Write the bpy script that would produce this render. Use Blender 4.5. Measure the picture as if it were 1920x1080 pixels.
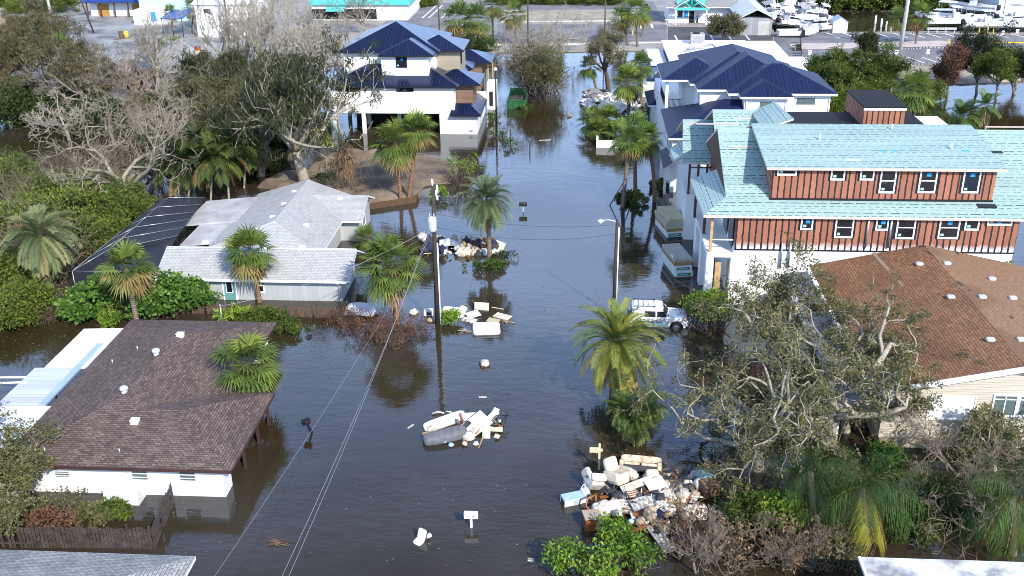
import bpy, math, random
import numpy as np
from mathutils import Vector, Matrix
for o in list(bpy.data.objects): bpy.data.objects.remove(o)
sc = bpy.context.scene
COL = sc.collection
R_ = math.radians
# ------------------------------------------------------------------ camera (drone at 32.6 m, street runs along +Y)
CAMH = 32.6
FPX = 1900.0
ROT = np.array([[0.99783859, 0.01648309, -0.0636118], [0.06484822, -0.40350006, 0.9126787], [-0.0106236, -0.91483114, -0.40369683]])
cam = bpy.data.cameras.new('camera'); cob = bpy.data.objects.new('camera', cam); COL.objects.link(cob)
cam.sensor_width = 36.0; cam.lens = FPX / 1920 * 36; cam.clip_start = 0.5; cam.clip_end = 4000
M3 = Matrix(((ROT[0][0], -ROT[0][1], -ROT[0][2]), (ROT[1][0], -ROT[1][1], -ROT[1][2]), (ROT[2][0], -ROT[2][1], -ROT[2][2])))
U_, S_, V_ = np.linalg.svd(np.array(M3)); M3 = Matrix((U_ @ V_).tolist())
cob.matrix_world = Matrix.Translation((0, 0, CAMH)) @ M3.to_4x4()
sc.camera = cob
def G(px, py, h=0.0):          # survey helper: the ground (or height h) point seen at a pixel of the photo
    d = ROT @ np.array([px - 960.0, py - 540.0, FPX]); t = (h - CAMH) / d[2]
    return (float(t * d[0]), float(t * d[1]), float(h))
# ------------------------------------------------------------------ sun and sky
SUN_EL = 36.0; SUN_AZ = 148.0   # azimuth clockwise from +Y: behind the camera, to the right
sd = Vector((math.sin(R_(SUN_AZ)) * math.cos(R_(SUN_EL)), math.cos(R_(SUN_AZ)) * math.cos(R_(SUN_EL)), math.sin(R_(SUN_EL))))
sun = bpy.data.lights.new('sun', 'SUN'); sun.energy = 5.0; sun.angle = R_(0.8); sun.color = (1.0, 0.945, 0.86)
so = bpy.data.objects.new('sun', sun); COL.objects.link(so); so.rotation_euler = sd.to_track_quat('Z', 'Y').to_euler(); so.location = (0, 0, 80)
w = bpy.data.worlds.new('World'); sc.world = w; w.use_nodes = True
nt = w.node_tree; nt.nodes.clear()
out = nt.nodes.new('ShaderNodeOutputWorld'); bg = nt.nodes.new('ShaderNodeBackground'); sky = nt.nodes.new('ShaderNodeTexSky')
sky.sky_type = 'NISHITA'; sky.sun_disc = False; sky.sun_elevation = R_(SUN_EL); sky.sun_rotation = R_(SUN_AZ); sky.air_density = 1.0; sky.dust_density = 0.8; sky.ozone_density = 2.5
bg.inputs['Strength'].default_value = 0.13
tc = nt.nodes.new('ShaderNodeTexCoord'); mp = nt.nodes.new('ShaderNodeMapping'); mp.inputs['Scale'].default_value = (1.0, 1.0, 3.4)
nz = nt.nodes.new('ShaderNodeTexNoise'); nz.inputs['Scale'].default_value = 2.1; nz.inputs['Detail'].default_value = 7; nz.inputs['Roughness'].default_value = 0.55
cr = nt.nodes.new('ShaderNodeValToRGB'); cr.color_ramp.elements[0].position = 0.25; cr.color_ramp.elements[0].color = (0, 0, 0, 1); cr.color_ramp.elements[1].position = 0.56; cr.color_ramp.elements[1].color = (0.95, 0.95, 0.95, 1)
mx = nt.nodes.new('ShaderNodeMixRGB'); mx.inputs[2].default_value = (9.2, 13.1, 20.2, 1)
sep = nt.nodes.new('ShaderNodeSeparateXYZ'); er = nt.nodes.new('ShaderNodeMapRange'); er.interpolation_type = 'SMOOTHSTEP'
er.inputs['From Min'].default_value = 0.40; er.inputs['From Max'].default_value = 0.66; er.inputs['To Min'].default_value = 1.0; er.inputs['To Max'].default_value = 0.05   # banks of cloud low in the sky, mostly clear overhead
ml = nt.nodes.new('ShaderNodeMath'); ml.operation = 'MULTIPLY'; tint = nt.nodes.new('ShaderNodeMixRGB'); tint.blend_type = 'MULTIPLY'; tint.inputs[0].default_value = 1.0; tint.inputs[2].default_value = (0.94, 1.0, 1.20, 1)
L = nt.links.new
L(tc.outputs['Generated'], mp.inputs['Vector']); L(mp.outputs[0], nz.inputs['Vector']); L(nz.outputs['Fac'], cr.inputs[0]); L(tc.outputs['Generated'], sep.inputs[0]); L(sep.outputs[2], er.inputs['Value'])
L(cr.outputs[0], ml.inputs[0]); L(er.outputs[0], ml.inputs[1]); L(ml.outputs[0], mx.inputs[0]); L(sky.outputs[0], tint.inputs[1]); L(tint.outputs[0], mx.inputs[1]); L(mx.outputs[0], bg.inputs['Color']); L(bg.outputs[0], out.inputs[0])
sc.view_settings.view_transform = 'Standard'; sc.view_settings.look = 'None'; sc.view_settings.exposure = 0.30; sc.view_settings.gamma = 1.0
try:
    sc.cycles.pixel_filter_type = 'BLACKMAN_HARRIS'; sc.cycles.filter_width = 0.95
    sc.cycles.max_bounces = 6; sc.cycles.diffuse_bounces = 3; sc.cycles.glossy_bounces = 3; sc.cycles.transparent_max_bounces = 12; sc.cycles.transmission_bounces = 3
    sc.cycles.caustics_reflective = False; sc.cycles.caustics_refractive = False; sc.cycles.sample_clamp_indirect = 6.0
except Exception: pass
# ------------------------------------------------------------------ mesh helpers
class MB:
    def __init__(s): s.v = []; s.f = []; s.m = []; s.sm = []
    def poly(s, pts, m=0, smooth=False):
        b = len(s.v); s.v.extend([tuple(map(float, p)) for p in pts]); s.f.append(tuple(range(b, b + len(pts)))); s.m.append(m); s.sm.append(smooth); return s
    def mesh(s, V, F, m=0, smooth=False):
        b = len(s.v); s.v.extend([tuple(map(float, p)) for p in V])
        for f in F: s.f.append(tuple(b + i for i in f)); s.m.append(m); s.sm.append(smooth)
        return s
    def box(s, x0, x1, y0, y1, z0, z1, m=0, bot=True):
        V = [(x0, y0, z0), (x1, y0, z0), (x1, y1, z0), (x0, y1, z0), (x0, y0, z1), (x1, y0, z1), (x1, y1, z1), (x0, y1, z1)]
        F = [(4, 5, 6, 7), (0, 1, 5, 4), (1, 2, 6, 5), (2, 3, 7, 6), (3, 0, 4, 7)]
        if bot: F.append((3, 2, 1, 0))
        return s.mesh(V, F, m)
    def obox(s, c, ax, ay, az, m=0):      # oriented box: centre and three half-axis vectors
        c, ax, ay, az = map(Vector, (c, ax, ay, az)); V = [c + i * ax + j * ay + k * az for k in (-1, 1) for i, j in ((-1, -1), (1, -1), (1, 1), (-1, 1))]
        F = [(4, 5, 6, 7), (0, 1, 5, 4), (1, 2, 6, 5), (2, 3, 7, 6), (3, 0, 4, 7), (3, 2, 1, 0)]
        if ax.cross(ay).dot(az) < 0: F = [f[::-1] for f in F]
        return s.mesh(V, F, m)
    def slab(s, top, t, m=0, me=None):   # polygon given counter-clockwise from above, thickened straight down
        n = len(top); bot = [(p[0], p[1], p[2] - t) for p in top]; V = list(top) + bot
        s.mesh(V, [tuple(range(n))], m); s.mesh(V, [tuple(range(2 * n - 1, n - 1, -1))], m if me is None else me)
        s.mesh(V, [(i, n + i, n + (i + 1) % n, (i + 1) % n) for i in range(n)], m if me is None else me); return s
    def prism(s, pts2, y0, y1, m=0, axis='y'):
        n = len(pts2); f = (lambda a, b, c: (a, c, b)) if axis == 'y' else (lambda a, b, c: (c, a, b))
        V = [f(a, b, y0) for a, b in pts2] + [f(a, b, y1) for a, b in pts2]
        F = [tuple(range(n)), tuple(range(2 * n - 1, n - 1, -1))] + [(i, n + i, n + (i + 1) % n, (i + 1) % n) for i in range(n)]
        return s.mesh(V, F, m)
    def tube(s, pts, rad, n=6, m=0, cap=True, smooth=True):
        P = [Vector(p) for p in pts]; k = len(P)
        if not hasattr(rad, '__len__'): rad = [rad] * k
        b = len(s.v); ref = None
        for i in range(k):
            d = (P[min(i + 1, k - 1)] - P[max(i - 1, 0)])
            d = d.normalized() if d.length > 1e-9 else Vector((0, 0, 1))
            if ref is None: ref = Vector((1, 0, 0)) if abs(d.x) < 0.8 else Vector((0, 1, 0))
            u = (ref - d * ref.dot(d)); u = u.normalized() if u.length > 1e-6 else d.orthogonal().normalized(); ref = u; v = d.cross(u)
            for j in range(n):
                a = 2 * math.pi * j / n; q = P[i] + (u * math.cos(a) + v * math.sin(a)) * rad[i]; s.v.append((q.x, q.y, q.z))
        for i in range(k - 1):
            for j in range(n):
                j2 = (j + 1) % n; s.f.append((b + i * n + j, b + i * n + j2, b + (i + 1) * n + j2, b + (i + 1) * n + j)); s.m.append(m); s.sm.append(smooth)
        if cap:
            s.f.append(tuple(b + (k - 1) * n + j for j in range(n))); s.m.append(m); s.sm.append(False)
            s.f.append(tuple(b + j for j in range(n - 1, -1, -1))); s.m.append(m); s.sm.append(False)
        return s
    def ell(s, c, r, m=0, seg=12, rings=7, fn=None, rot=None):   # ellipsoid-like rounded body; fn(unit vector) scales it
        V = []; F = []
        for i in range(rings + 1):
            th = math.pi * i / rings
            for j in range(seg):
                ph = 2 * math.pi * j / seg; u = Vector((math.sin(th) * math.cos(ph), math.sin(th) * math.sin(ph), math.cos(th))); k = fn(u) if fn else 1.0
                p = Vector((u.x * r[0] * k, u.y * r[1] * k, u.z * r[2] * k))
                if rot: p = rot @ p
                V.append((c[0] + p.x, c[1] + p.y, c[2] + p.z))
        for i in range(rings):
            for j in range(seg):
                F.append((i * seg + j, (i + 1) * seg + j, (i + 1) * seg + (j + 1) % seg, i * seg + (j + 1) % seg))
        return s.mesh(V, F, m, True)
    def rbox(s, c, h, r=0.25, rot=None, m=0, n=4, bulge=0.0):     # soft rounded box (cushions, mattresses): superellipsoid
        V = []; F = []; seg = 24; rings = 12; e = r
        sg = lambda x, p: math.copysign(abs(x) ** p, x)
        for i in range(rings + 1):
            th = -math.pi / 2 + math.pi * i / rings
            for j in range(seg):
                ph = 2 * math.pi * (j + 0.5) / seg
                p = Vector((h[0] * sg(math.cos(th), e) * sg(math.cos(ph), e), h[1] * sg(math.cos(th), e) * sg(math.sin(ph), e), h[2] * sg(math.sin(th), e)))
                if rot: p = rot @ p
                V.append((c[0] + p.x, c[1] + p.y, c[2] + p.z))
        for i in range(rings):
            for j in range(seg):
                F.append((i * seg + j, i * seg + (j + 1) % seg, (i + 1) * seg + (j + 1) % seg, (i + 1) * seg + j))
        return s.mesh(V, F, m, True)
    def hip(s, x0, x1, y0, y1, ze, k, m=0, t=0.16, mf=None, ends=(1, 1), zmax=None):   # closed hip roof; ends=(lo,hi) 1 hipped 0 gabled on the ridge axis
        mf = m if mf is None else mf
        W = x1 - x0; D = y1 - y0; ax = 'x' if W >= D else 'y'; hw = min(W, D) / 2; zr = ze + k * hw
        if ax == 'x':
            a = (x0 + hw * ends[0], (y0 + y1) / 2, zr); b = (x1 - hw * ends[1], (y0 + y1) / 2, zr)
            A, B, C_, D_ = (x0, y0, ze), (x1, y0, ze), (x1, y1, ze), (x0, y1, ze)
            s.poly([A, B, b, a], m).poly([C_, D_, a, b], m); s.poly([B, C_, b], m if ends[1] else mf).poly([D_, A, a], m if ends[0] else mf)
        else:
            a = ((x0 + x1) / 2, y0 + hw * ends[0], zr); b = ((x0 + x1) / 2, y1 - hw * ends[1], zr)
            A, B, C_, D_ = (x0, y0, ze), (x1, y0, ze), (x1, y1, ze), (x0, y1, ze)
            s.poly([B, C_, b, a], m).poly([D_, A, a, b], m); s.poly([A, B, a], m if ends[0] else mf).poly([C_, D_, b], m if ends[1] else mf)
        s.mesh([(x0, y0, ze), (x1, y0, ze), (x1, y1, ze), (x0, y1, ze), (x0, y0, ze - t), (x1, y0, ze - t), (x1, y1, ze - t), (x0, y1, ze - t)],
               [(4, 5, 1, 0), (5, 6, 2, 1), (6, 7, 3, 2), (7, 4, 0, 3), (7, 6, 5, 4)], mf); return s
    def build(s, name, mats, parent=None, loc=None, label=None, cat=None, group=None, kind=None, uv=True):
        me = bpy.data.meshes.new(name); o = bpy.data.objects.new(name, me); COL.objects.link(o)
        if not isinstance(mats, (list, tuple)): mats = [mats]
        for mm in mats: me.materials.append(mm)
        V = np.array(s.v, dtype=np.float64)
        off = np.array(loc if loc is not None else (parent.get('wl', (0, 0, 0)) if parent is not None else (0, 0, 0)), dtype=np.float64)
        off = np.array(list(off)); Vl = V - off
        me.from_pydata(Vl.tolist(), [], s.f); me.polygons.foreach_set('material_index', s.m); me.polygons.foreach_set('use_smooth', s.sm)
        if uv:
            lay = me.uv_layers.new(name='UVMap'); uvs = np.zeros((len(me.loops), 2)); i = 0
            for f in s.f:
                p = V[list(f)]; n = np.zeros(3)
                for a in range(len(f)): n += np.cross(p[a], p[(a + 1) % len(f)])
                ln = np.linalg.norm(n); n = n / ln if ln > 1e-12 else np.array([0, 0, 1.0])
                if abs(n[2]) > 0.995: u = np.array([1.0, 0, 0]); v = np.array([0, 1.0, 0])
                else: u = np.array([-n[1], n[0], 0]); u /= np.linalg.norm(u); v = np.cross(n, u)
                uvs[i:i + len(f), 0] = p @ u; uvs[i:i + len(f), 1] = p @ v; i += len(f)
            lay.data.foreach_set('uv', uvs.ravel())
        me.update()
        if parent is not None: o.parent = parent
        elif loc is not None: o.location = tuple(off)
        return tag(o, label, cat, group, kind)
def tag(o, label=None, cat=None, group=None, kind=None):
    if label: o['label'] = label
    if cat: o['category'] = cat
    if group: o['group'] = group
    if kind: o['kind'] = kind
    return o
def thing(name, label, cat, loc, group=None, rz=0.0, built_world=True):   # an Empty at the thing's base; parts are built in world coordinates unless built_world is False
    o = bpy.data.objects.new(name, None); COL.objects.link(o); o.location = loc; o.rotation_euler = (0, 0, rz); o.empty_display_size = 0.3
    if built_world: o['wl'] = [float(x) for x in loc]
    return tag(o, label, cat, group)
def copy_tree(o, loc, rz=0.0, scale=1.0, label=None, group=None, tilt=None):
    c = o.copy(); COL.objects.link(c); c.location = loc; c.rotation_euler = (tilt[0], tilt[1], rz) if tilt else (0, 0, rz); c.scale = (scale,) * 3 if not hasattr(scale, '__len__') else scale
    if label: c['label'] = label
    if group: c['group'] = group
    for ch in list(o.children):
        d = ch.copy(); COL.objects.link(d); d.parent = c
        for g in list(ch.children):
            e = g.copy(); COL.objects.link(e); e.parent = d
    return c
# ------------------------------------------------------------------ materials
def _n(nt, t, **k):
    n = nt.nodes.new(t)
    for a, b in k.items():
        if a in n.inputs: n.inputs[a].default_value = b
        else: setattr(n, a, b)
    return n
def c4(c): return (c[0], c[1], c[2], 1.0)
def mat(name, col, rough=0.6, var=0.12, vs=1.5, metal=0.0, spec=0.4, bump=0.0, bs=20.0, col2=None, coord='Object', lo=0.35, hi=0.7, detail=5.0, alpha=None):
    m = bpy.data.materials.new(name); m.use_nodes = True; t = m.node_tree; b = t.nodes['Principled BSDF']
    b.inputs['Roughness'].default_value = rough; b.inputs['Metallic'].default_value = metal; b.inputs['Specular IOR Level'].default_value = spec
    tc = _n(t, 'ShaderNodeTexCoord'); nz = _n(t, 'ShaderNodeTexNoise', Scale=vs, Detail=detail, Roughness=0.6)
    t.links.new(tc.outputs[coord], nz.inputs['Vector'])
    r = _n(t, 'ShaderNodeValToRGB'); e = r.color_ramp.elements
    e[0].position = lo; e[1].position = hi
    d = col2 if col2 is not None else tuple(x * (1 - var) for x in col); u = col if col2 is not None else tuple(min(1, x * (1 + var * 0.5)) for x in col)
    e[0].color = c4(d); e[1].color = c4(u)
    t.links.new(nz.outputs['Fac'], r.inputs[0]); t.links.new(r.outputs[0], b.inputs['Base Color'])
    if bump:
        n2 = _n(t, 'ShaderNodeTexNoise', Scale=bs, Detail=4.0); bp = _n(t, 'ShaderNodeBump', Strength=bump, Distance=0.05)
        t.links.new(tc.outputs[coord], n2.inputs['Vector']); t.links.new(n2.outputs['Fac'], bp.inputs['Height']); t.links.new(bp.outputs[0], b.inputs['Normal'])
    if alpha is not None: b.inputs['Alpha'].default_value = alpha
    return m
def shingle(name, c1, c2, mortar, stain, bw=0.32, rh=0.15, stain_amt=0.5, ss=0.35, rough=0.85, slo=0.48, shi=0.72, mott=1.0):
    m = bpy.data.materials.new(name); m.use_nodes = True; t = m.node_tree; b = t.nodes['Principled BSDF']; b.inputs['Roughness'].default_value = rough; b.inputs['Specular IOR Level'].default_value = 0.25
    uv = _n(t, 'ShaderNodeUVMap'); br = _n(t, 'ShaderNodeTexBrick', Scale=1.0)
    br.inputs['Color1'].default_value = c4(c1); br.inputs['Color2'].default_value = c4(c2); br.inputs['Mortar'].default_value = c4(mortar)
    br.inputs['Mortar Size'].default_value = 0.016; br.inputs['Mortar Smooth'].default_value = 0.3; br.inputs['Brick Width'].default_value = bw; br.inputs['Row Height'].default_value = rh
    t.links.new(uv.outputs[0], br.inputs['Vector'])
    n1 = _n(t, 'ShaderNodeTexNoise', Scale=ss, Detail=6.0, Roughness=0.62); t.links.new(uv.outputs[0], n1.inputs['Vector'])
    r = _n(t, 'ShaderNodeValToRGB'); r.color_ramp.elements[0].position = slo; r.color_ramp.elements[1].position = shi
    r.color_ramp.elements[1].color = (stain_amt,) * 3 + (1,)
    t.links.new(n1.outputs['Fac'], r.inputs[0]); mx = _n(t, 'ShaderNodeMixRGB'); mx.inputs[2].default_value = c4(stain)
    t.links.new(r.outputs[0], mx.inputs[0]); t.links.new(br.outputs['Color'], mx.inputs[1])
    n2 = _n(t, 'ShaderNodeTexNoise', Scale=5.0, Detail=3.0); t.links.new(uv.outputs[0], n2.inputs['Vector'])
    r2 = _n(t, 'ShaderNodeValToRGB'); r2.color_ramp.elements[0].position = 0.3; r2.color_ramp.elements[0].color = (1 - .28 * mott,) * 3 + (1,); r2.color_ramp.elements[1].position = 0.72; r2.color_ramp.elements[1].color = (1 + .18 * mott, 1 + .15 * mott, 1 + .12 * mott, 1)
    t.links.new(n2.outputs['Fac'], r2.inputs[0]); m2 = _n(t, 'ShaderNodeMixRGB', blend_type='MULTIPLY'); m2.inputs[0].default_value = 1.0
    t.links.new(mx.outputs[0], m2.inputs[1]); t.links.new(r2.outputs[0], m2.inputs[2]); t.links.new(m2.outputs[0], b.inputs['Base Color'])
    bp = _n(t, 'ShaderNodeBump', Strength=0.5, Distance=0.02); t.links.new(br.outputs['Fac'], bp.inputs['Height']); bp.invert = True; t.links.new(bp.outputs[0], b.inputs['Normal'])
    return m
def stripes(name, col, line, period=0.4, width=0.08, axis=0, rough=0.4, metal=0.0, spec=0.5, var=0.1, bump=0.4, noise=0.0, lo_z=None, spray=None, vs=0.5, coat=0.0):
    """boards, siding, standing seams: thin lines across one UV axis"""
    m = bpy.data.materials.new(name); m.use_nodes = True; t = m.node_tree; b = t.nodes['Principled BSDF']; b.inputs['Roughness'].default_value = rough; b.inputs['Metallic'].default_value = metal; b.inputs['Specular IOR Level'].default_value = spec
    if coat: b.inputs['Coat Weight'].default_value = coat; b.inputs['Coat Roughness'].default_value = 0.12
    uv = _n(t, 'ShaderNodeUVMap'); sp = _n(t, 'ShaderNodeSeparateXYZ'); t.links.new(uv.outputs[0], sp.inputs[0])
    src = sp.outputs[axis]
    if noise:
        nn = _n(t, 'ShaderNodeTexNoise', Scale=3.0, Detail=4.0); t.links.new(uv.outputs[0], nn.inputs['Vector'])
        ad = _n(t, 'ShaderNodeMath', operation='MULTIPLY_ADD'); ad.inputs[1].default_value = noise; t.links.new(nn.outputs['Fac'], ad.inputs[0]); t.links.new(src, ad.inputs[2]); src = ad.outputs[0]
    dv = _n(t, 'ShaderNodeMath', operation='DIVIDE'); dv.inputs[1].default_value = period; t.links.new(src, dv.inputs[0])
    fr = _n(t, 'ShaderNodeMath', operation='FRACT'); t.links.new(dv.outputs[0], fr.inputs[0])
    lt = _n(t, 'ShaderNodeMath', operation='LESS_THAN'); lt.inputs[1].default_value = width / period; t.links.new(fr.outputs[0], lt.inputs[0])
    fl = _n(t, 'ShaderNodeMath', operation='FLOOR'); t.links.new(dv.outputs[0], fl.inputs[0])
    wn = _n(t, 'ShaderNodeTexWhiteNoise', noise_dimensions='1D'); t.links.new(fl.outputs[0], wn.inputs['W'])
    n1 = _n(t, 'ShaderNodeTexNoise', Scale=vs, Detail=5.0); t.links.new(uv.outputs[0], n1.inputs['Vector'])
    av = _n(t, 'ShaderNodeMath', operation='ADD'); t.links.new(wn.outputs['Value'], av.inputs[0]); t.links.new(n1.outputs['Fac'], av.inputs[1])
    r = _n(t, 'ShaderNodeValToRGB'); r.color_ramp.elements[0].position = 0.4; r.color_ramp.elements[1].position = 1.0 
    r.color_ramp.elements[0].color = c4([x * (1 - var) for x in col]); r.color_ramp.elements[1].color = c4([min(1, x * (1 + var)) for x in col])
    hv = _n(t, 'ShaderNodeMath', operation='MULTIPLY'); hv.inputs[1].default_value = 0.7; t.links.new(av.outputs[0], hv.inputs[0]); t.links.new(hv.outputs[0], r.inputs[0])
    mx = _n(t, 'ShaderNodeMixRGB'); mx.inputs[2].default_value = c4(line); t.links.new(lt.outputs[0], mx.inputs[0]); t.links.new(r.outputs[0], mx.inputs[1])
    last = mx.outputs[0]
    if spray:      # white overspray on the lowest part of the boards, below height spray[0]
        n3 = _n(t, 'ShaderNodeTexNoise', Scale=1.4, Detail=3.0); t.links.new(uv.outputs[0], n3.inputs['Vector'])
        a2 = _n(t, 'ShaderNodeMath', operation='MULTIPLY_ADD'); a2.inputs[1].default_value = 0.8; t.links.new(n3.outputs['Fac'], a2.inputs[0]); t.links.new(sp.outputs[1], a2.inputs[2])
        mr = _n(t, 'ShaderNodeMapRange'); mr.inputs['From Min'].default_value = spray[0] + 1.0; mr.inputs['From Max'].default_value = spray[0] + 0.45; t.links.new(a2.outputs[0], mr.inputs['Value'])
        inv = _n(t, 'ShaderNodeMath', operation='SUBTRACT'); inv.inputs[0].default_value = 1.0; t.links.new(lt.outputs[0], inv.inputs[1])
        ml = _n(t, 'ShaderNodeMath', operation='MULTIPLY'); t.links.new(mr.outputs[0], ml.inputs[0]); t.links.new(inv.outputs[0], ml.inputs[1])
        m4 = _n(t, 'ShaderNodeMixRGB'); m4.inputs[2].default_value = (0.72, 0.72, 0.72, 1); t.links.new(ml.outputs[0], m4.inputs[0]); t.links.new(last, m4.inputs[1]); last = m4.outputs[0]
    t.links.new(last, b.inputs['Base Color'])
    if bump:
        bp = _n(t, 'ShaderNodeBump', Strength=bump, Distance=0.03); t.links.new(lt.outputs[0], bp.inputs['Height']); t.links.new(bp.outputs[0], b.inputs['Normal'])
    return m
def leafmat(name, stops, rough=0.62, trans=0.28):
    m = bpy.data.materials.new(name); m.use_nodes = True; t = m.node_tree; b = t.nodes['Principled BSDF']; b.inputs['Roughness'].default_value = rough; b.inputs['Specular IOR Level'].default_value = 0.18
    at = _n(t, 'ShaderNodeAttribute', attribute_name='rnd'); r = _n(t, 'ShaderNodeValToRGB'); e = r.color_ramp.elements
    while len(e) < len(stops): e.new(0.5)
    for i, (p, c) in enumerate(stops): e[i].position = p; e[i].color = c4(c)
    t.links.new(at.outputs['Fac'], r.inputs[0]); t.links.new(r.outputs[0], b.inputs['Base Color'])
    if trans:
        tr = _n(t, 'ShaderNodeBsdfTranslucent'); t.links.new(r.outputs[0], tr.inputs['Color']); ms = _n(t, 'ShaderNodeMixShader'); ms.inputs[0].default_value = trans
        o = t.nodes['Material Output']; t.links.new(b.outputs[0], ms.inputs[1]); t.links.new(tr.outputs[0], ms.inputs[2]); t.links.new(ms.outputs[0], o.inputs[0])
    return m
white = mat('white_stucco', (0.80, 0.80, 0.79), 0.75, 0.07, 0.6, bump=0.05, bs=30)
whitep = mat('white_paint', (0.78, 0.78, 0.78), 0.5, 0.08, 2.0)
trim = mat('white_trim', (0.80, 0.80, 0.80), 0.45, 0.05, 2.0)
dirtywhite = mat('dirty_white', (0.74, 0.73, 0.69), 0.7, col2=(0.42, 0.38, 0.30), vs=1.6, lo=0.28, hi=0.55)
glass = mat('window_glass', (0.012, 0.016, 0.022), 0.06, 0.3, 1.0, spec=0.8)
glassg = mat('blind_glass', (0.11, 0.15, 0.15), 0.15, 0.25, 4.0, spec=0.6)
black = mat('black_paint', (0.012, 0.012, 0.014), 0.5, 0.3, 3.0)
dark = mat('dark_void', (0.02, 0.018, 0.016), 0.9, 0.3, 2.0)
greymetal = mat('grey_metal', (0.42, 0.43, 0.45), 0.35, 0.12, 3.0, metal=0.7)
galv = mat('vent_metal', (0.66, 0.68, 0.70), 0.4, 0.1, 3.0, metal=0.3)
woodw = mat('weathered_shaded_wood', (0.095, 0.072, 0.058), 0.85, col2=(0.035, 0.026, 0.021), vs=3.0, bump=0.3)  # weathered brown, darkened again so the fence's shade sits in the colour
woodn = mat('new_lumber', (0.50, 0.33, 0.16), 0.75, 0.25, 3.0)
woodd = mat('dark_wood', (0.10, 0.055, 0.030), 0.7, 0.3, 3.0)
conc = mat('concrete', (0.45, 0.44, 0.42), 0.85, 0.2, 1.2, bump=0.2)
concl = mat('pale_concrete', (0.62, 0.60, 0.56), 0.85, 0.2, 1.0, bump=0.2)
rub = mat('rubber', (0.015, 0.015, 0.016), 0.7, 0.2, 3.0)
bluemark = mat('blue_tag', (0.02, 0.30, 0.62), 0.5, 0.1, 3.0)
tealmark = mat('teal_tag', (0.35, 0.70, 0.68), 0.5, 0.1, 3.0)
navy = stripes('navy_standing_seam', (0.014, 0.022, 0.066), (0.024, 0.037, 0.10), 0.42, 0.05, 0, rough=0.24, metal=0.5, spec=0.5, var=0.12, bump=0.35)
navym = stripes('navy_matt_seam', (0.012, 0.018, 0.055), (0.022, 0.032, 0.085), 0.42, 0.05, 0, rough=0.5, metal=0.0, spec=0.3, var=0.08, bump=0.6)
navym.node_tree.nodes['Principled BSDF'].inputs['IOR'].default_value = 1.28
navyb = mat('navy_ridge_cap', (0.10, 0.16, 0.34), 0.3, 0.1, 2.0, metal=0.5)
# ================================================================== SETTING: water and ground
def water_mat():
    m = bpy.data.materials.new('murky_water'); m.use_nodes = True; t = m.node_tree; b = t.nodes['Principled BSDF']
    b.inputs['Roughness'].default_value = 0.035; b.inputs['IOR'].default_value = 1.38; b.inputs['Specular IOR Level'].default_value = 1.0; b.inputs['Specular Tint'].default_value = (0.52, 0.71, 1.0, 1)
    tc = _n(t, 'ShaderNodeTexCoord'); n0 = _n(t, 'ShaderNodeTexNoise', Scale=0.09, Detail=5.0, Roughness=0.5); t.links.new(tc.outputs['Object'], n0.inputs['Vector'])
    r = _n(t, 'ShaderNodeValToRGB'); r.color_ramp.elements[0].position = 0.38; r.color_ramp.elements[0].color = (0.030, 0.022, 0.009, 1); r.color_ramp.elements[1].position = 0.66; r.color_ramp.elements[1].color = (0.048, 0.039, 0.027, 1)
    t.links.new(n0.outputs['Fac'], r.inputs[0]); t.links.new(r.outputs[0], b.inputs['Base Color'])
    mp = _n(t, 'ShaderNodeMapping'); mp.inputs['Scale'].default_value = (0.8, 1.7, 1.0); mp.inputs['Rotation'].default_value = (0, 0, 0.35); t.links.new(tc.outputs['Object'], mp.inputs['Vector'])
    n1 = _n(t, 'ShaderNodeTexNoise', Scale=2.6, Detail=3.0, Roughness=0.5); n2 = _n(t, 'ShaderNodeTexNoise', Scale=0.7, Detail=2.0); n3 = _n(t, 'ShaderNodeTexNoise', Scale=0.045, Detail=2.0)
    t.links.new(mp.outputs[0], n1.inputs['Vector']); t.links.new(mp.outputs[0], n2.inputs['Vector']); t.links.new(tc.outputs['Object'], n3.inputs['Vector'])
    ad = _n(t, 'ShaderNodeMath', operation='MULTIPLY_ADD'); ad.inputs[1].default_value = 0.45; t.links.new(n1.outputs['Fac'], ad.inputs[0]); t.links.new(n2.outputs['Fac'], ad.inputs[2])
    mr = _n(t, 'ShaderNodeMapRange'); mr.inputs['From Min'].default_value = 0.35; mr.inputs['From Max'].default_value = 0.65; mr.inputs['To Min'].default_value = 0.04; mr.inputs['To Max'].default_value = 0.12; t.links.new(n3.outputs['Fac'], mr.inputs['Value'])
    bp = _n(t, 'ShaderNodeBump', Distance=0.16); t.links.new(mr.outputs[0], bp.inputs['Strength']); t.links.new(ad.outputs[0], bp.inputs['Height']); t.links.new(bp.outputs[0], b.inputs['Normal'])
    return m
MB().poly([(-1600, -1200, 0), (1600, -1200, 0), (1600, 2400, 0), (-1600, 2400, 0)]).build('flood_water', water_mat(), kind='structure')
asphalt = mat('worn_asphalt', (0.20, 0.20, 0.21), 0.85, col2=(0.11, 0.11, 0.12), vs=0.22, lo=0.3, hi=0.62, bump=0.1)
wetlot = mat('wet_concrete_lot', (0.31, 0.305, 0.30), 0.6, col2=(0.11, 0.105, 0.10), vs=0.14, lo=0.38, hi=0.58)
sand = mat('sand', (0.40, 0.35, 0.28), 0.95, col2=(0.24, 0.20, 0.155), vs=0.5, bump=0.5, bs=3)
mud = mat('muddy_sand', (0.27, 0.20, 0.135), 0.95, col2=(0.11, 0.082, 0.06), vs=0.45, bump=0.6, bs=3)
soil = mat('dark_soil', (0.10, 0.085, 0.06), 0.95, col2=(0.045, 0.045, 0.028), vs=0.5, bump=0.5, bs=4)
paintw = mat('road_paint', (0.72, 0.72, 0.70), 0.7, 0.25, 1.5)
paintyel = mat('yellow_paint', (0.75, 0.52, 0.04), 0.5, 0.15, 2.0)
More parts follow.
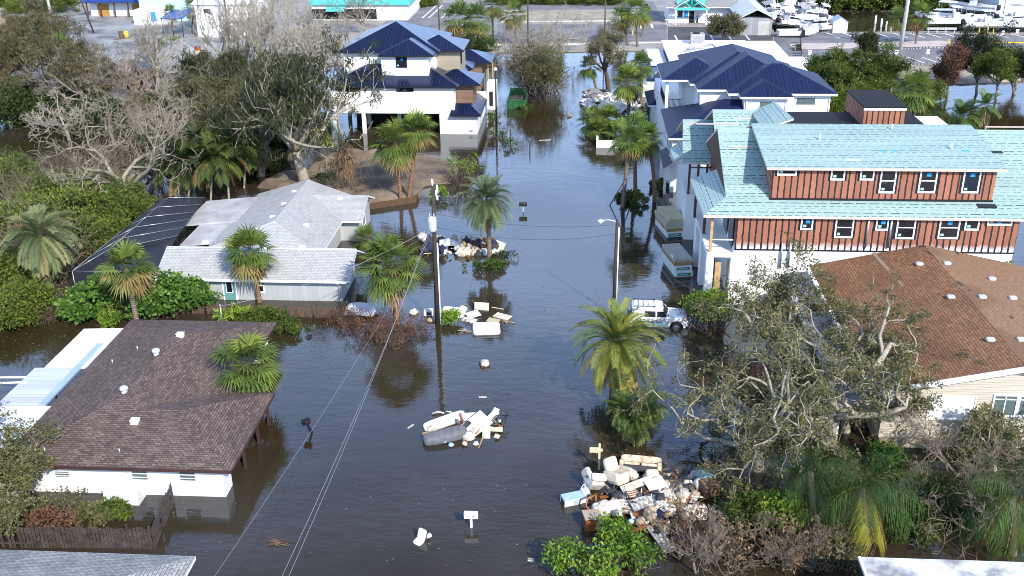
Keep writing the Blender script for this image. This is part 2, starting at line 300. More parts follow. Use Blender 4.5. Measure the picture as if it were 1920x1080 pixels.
def ground(name, pts, z, t, m, kind='structure', **k):
    return MB().slab([(x, y, z) for x, y in pts], t, m=0).build(name, m, kind=kind, **k)
def gp(*ps): return [G(a, b, 0.2)[:2] for a, b in ps]
# ================================================================== window helpers
def window(parent, x0, x1, z0, z1, y, side='-y', fr=0.08, frame=None, pane=None, mull=None, tags=0, name='window', tape=None):
    """a window lying proud of a wall plane: frame ring is the part, its pane a sub-part; side is the way it faces"""
    frame = frame or trim; pane = pane or glass
    def bx(mb, a0, a1, b0, b1, d0, d1):
        if side == '-y': mb.box(a0, a1, y - d1, y - d0, b0, b1)
        elif side == '+x': mb.box(y + d0, y + d1, a0, a1, b0, b1)
        elif side == '-x': mb.box(y - d1, y - d0, a0, a1, b0, b1)
    f = MB(); D = 0.06
    bx(f, x0, x1, z1 - fr, z1, -0.05, D); bx(f, x0, x1, z0, z0 + fr * 1.25, -0.05, D + 0.012)
    bx(f, x0, x0 + fr, z0 + fr * 1.25, z1 - fr, -0.05, D); bx(f, x1 - fr, x1, z0 + fr * 1.25, z1 - fr, -0.05, D)
    if mull: 
        for q in mull:
            if q[0] == 'h': zz = z0 + (z1 - z0) * q[1]; bx(f, x0 + fr, x1 - fr, zz - fr * 0.32, zz + fr * 0.32, -0.05, D - 0.01)
            else: xx = x0 + (x1 - x0) * q[1]; bx(f, xx - fr * 0.32, xx + fr * 0.32, z0 + fr * 1.25, z1 - fr, -0.05, D - 0.01)
    w_ = f.build(name, frame, parent)
    if tape: q = MB(); bx(q, x0 - .16, x1 + .16, z0 - .05, z1 + .12, .0, .006); q = q.build('flashing_tape', tape, parent); q.parent = w_
    p = MB(); bx(p, x0 + fr * 0.8, x1 - fr * 0.8, z0 + fr, z1 - fr * 0.8, -0.04, 0.02); q = p.build('pane', pane, parent); q.parent = w_
    if tags:
        s = MB(); cx = x0 + fr * 1.8; ww = (x1 - x0)
        if tags & 1: bx(s, x0 + ww * 0.40, x0 + ww * 0.40 + min(0.32, ww * .35), z1 - fr - 0.42, z1 - fr - 0.14, 0.021, 0.026); 
        if s.v: k = s.build('sticker', bluemark, parent); k.parent = w_
        s = MB()
        if tags & 2: bx(s, cx, cx + min(0.22, ww * .25), z0 + fr * 1.25 + 0.08, z0 + fr * 1.25 + 0.26, 0.021, 0.026); k = s.build('sticker', tealmark, parent); k.parent = w_
    return w_
# ================================================================== NEAR LEFT: low house under brown shingles
brown_sh = shingle('brown_grey_shingles', (0.205, 0.150, 0.132), (0.105, 0.074, 0.066), (0.028, 0.020, 0.018), (0.065, 0.048, 0.044), 0.34, 0.15, 0.55)
lapwhite = stripes('white_lap_siding', (0.78, 0.78, 0.77), (0.55, 0.55, 0.55), 0.2, 0.016, 1, rough=0.6, var=0.04, bump=0.4)
fascia = mat('brown_fascia', (0.06, 0.028, 0.026), 0.6, 0.2, 2.0)
h = thing('brown_roofed_house', 'low white house with a big brown shingle hip roof standing in the flood', 'house', (-25, 52, 0))
ZE = 2.1
mb = MB().hip(-31.2, -20.8, 44.33, 62.4, ZE, 0.27, t=0.2, mf=1); mb.hip(-30.9, -18.18, 44.30, 52.67, ZE + 0.004, 0.27, t=0.205, mf=1)
roof = mb.build('roof', [brown_sh, fascia], h)
mb = MB().box(-30.6, -18.9, 44.86, 46.0, -0.8, ZE - 0.215).box(-30.59, -21.4, 46.0, 61.8, -0.8, ZE - 0.215)
mb.build('wall', lapwhite, h)
for a, b, c, d in ((-28.34, -27.42, 0.93, 1.45), (-24.0, -23.02, 0.93, 1.62), (-21.35, -20.37, 0.95, 1.62)):
    window(h, a, b, c, d, 44.86, fr=0.06, pane=glassg, mull=[('h', .33), ('h', .66)])
def whirl(x, y, z, kind):
    m_ = MB()
    if kind == 0: m_.box(x - .2, x + .2, y - .17, y + .17, z - .12, z + .2).box(x - .24, x + .24, y - .2, y + .2, z + .2, z + .24)
    elif kind == 1: m_.tube([(x, y, z - .15), (x, y, z + .14)], [.17, .17], 10).ell((x, y, z + .26), (.25, .25, .17), seg=14, rings=8)
    else: m_.tube([(x, y, z - .1), (x, y, z + .32)], [.05, .05], 8)
    return m_
def hz(x, y): return ZE + 0.27 * min(max(0, min(x + 31.2, -20.8 - x, y - 44.33, 62.4 - y)), 5.2)
for (px, py), k in (((338, 628), 0), ((293, 662), 1), ((258, 655), 2), ((211, 680), 2), ((233, 733), 1), ((253, 790), 0), ((224, 847), 2), ((84, 845), 2)):
    g = G(px, py, 3.1)
    for _ in range(4): g = G(px, py, hz(g[0], g[1]) + .1)
    whirl(g[0], g[1], hz(g[0], g[1]), k).build('roof_vent', galv if k == 1 else (whitep if k == 0 else greymetal), h).parent = roof
for y in (47.6, 50.2, 52.3): MB().box(-18.75, -18.6, y, y + .15, -.8, 1.9).build('porch_post', fascia, h)
m_ = MB()     # service mast at the back edge
m_.tube([(-24.6, 62.2, 1.6), (-24.6, 62.2, 3.35)], .045, 8).ell((-24.6, 62.2, 3.4), (.09, .09, .1), seg=8, rings=5)
m_.build('service_mast', greymetal, h)
# lean-to porch roof on the left with a skylight strip
pw = stripes('ribbed_white_roofing', (0.78, 0.78, 0.75), (0.50, 0.50, 0.48), 0.5, 0.03, 1, rough=0.5, var=0.05, bump=0.4, vs=0.8)
pg = stripes('ribbed_grey_roofing', (0.52, 0.54, 0.57), (0.36, 0.38, 0.40), 0.33, 0.04, 1, rough=0.45, var=0.10, bump=0.5)
blu = mat('pale_blue_sheet', (0.33, 0.46, 0.54), 0.4, 0.15, 1.0)
m_ = MB().slab([(-34.0, 55.3, 2.0), (-31.0, 55.3, 2.12), (-31.0, 61.0, 2.12), (-34.0, 61.0, 2.0)], .12)
m_.slab([(-35.5, 38.5, 2.02), (-31.05, 38.5, 2.14), (-31.05, 50.4, 2.14), (-35.5, 50.4, 2.02)], .12)
pr = m_.build('porch_roof', pw, h)
MB().slab([(-34.6, 50.4, 1.99), (-31.55, 50.4, 2.09), (-31.55, 55.3, 2.09), (-34.6, 55.3, 1.99)], .11).build('porch_panel', pg, h)
MB().slab([(-31.95, 50.6, 2.12), (-31.5, 50.6, 2.14), (-31.5, 58.6, 2.15), (-31.95, 58.6, 2.13)], .03).build('flashing_strip', blu, h)
for y in (39.5, 45, 50.2, 55.6, 60.7): MB().tube([(-33.8, y, -.8), (-33.8, y, 1.9)], .06, 8).build('porch_post', whitep, h)
m_ = MB().tube([(-37.5, 53.2, 1.9), (-34.2, 53.4, 2.0)], .07, 6).tube([(-38.5, 54.6, 1.55), (-34.5, 54.2, 1.9)], .07, 6)
m_.build('rafter', whitep, h)
# lattice screen at the front wall
lat = stripes('white_lattice', (0.74, 0.75, 0.76), (0.55, 0.57, 0.6), 0.11, 0.03, 0, rough=0.6, var=0.05, bump=0.3)
m_ = MB().box(-25.25, -23.35, 43.86, 43.92, -.5, 0.92).box(-25.25, -25.19, 43.92, 44.855, -.5, 0.92).box(-23.41, -23.35, 43.92, 44.855, -.5, 0.92)
m_.box(-25.27, -23.33, 43.84, 43.94, .92, .97)
m_.build('lattice_screen', lat, loc=(-24.3, 44.2, 0), label='white lattice screen standing against the white wall of the brown roofed house', cat='screen')
# ================================================================== LEFT MIDDLE: grey house with whitened roof
whsh = shingle('white_grey_shingles', (0.46, 0.46, 0.45), (0.39, 0.39, 0.385), (0.24, 0.24, 0.24), (0.19, 0.19, 0.19), 0.32, 0.17, 0.5, ss=0.5, slo=0.5, shi=0.8, mott=.4)
flatr = mat('grey_rolled_roof', (0.46, 0.46, 0.455), 0.85, col2=(0.33, 0.32, 0.31), vs=0.45, lo=.36, hi=.6)
gsid = stripes('grey_board_siding', (0.40, 0.42, 0.415), (0.24, 0.25, 0.25), 0.4, 0.012, 0, rough=0.7, var=0.05, bump=0.3)
h2 = thing('grey_house', 'low pale grey house with whitened shingle roofs and a teal door behind the fence', 'house', (-25, 78, 0))
m_ = MB()
def gable(mb, x0, x1, y0, y1, ze, zr, yr, t=0.15, m=0, mf=1):     # ridge along X at yr
    mb.slab([(x0, y0, ze), (x1, y0, ze), (x1, yr, zr), (x0, yr, zr)], t, m, mf); mb.slab([(x0, yr, zr), (x1, yr, zr), (x1, y1, ze), (x0, y1, ze)], t, m, mf)
def gabley(mb, x0, x1, y0, y1, ze, zr, xr, t=0.15, m=0, mf=1, zl=None):
    zl = ze if zl is None else zl
    mb.slab([(x0, y0, zl), (xr, y0, zr), (xr, y1, zr), (x0, y1, zl)], t, m, mf); mb.slab([(xr, y0, zr), (x1, y0, ze), (x1, y1, ze), (xr, y1, zr)], t, m, mf)
gable(m_, -32.65, -17.3, 70.1, 76.0, 1.95, 3.3, 73.2)
m_.slab([(-30.2, 75.0, 2.45), (-25.3, 78.2, 3.75), (-25.3, 89.6, 3.75), (-30.2, 89.6, 2.3)], .15, 0, 1); m_.slab([(-25.3, 78.2, 3.75), (-20.7, 75.0, 2.08), (-20.7, 89.6, 2.05), (-25.3, 89.6, 3.75)], .15, 0, 1)
m_.slab([(-30.2, 74.9, 2.45), (-20.7, 74.9, 2.08), (-25.3, 78.3, 3.755)], .15, 0, 1)
m_.slab([(-25.0, 82.9, 2.13), (-19.0, 82.9, 2.1), (-19.0, 86.5, 3.3), (-25.0, 86.5, 3.36)], .15, 0, 1); m_.slab([(-25.0, 86.5, 3.36), (-19.0, 86.5, 3.3), (-19.0, 89.3, 2.15), (-25.0, 89.3, 2.18)], .15, 0, 1)
roof2 = m_.build('roof', [whsh, trim], h2)
MB().tube([(-32.6, 73.2, 3.31), (-17.35, 73.2, 3.31)], .07, 6).build('ridge_cap', trim, h2)
MB().slab([(-33.0, 76.6, 2.12), (-29.6, 76.6, 2.42), (-29.6, 81.4, 2.46), (-33.0, 81.4, 2.16)], .14).slab([(-34.6, 81.4, 2.1), (-29.6, 81.4, 2.6), (-29.6, 87.8, 2.64), (-34.6, 87.8, 2.14)], .14).build('flat_roof', flatr, h2)
m_ = MB().box(-31.9, -18.14, 70.6, 75.5, -.8, 1.86).box(-29.6, -21.1, 75.5, 89.0, -.8, 2.0).box(-21.1, -19.5, 83.6, 88.9, -.8, 1.98)
for xx in (-18.14, -31.9): m_.poly([(xx, 70.6, 1.86), (xx, 75.5, 1.86), (xx, 73.2, 3.12)])
m_.poly([(-19.5, 83.6, 1.98), (-19.5, 88.9, 1.98), (-19.5, 86.5, 3.12)]); m_.poly([(-29.6, 89, 2.0), (-25.3, 89, 3.6), (-21.1, 89, 2.0)])
m_.build('wall', gsid, h2)
m_ = MB().box(-32.65, -17.5, 69.98, 70.1, 1.78, 1.96); m_.build('gutter', trim, h2)
m_ = MB().tube([(-18.35, 70.02, 1.8), (-18.3, 70.5, 1.5), (-18.3, 70.53, -.3)], .06, 8); m_.build('downpipe', trim, h2)
tealdoor = mat('teal_door', (0.14, 0.32, 0.31), 0.5, 0.1, 2.0)
m_ = MB().box(-27.4, -26.5, 70.53, 70.6, -.4, 1.62); d_ = m_.build('door', tealdoor, h2)
MB().box(-27.2, -26.7, 70.5, 70.54, .65, 1.5).build('pane', glass, h2).parent = d_
m_ = MB().box(-27.22, -27.16, 70.48, 70.53, .6, 1.56).box(-26.74, -26.68, 70.48, 70.53, .6, 1.56).box(-27.16, -26.74, 70.48, 70.53, 1.5, 1.56).box(-27.16, -26.74, 70.48, 70.53, .6, .66); m_.build('window_trim', trim, h2).parent = d_
MB().box(-27.52, -27.4, 70.5, 70.6, -.4, 1.74).box(-26.5, -26.38, 70.5, 70.6, -.4, 1.74).box(-27.4, -26.5, 70.5, 70.6, 1.62, 1.74).build('door_frame', trim, h2)
window(h2, -25.0, -24.2, .65, 1.3, 70.6)
window(h2, 72.3, 73.3, .3, 1.55, -18.14, '+x', mull=[('h', .5)])
window(h2, 85.4, 86.6, .5, 1.6, -19.5, '+x', mull=[('v', .5)])
for px, py, z in ((553, 365, 3.3), (533, 388, 3.3), (512, 412, 3.3), (388, 470, 2.8), (568, 474, 2.9), (574, 421, 3.0), (638, 373, 3.1)):
    g = G(px, py, z)
    if py > 465: zz = 1.95 + (g[1] - 70.1) / 3.1 * 1.35
    elif px == 638: zz = g[2]
    else: zz = 3.75 - (abs(g[0] + 25.3)) * .36
    zz -= 0.02
    MB().box(g[0] - .22, g[0] + .22, g[1] - .18, g[1] + .18, zz - .1, zz + .13).build('roof_vent', trim, h2).parent = roof2
# screen enclosure beside it
screen = mat('dark_screen_mesh', (0.022, 0.026, 0.038), 0.6, 0.25, 3.0, alpha=0.86)
cg = thing('pool_cage', 'black mesh pool cage with thin white ribs on the left of the grey house', 'pool cage', (-36.5, 78, 0))
A = (-39.2, 70.3, 2.3); B = (-32.4, 70.3, 2.3); C_ = (-33.0, 76.6, 2.25); D_ = (-34.7, 87.6, 2.2); E_ = (-38.9, 86.6, 2.3)
r1 = (-37.0, 72.4, 3.3); r2 = (-37.0, 85.0, 3.35)
m_ = MB(); m_.poly([A, B, (-33.0, 76.4, 3.0), r1]).poly([E_, A, r1, r2]).poly([r1, (-33.0, 76.4, 3.0), (-34.7, 87.6, 2.5), r2]).poly([r2, (-34.7, 87.6, 2.5), E_])
for p, q in ((A, B), (E_, A)): m_.poly([(p[0], p[1], -.8), (q[0], q[1], -.8), q, p])
m_.build('mesh_panel', screen, cg)
m_ = MB()
ribs = [(A, B), (A, E_), (A, r1), (r1, r2), (E_, r2), (r1, (-33.0, 76.4, 3.0)), (r2, (-34.7, 87.6, 2.5)), ((A[0], A[1], -.8), A), ((E_[0], E_[1], -.8), E_)]
for k in range(1, 5):
    f = k / 5; l = Vector(A).lerp(Vector(E_), f); mdl = Vector(r1).lerp(Vector(r2), f); rr = Vector((-33.0, 76.4, 3.0)).lerp(Vector((-34.7, 87.6, 2.5)), f); ribs += [(l, mdl), (mdl, rr)]
ribs.append((Vector(A).lerp(Vector(B), .5), r1))
for p, q in ribs: m_.tube([Vector(p) + Vector((0, 0, .03)), Vector(q) + Vector((0, 0, .03))], .028, 5)
m_.build('rib', greymetal, cg)
# ================================================================== fences
def fence(name, label, pts, zt, seed, mat_=None, spacing=0.19, wpick=0.15, jitter=0.06, cap=True, post=2.4, missing=0.03, cat='fence'):
    rg = random.Random(seed); L = sum((Vector(pts[i + 1]) - Vector(pts[i])).length for i in range(len(pts) - 1)); n = int(L / spacing)
    f = thing(name, label, cat, (pts[0][0], pts[0][1], 0)); board = MB(); rail = MB(); pts = [Vector((p[0], p[1], 0)) for p in pts]
    for i in range(len(pts) - 1):
        a, b = pts[i], pts[i + 1]; d = (b - a); Ls = d.length; d.normalize(); nrm = Vector((d.y, -d.x, 0)); k = int(Ls / spacing)
        for j in range(k + 1):
            if rg.random() < missing: continue
            c = a + d * (j * spacing); t = zt + rg.uniform(-jitter, jitter); lean = rg.uniform(-.02, .02)
            board.obox(c + nrm * 0.045 + Vector((0, 0, (t - .9) / 2)), d * wpick / 2 + Vector((0, 0, lean * .1)), nrm * .011, Vector((lean, 0, (t + .9) / 2)))
        for z in (.25, zt - .3): rail.obox((a + b) / 2 + Vector((0, 0, z)), (b - a) / 2, nrm * .03, Vector((0, 0, .045)))
        for j in range(int(Ls / post) + 1): c = a + d * min(j * post, Ls); rail.obox(c - nrm * .08 + Vector((0, 0, (zt - .8) / 2 + .05)), d * .05, nrm * .05, Vector((0, 0, (zt + .9) / 2)))
    board.build('picket', mat_ or woodw, f); rail.build('rail', woodw, f); return f
fence('wooden_fence', 'weathered dark picket fence turning a corner in front of the white house', [(-29.6, 40.05), (-21.15, 40.4), (-21.6, 44.2)], 1.25, 1)
bfw = mat('brown_fence_wood', (0.155, 0.095, 0.062), 0.85, col2=(0.07, 0.045, 0.032), vs=2.5, bump=0.3)
fence('wooden_fence', 'long low brown picket fence with gaps in front of the grey house', [(-39.5, 67.6), (-29.0, 68.0), (-17.9, 67.6)], 0.85, 2, bfw, missing=0.10, jitter=.1)
# ================================================================== roof corner at the bottom left and bottom right
gsh = shingle('grey_weathered_shingles', (0.42, 0.43, 0.43), (0.30, 0.31, 0.31), (0.12, 0.12, 0.12), (0.13, 0.13, 0.13), 0.32, 0.16, 0.7, ss=0.55, slo=.42, shi=.7)
h3 = thing('grey_roofed_house', 'house corner under weathered grey shingles behind the dark picket fence', 'house', (-24, 32, 0))
roof3 = MB().hip(-38, -17.6, 20, 37.3, 2.1, 0.28, t=0.18, mf=1).build('roof', [gsh, trim], h3); MB().box(-37.4, -18.2, 20.6, 36.8, -.8, 1.9).build('wall', gsid, h3)
h4 = thing('flat_roofed_house', 'house corner under a stained white flat roof below the tall queen palm', 'house', (20, 33, 0))
fr = mat('stained_white_roof', (0.74, 0.74, 0.74), 0.7, col2=(0.25, 0.25, 0.25), vs=0.9, lo=.36, hi=.60, detail=9.0)
MB().slab([(12.95, 20, 3.25), (33, 20, 3.25), (33, 37.7, 3.0), (12.95, 37.7, 3.0)], .2, 0, 1).build('roof', [fr, trim], h4); MB().box(13.6, 32.5, 20.5, 37.1, -.8, 2.78).build('wall', lapwhite, h4)
MB().box(12.83, 12.945, 20, 37.75, 2.85, 3.0).build('gutter', trim, h4)
# ================================================================== RIGHT: brown hip house with beige siding
orange_sh = shingle('rust_brown_shingles', (0.345, 0.185, 0.098), (0.235, 0.118, 0.062), (0.048, 0.024, 0.014), (0.090, 0.042, 0.025), 0.34, 0.19, 0.75, ss=0.22, slo=.42, shi=.72)
tan_sh = shingle('tan_shingles', (0.30, 0.18, 0.105), (0.255, 0.15, 0.085), (0.17, 0.10, 0.055), (0.17, 0.098, 0.055), 0.5, 0.17, 0.8, ss=0.16, slo=.52, shi=.62)
beige = stripes('beige_lap_siding', (0.56, 0.50, 0.40), (0.34, 0.30, 0.23), 0.16, 0.02, 1, rough=0.6, var=0.03, bump=0.5)
h5 = thing('beige_house', 'beige sided house under a broad rust brown shingle gable roof beside the oak', 'house', (24, 60, 0))
XR, ZRr = 24.9, 5.75
m_ = MB(); m_.slab([(16.9, 51.1, 4.0), (XR, 51.1, ZRr), (XR, 69.6, ZRr), (16.9, 69.6, 4.0)], .2, 0, 2); m_.slab([(XR, 51.1, ZRr), (34.0, 51.1, 3.75), (34.0, 69.6, 3.75), (XR, 69.6, ZRr)], .2, 1, 2)
roof5 = m_.build('roof', [orange_sh, tan_sh, trim], h5)
m_ = MB().box(17.6, 33.2, 51.55, 69.2, .75, 3.8)
for yy in (51.55, 69.2): m_.poly([(17.6, yy, 3.8), (33.2, yy, 3.8), (XR, yy, 5.5)])
m_.build('wall', beige, h5)
MB().box(17.7, 33.1, 51.62, 69.1, -.8, .75).build('foundation', mat('tan_stucco', (.42, .35, .24), .8, .1, 1.0), h5)
m_ = MB(); m_.slab([(16.85, 51.02, 4.05), (XR, 51.02, ZRr + .06), (XR, 51.1, ZRr + .06), (16.85, 51.1, 4.05)], .34); m_.slab([(XR, 51.02, ZRr + .06), (34.0, 51.02, 3.8), (34.0, 51.1, 3.8), (XR, 51.1, ZRr + .06)], .34); m_.build('rake_trim', trim, h5)
m_ = MB()
for k in range(26):
    y = 51.3 + k * .7; m_.box(16.68, 16.88, y, y + .5, 3.86, 4.0)
m_.box(16.62, 16.68, 51.1, 69.6, 3.84, 4.01); m_.build('gutter', trim, h5)
for (px, py) in ((1724, 495), (1783, 557), (1857, 637), (1633, 640), (1776, 494), (1842, 557), (1860, 523), (1915, 637), (1899, 559)):
    g = G(px, py, 5.2)
    for _ in range(6): zz = (4.0 + (g[0] - 16.9) * .21875) if g[0] < XR else ZRr - (g[0] - XR) * .2198; g = G(px, py, zz + .08)
    MB().rbox((g[0], g[1], zz + .1), (.25, .20, .11), .5).build('roof_vent', galv, h5).parent = roof5
darkpatch = mat('bare_underlay', (0.06, 0.042, 0.032), 0.9, 0.2, 3.0); palepatch = mat('exposed_deck', (0.34, 0.24, 0.17), 0.9, 0.3, 3.0)
def patch(pxs, m, n='torn_patch'):
    P_ = []
    for px, py in pxs:
        g = G(px, py, 5.2)
        for _ in range(6): zz = (4.0 + (g[0] - 16.9) * .21875) if g[0] < XR else ZRr - (g[0] - XR) * .2198; g = G(px, py, zz + .02)
        P_.append(g)
    q = MB().poly(P_[::-1]).build(n, m, h5); q.parent = roof5
patch([(1634, 475), (1641, 473), (1669, 505), (1664, 508)], palepatch); patch([(1682, 526), (1686, 524), (1695, 536), (1691, 539)], palepatch)
for p in ([(1724, 459), (1737, 462), (1733, 464), (1722, 461)], [(1736, 470), (1742, 471), (1751, 480), (1744, 477)], [(1792, 527), (1797, 527), (1809, 536), (1803, 536)], [(1791, 471), (1795, 471), (1800, 477), (1796, 477)], [(1815, 543), (1818, 543), (1820, 546), (1816, 546)], [(1893, 592), (1897, 592), (1901, 597), (1897, 597)]): patch(p, darkpatch)
# lanai roof under the gutter
lg = mat('pale_grey_panel', (0.50, 0.54, 0.58), 0.45, 0.12, 0.8)
MB().slab([(15.2, 51.4, 2.75), (16.95, 51.4, 3.1), (16.95, 69.0, 3.1), (15.2, 69.0, 2.75)], .1).build('lanai_roof', lg, h5)
for y in (52.5, 55.4, 58.3, 61.2, 64.1, 67): MB().tube([(15.2, y, 2.76), (16.94, y, 3.11)], .03, 4).build('panel_seam', greymetal, h5)
for y in (51.8, 57.2, 62.8, 68.2): MB().box(15.25, 15.37, y, y + .12, -.8, 2.68).build('lanai_post', whitep, h5)
window(h5, 20.1, 22.7, 2.0, 3.6, 51.55, fr=0.07, pane=whitep, name='storm_shutter'); 
window(h5, 23.6, 25.0, 2.3, 3.75, 51.55, fr=0.1, pane=glassg, mull=[('v', .5), ('h', .78)]); window(h5, 25.02, 26.4, 2.3, 3.75, 51.55, fr=0.1, pane=glassg, mull=[('v', .5), ('h', .78)])
# ================================================================== TEAL roofed house under construction
def membrane(name, col, dash):
    m = bpy.data.materials.new(name); m.use_nodes = True; t = m.node_tree; b = t.nodes['Principled BSDF']; b.inputs['Roughness'].default_value = 0.55; b.inputs['Specular IOR Level'].default_value = 0.3
    uv = _n(t, 'ShaderNodeUVMap'); sp = _n(t, 'ShaderNodeSeparateXYZ'); t.links.new(uv.outputs[0], sp.inputs[0])
    def M(op, a, bb=None, c=None):
        n = _n(t, 'ShaderNodeMath', operation=op)
        for i, x in enumerate((a, bb, c)):
            if x is None: continue
            if isinstance(x, (int, float)): n.inputs[i].default_value = x
            else: t.links.new(x, n.inputs[i])
        return n.outputs[0]
    u, v = sp.outputs[0], sp.outputs[1]
    def row(off, h, pu, duty, shift, rag):     # printed rows of unreadable small lettering along the roll, one metre apart
        fv = M('FRACT', M('ADD', v, off)); inb = M('LESS_THAN', fv, h)
        fl = M('FLOOR', M('ADD', v, off)); uu = M('ADD', M('DIVIDE', u, pu), M('MULTIPLY', fl, shift)); fu = M('FRACT', uu); d = M('LESS_THAN', fu, duty)
        n = _n(t, 'ShaderNodeTexNoise', Scale=9.0, Detail=1.0); t.links.new(uv.outputs[0], n.inputs['Vector']); g = M('GREATER_THAN', n.outputs['Fac'], rag)
        return M('MULTIPLY', M('MULTIPLY', inb, d), g)
    tot = M('MAXIMUM', M('MAXIMUM', row(0.0, .075, .95, .80, .37, .36), row(.34, .055, .55, .60, .21, .36)), M('MAXIMUM', row(.58, .035, .9, .75, .5, .46), row(.78, .035, .62, .16, .3, .3)))
    seam = M('LESS_THAN', M('FRACT', M('ADD', v, .13)), .022)
    n1 = _n(t, 'ShaderNodeTexNoise', Scale=0.5, Detail=5.0); t.links.new(uv.outputs[0], n1.inputs['Vector'])
    r = _n(t, 'ShaderNodeValToRGB'); r.color_ramp.elements[0].position = .3; r.color_ramp.elements[1].position = .7; r.color_ramp.elements[0].color = c4([x * .94 for x in col]); r.color_ramp.elements[1].color = c4([min(1, x * 1.04) for x in col]); t.links.new(n1.outputs['Fac'], r.inputs[0])
    m1 = _n(t, 'ShaderNodeMixRGB'); m1.inputs[2].default_value = c4([x * .72 for x in col]); wv = _n(t, 'ShaderNodeTexWhiteNoise', noise_dimensions='1D'); t.links.new(M('FLOOR', M('ADD', v, .13)), wv.inputs['W']); hs = _n(t, 'ShaderNodeHueSaturation'); t.links.new(M('MULTIPLY_ADD', wv.outputs['Value'], .16, .91), hs.inputs['Value']); t.links.new(r.outputs[0], hs.inputs['Color']); t.links.new(seam, m1.inputs[0]); t.links.new(hs.outputs[0], m1.inputs[1])
    m2 = _n(t, 'ShaderNodeMixRGB'); m2.inputs[2].default_value = c4(dash); t.links.new(M('MULTIPLY', tot, .95), m2.inputs[0]); t.links.new(m1.outputs[0], m2.inputs[1]); t.links.new(m2.outputs[0], b.inputs['Base Color'])
    return m
teal = membrane('teal_roof_membrane', (0.31, 0.435, 0.405), (0.022, 0.05, 0.058))
zipw = stripes('rust_sheathing_with_black_tape', (0.33, 0.125, 0.070), (0.010, 0.010, 0.012), 0.47, 0.13, 0, rough=0.7, var=0.16, bump=0.2, noise=0.13, spray=(4.55,), vs=1.2)
zipd = stripes('rust_sheathing_taped', (0.33, 0.125, 0.070), (0.010, 0.010, 0.012), 0.46, 0.12, 0, rough=0.7, var=0.16, bump=0.2, noise=0.13, vs=1.2)
blackroof = mat('black_roll_roofing', (0.012, 0.012, 0.014), 0.75, 0.3, 1.0, spec=0.25)
t_ = thing('teal_roofed_house', 'unfinished house with teal roof membrane and rust coloured taped walls', 'house', (21, 78, 0))
MB().box(11.66, 31.9, 71.27, 88.5, -.8, 4.56).build('base_wall', white, t_)
m_ = MB().box(11.7, 31.93, 71.23, 88.0, 4.56, 7.3); m_.build('wall', zipw, t_)
MB().box(11.68, 31.95, 71.20, 71.225, 4.50, 4.60).build('base_tape', black, t_)
YE, ZE2, K2 = 70.85, 7.35, .45
zr = lambda y: ZE2 + K2 * (y - YE)
m_ = MB()
m_.slab([(9.2, YE, ZE2), (36.5, YE, ZE2), (36.5, 80.0, zr(80)), (11.0, 80.0, zr(80)), (11.0, YE + 1.8, ZE2 + .81)], .2, 0, 1)
m_.slab([(11.0, 80.0, zr(80)), (36.5, 80.0, zr(80)), (36.5, 89.2, ZE2), (11.0, 89.2, ZE2)], .2, 0, 1)
m_.slab([(9.2, YE + .003, ZE2 + .004), (11.25, YE + 2.05, 8.29), (11.95, 79.4, 8.62), (9.05, 79.4, ZE2)], .2, 0, 1)
m_.slab([(11.2, 80.2, 8.75), (17.2, 80.2, 8.75), (16.6, 86.0, 11.5), (11.3, 86.0, 11.5)], .2, 0, 1); m_.slab([(11.3, 86.0, 11.5), (16.6, 86.0, 11.5), (16.6, 92, 9.0), (11.3, 92, 9.0)], .2, 0, 1)
m_.slab([(14.7, 80.3, 11.35), (17.0, 80.3, 12.2), (16.5, 86.2, 12.15), (14.6, 86.2, 11.3)], .14, 0, 1)
m_.slab([(8.85, 84.2, ZE2), (11.25, 84.2, ZE2), (11.9, 89.4, 9.75), (9.2, 89.4, 9.75)], .18, 0, 1); m_.slab([(9.2, 89.4, 9.75), (11.9, 89.4, 9.75), (11.9, 94.5, 7.5), (9.2, 94.5, 7.5)], .18, 0, 1)
m_.slab([(8.2, 84.6, ZE2 - .02), (9.35, 85.6, ZE2 + .35), (9.35, 89.6, ZE2 + .45), (8.1, 88.6, ZE2 - .02)], .16, 0, 1)
lum = mat('pale_lumber', (0.62, 0.50, 0.42), 0.7, 0.15, 3.0)
rf = m_.build('roof', [teal, lum], t_)
m_ = MB(); m_.poly([(11.02, 72.9, 8.2), (11.02, 80.0, 11.35), (11.02, 80.0, 8.4)][::-1]).poly([(11.02, 80.0, 8.4), (11.02, 80.0, 11.35), (11.02, 87.0, 8.4)][::-1])
m_.poly([(11.98, 79.4, 8.4), (11.98, 79.4, 7.3), (9.2, 79.4, 7.25)]); m_.build('gable_wall', woodd, t_)
MB().slab([(17.0, 80.6, 10.0), (29.5, 80.6, 10.0), (29.5, 91.4, 10.0), (17.0, 91.4, 10.0)], .3).build('flat_roof', blackroof, t_)
MB().box(17, 31.9, 86.0, 91.3, 4.5, 9.69).build('rear_wall', white, t_)
m_ = MB().box(24.1, 27.5, 86.4, 92.6, 9.9, 11.6); m_.build('stair_hatch', zipd, t_); MB().box(24.0, 27.6, 86.3, 92.7, 11.6, 11.72).build('hatch_roof', blackroof, t_); MB().box(24.02, 27.58, 86.30, 86.385, 11.40, 11.59).box(24.02, 27.58, 86.30, 86.385, 9.98, 10.16).build('hatch_trim', whitep, t_)
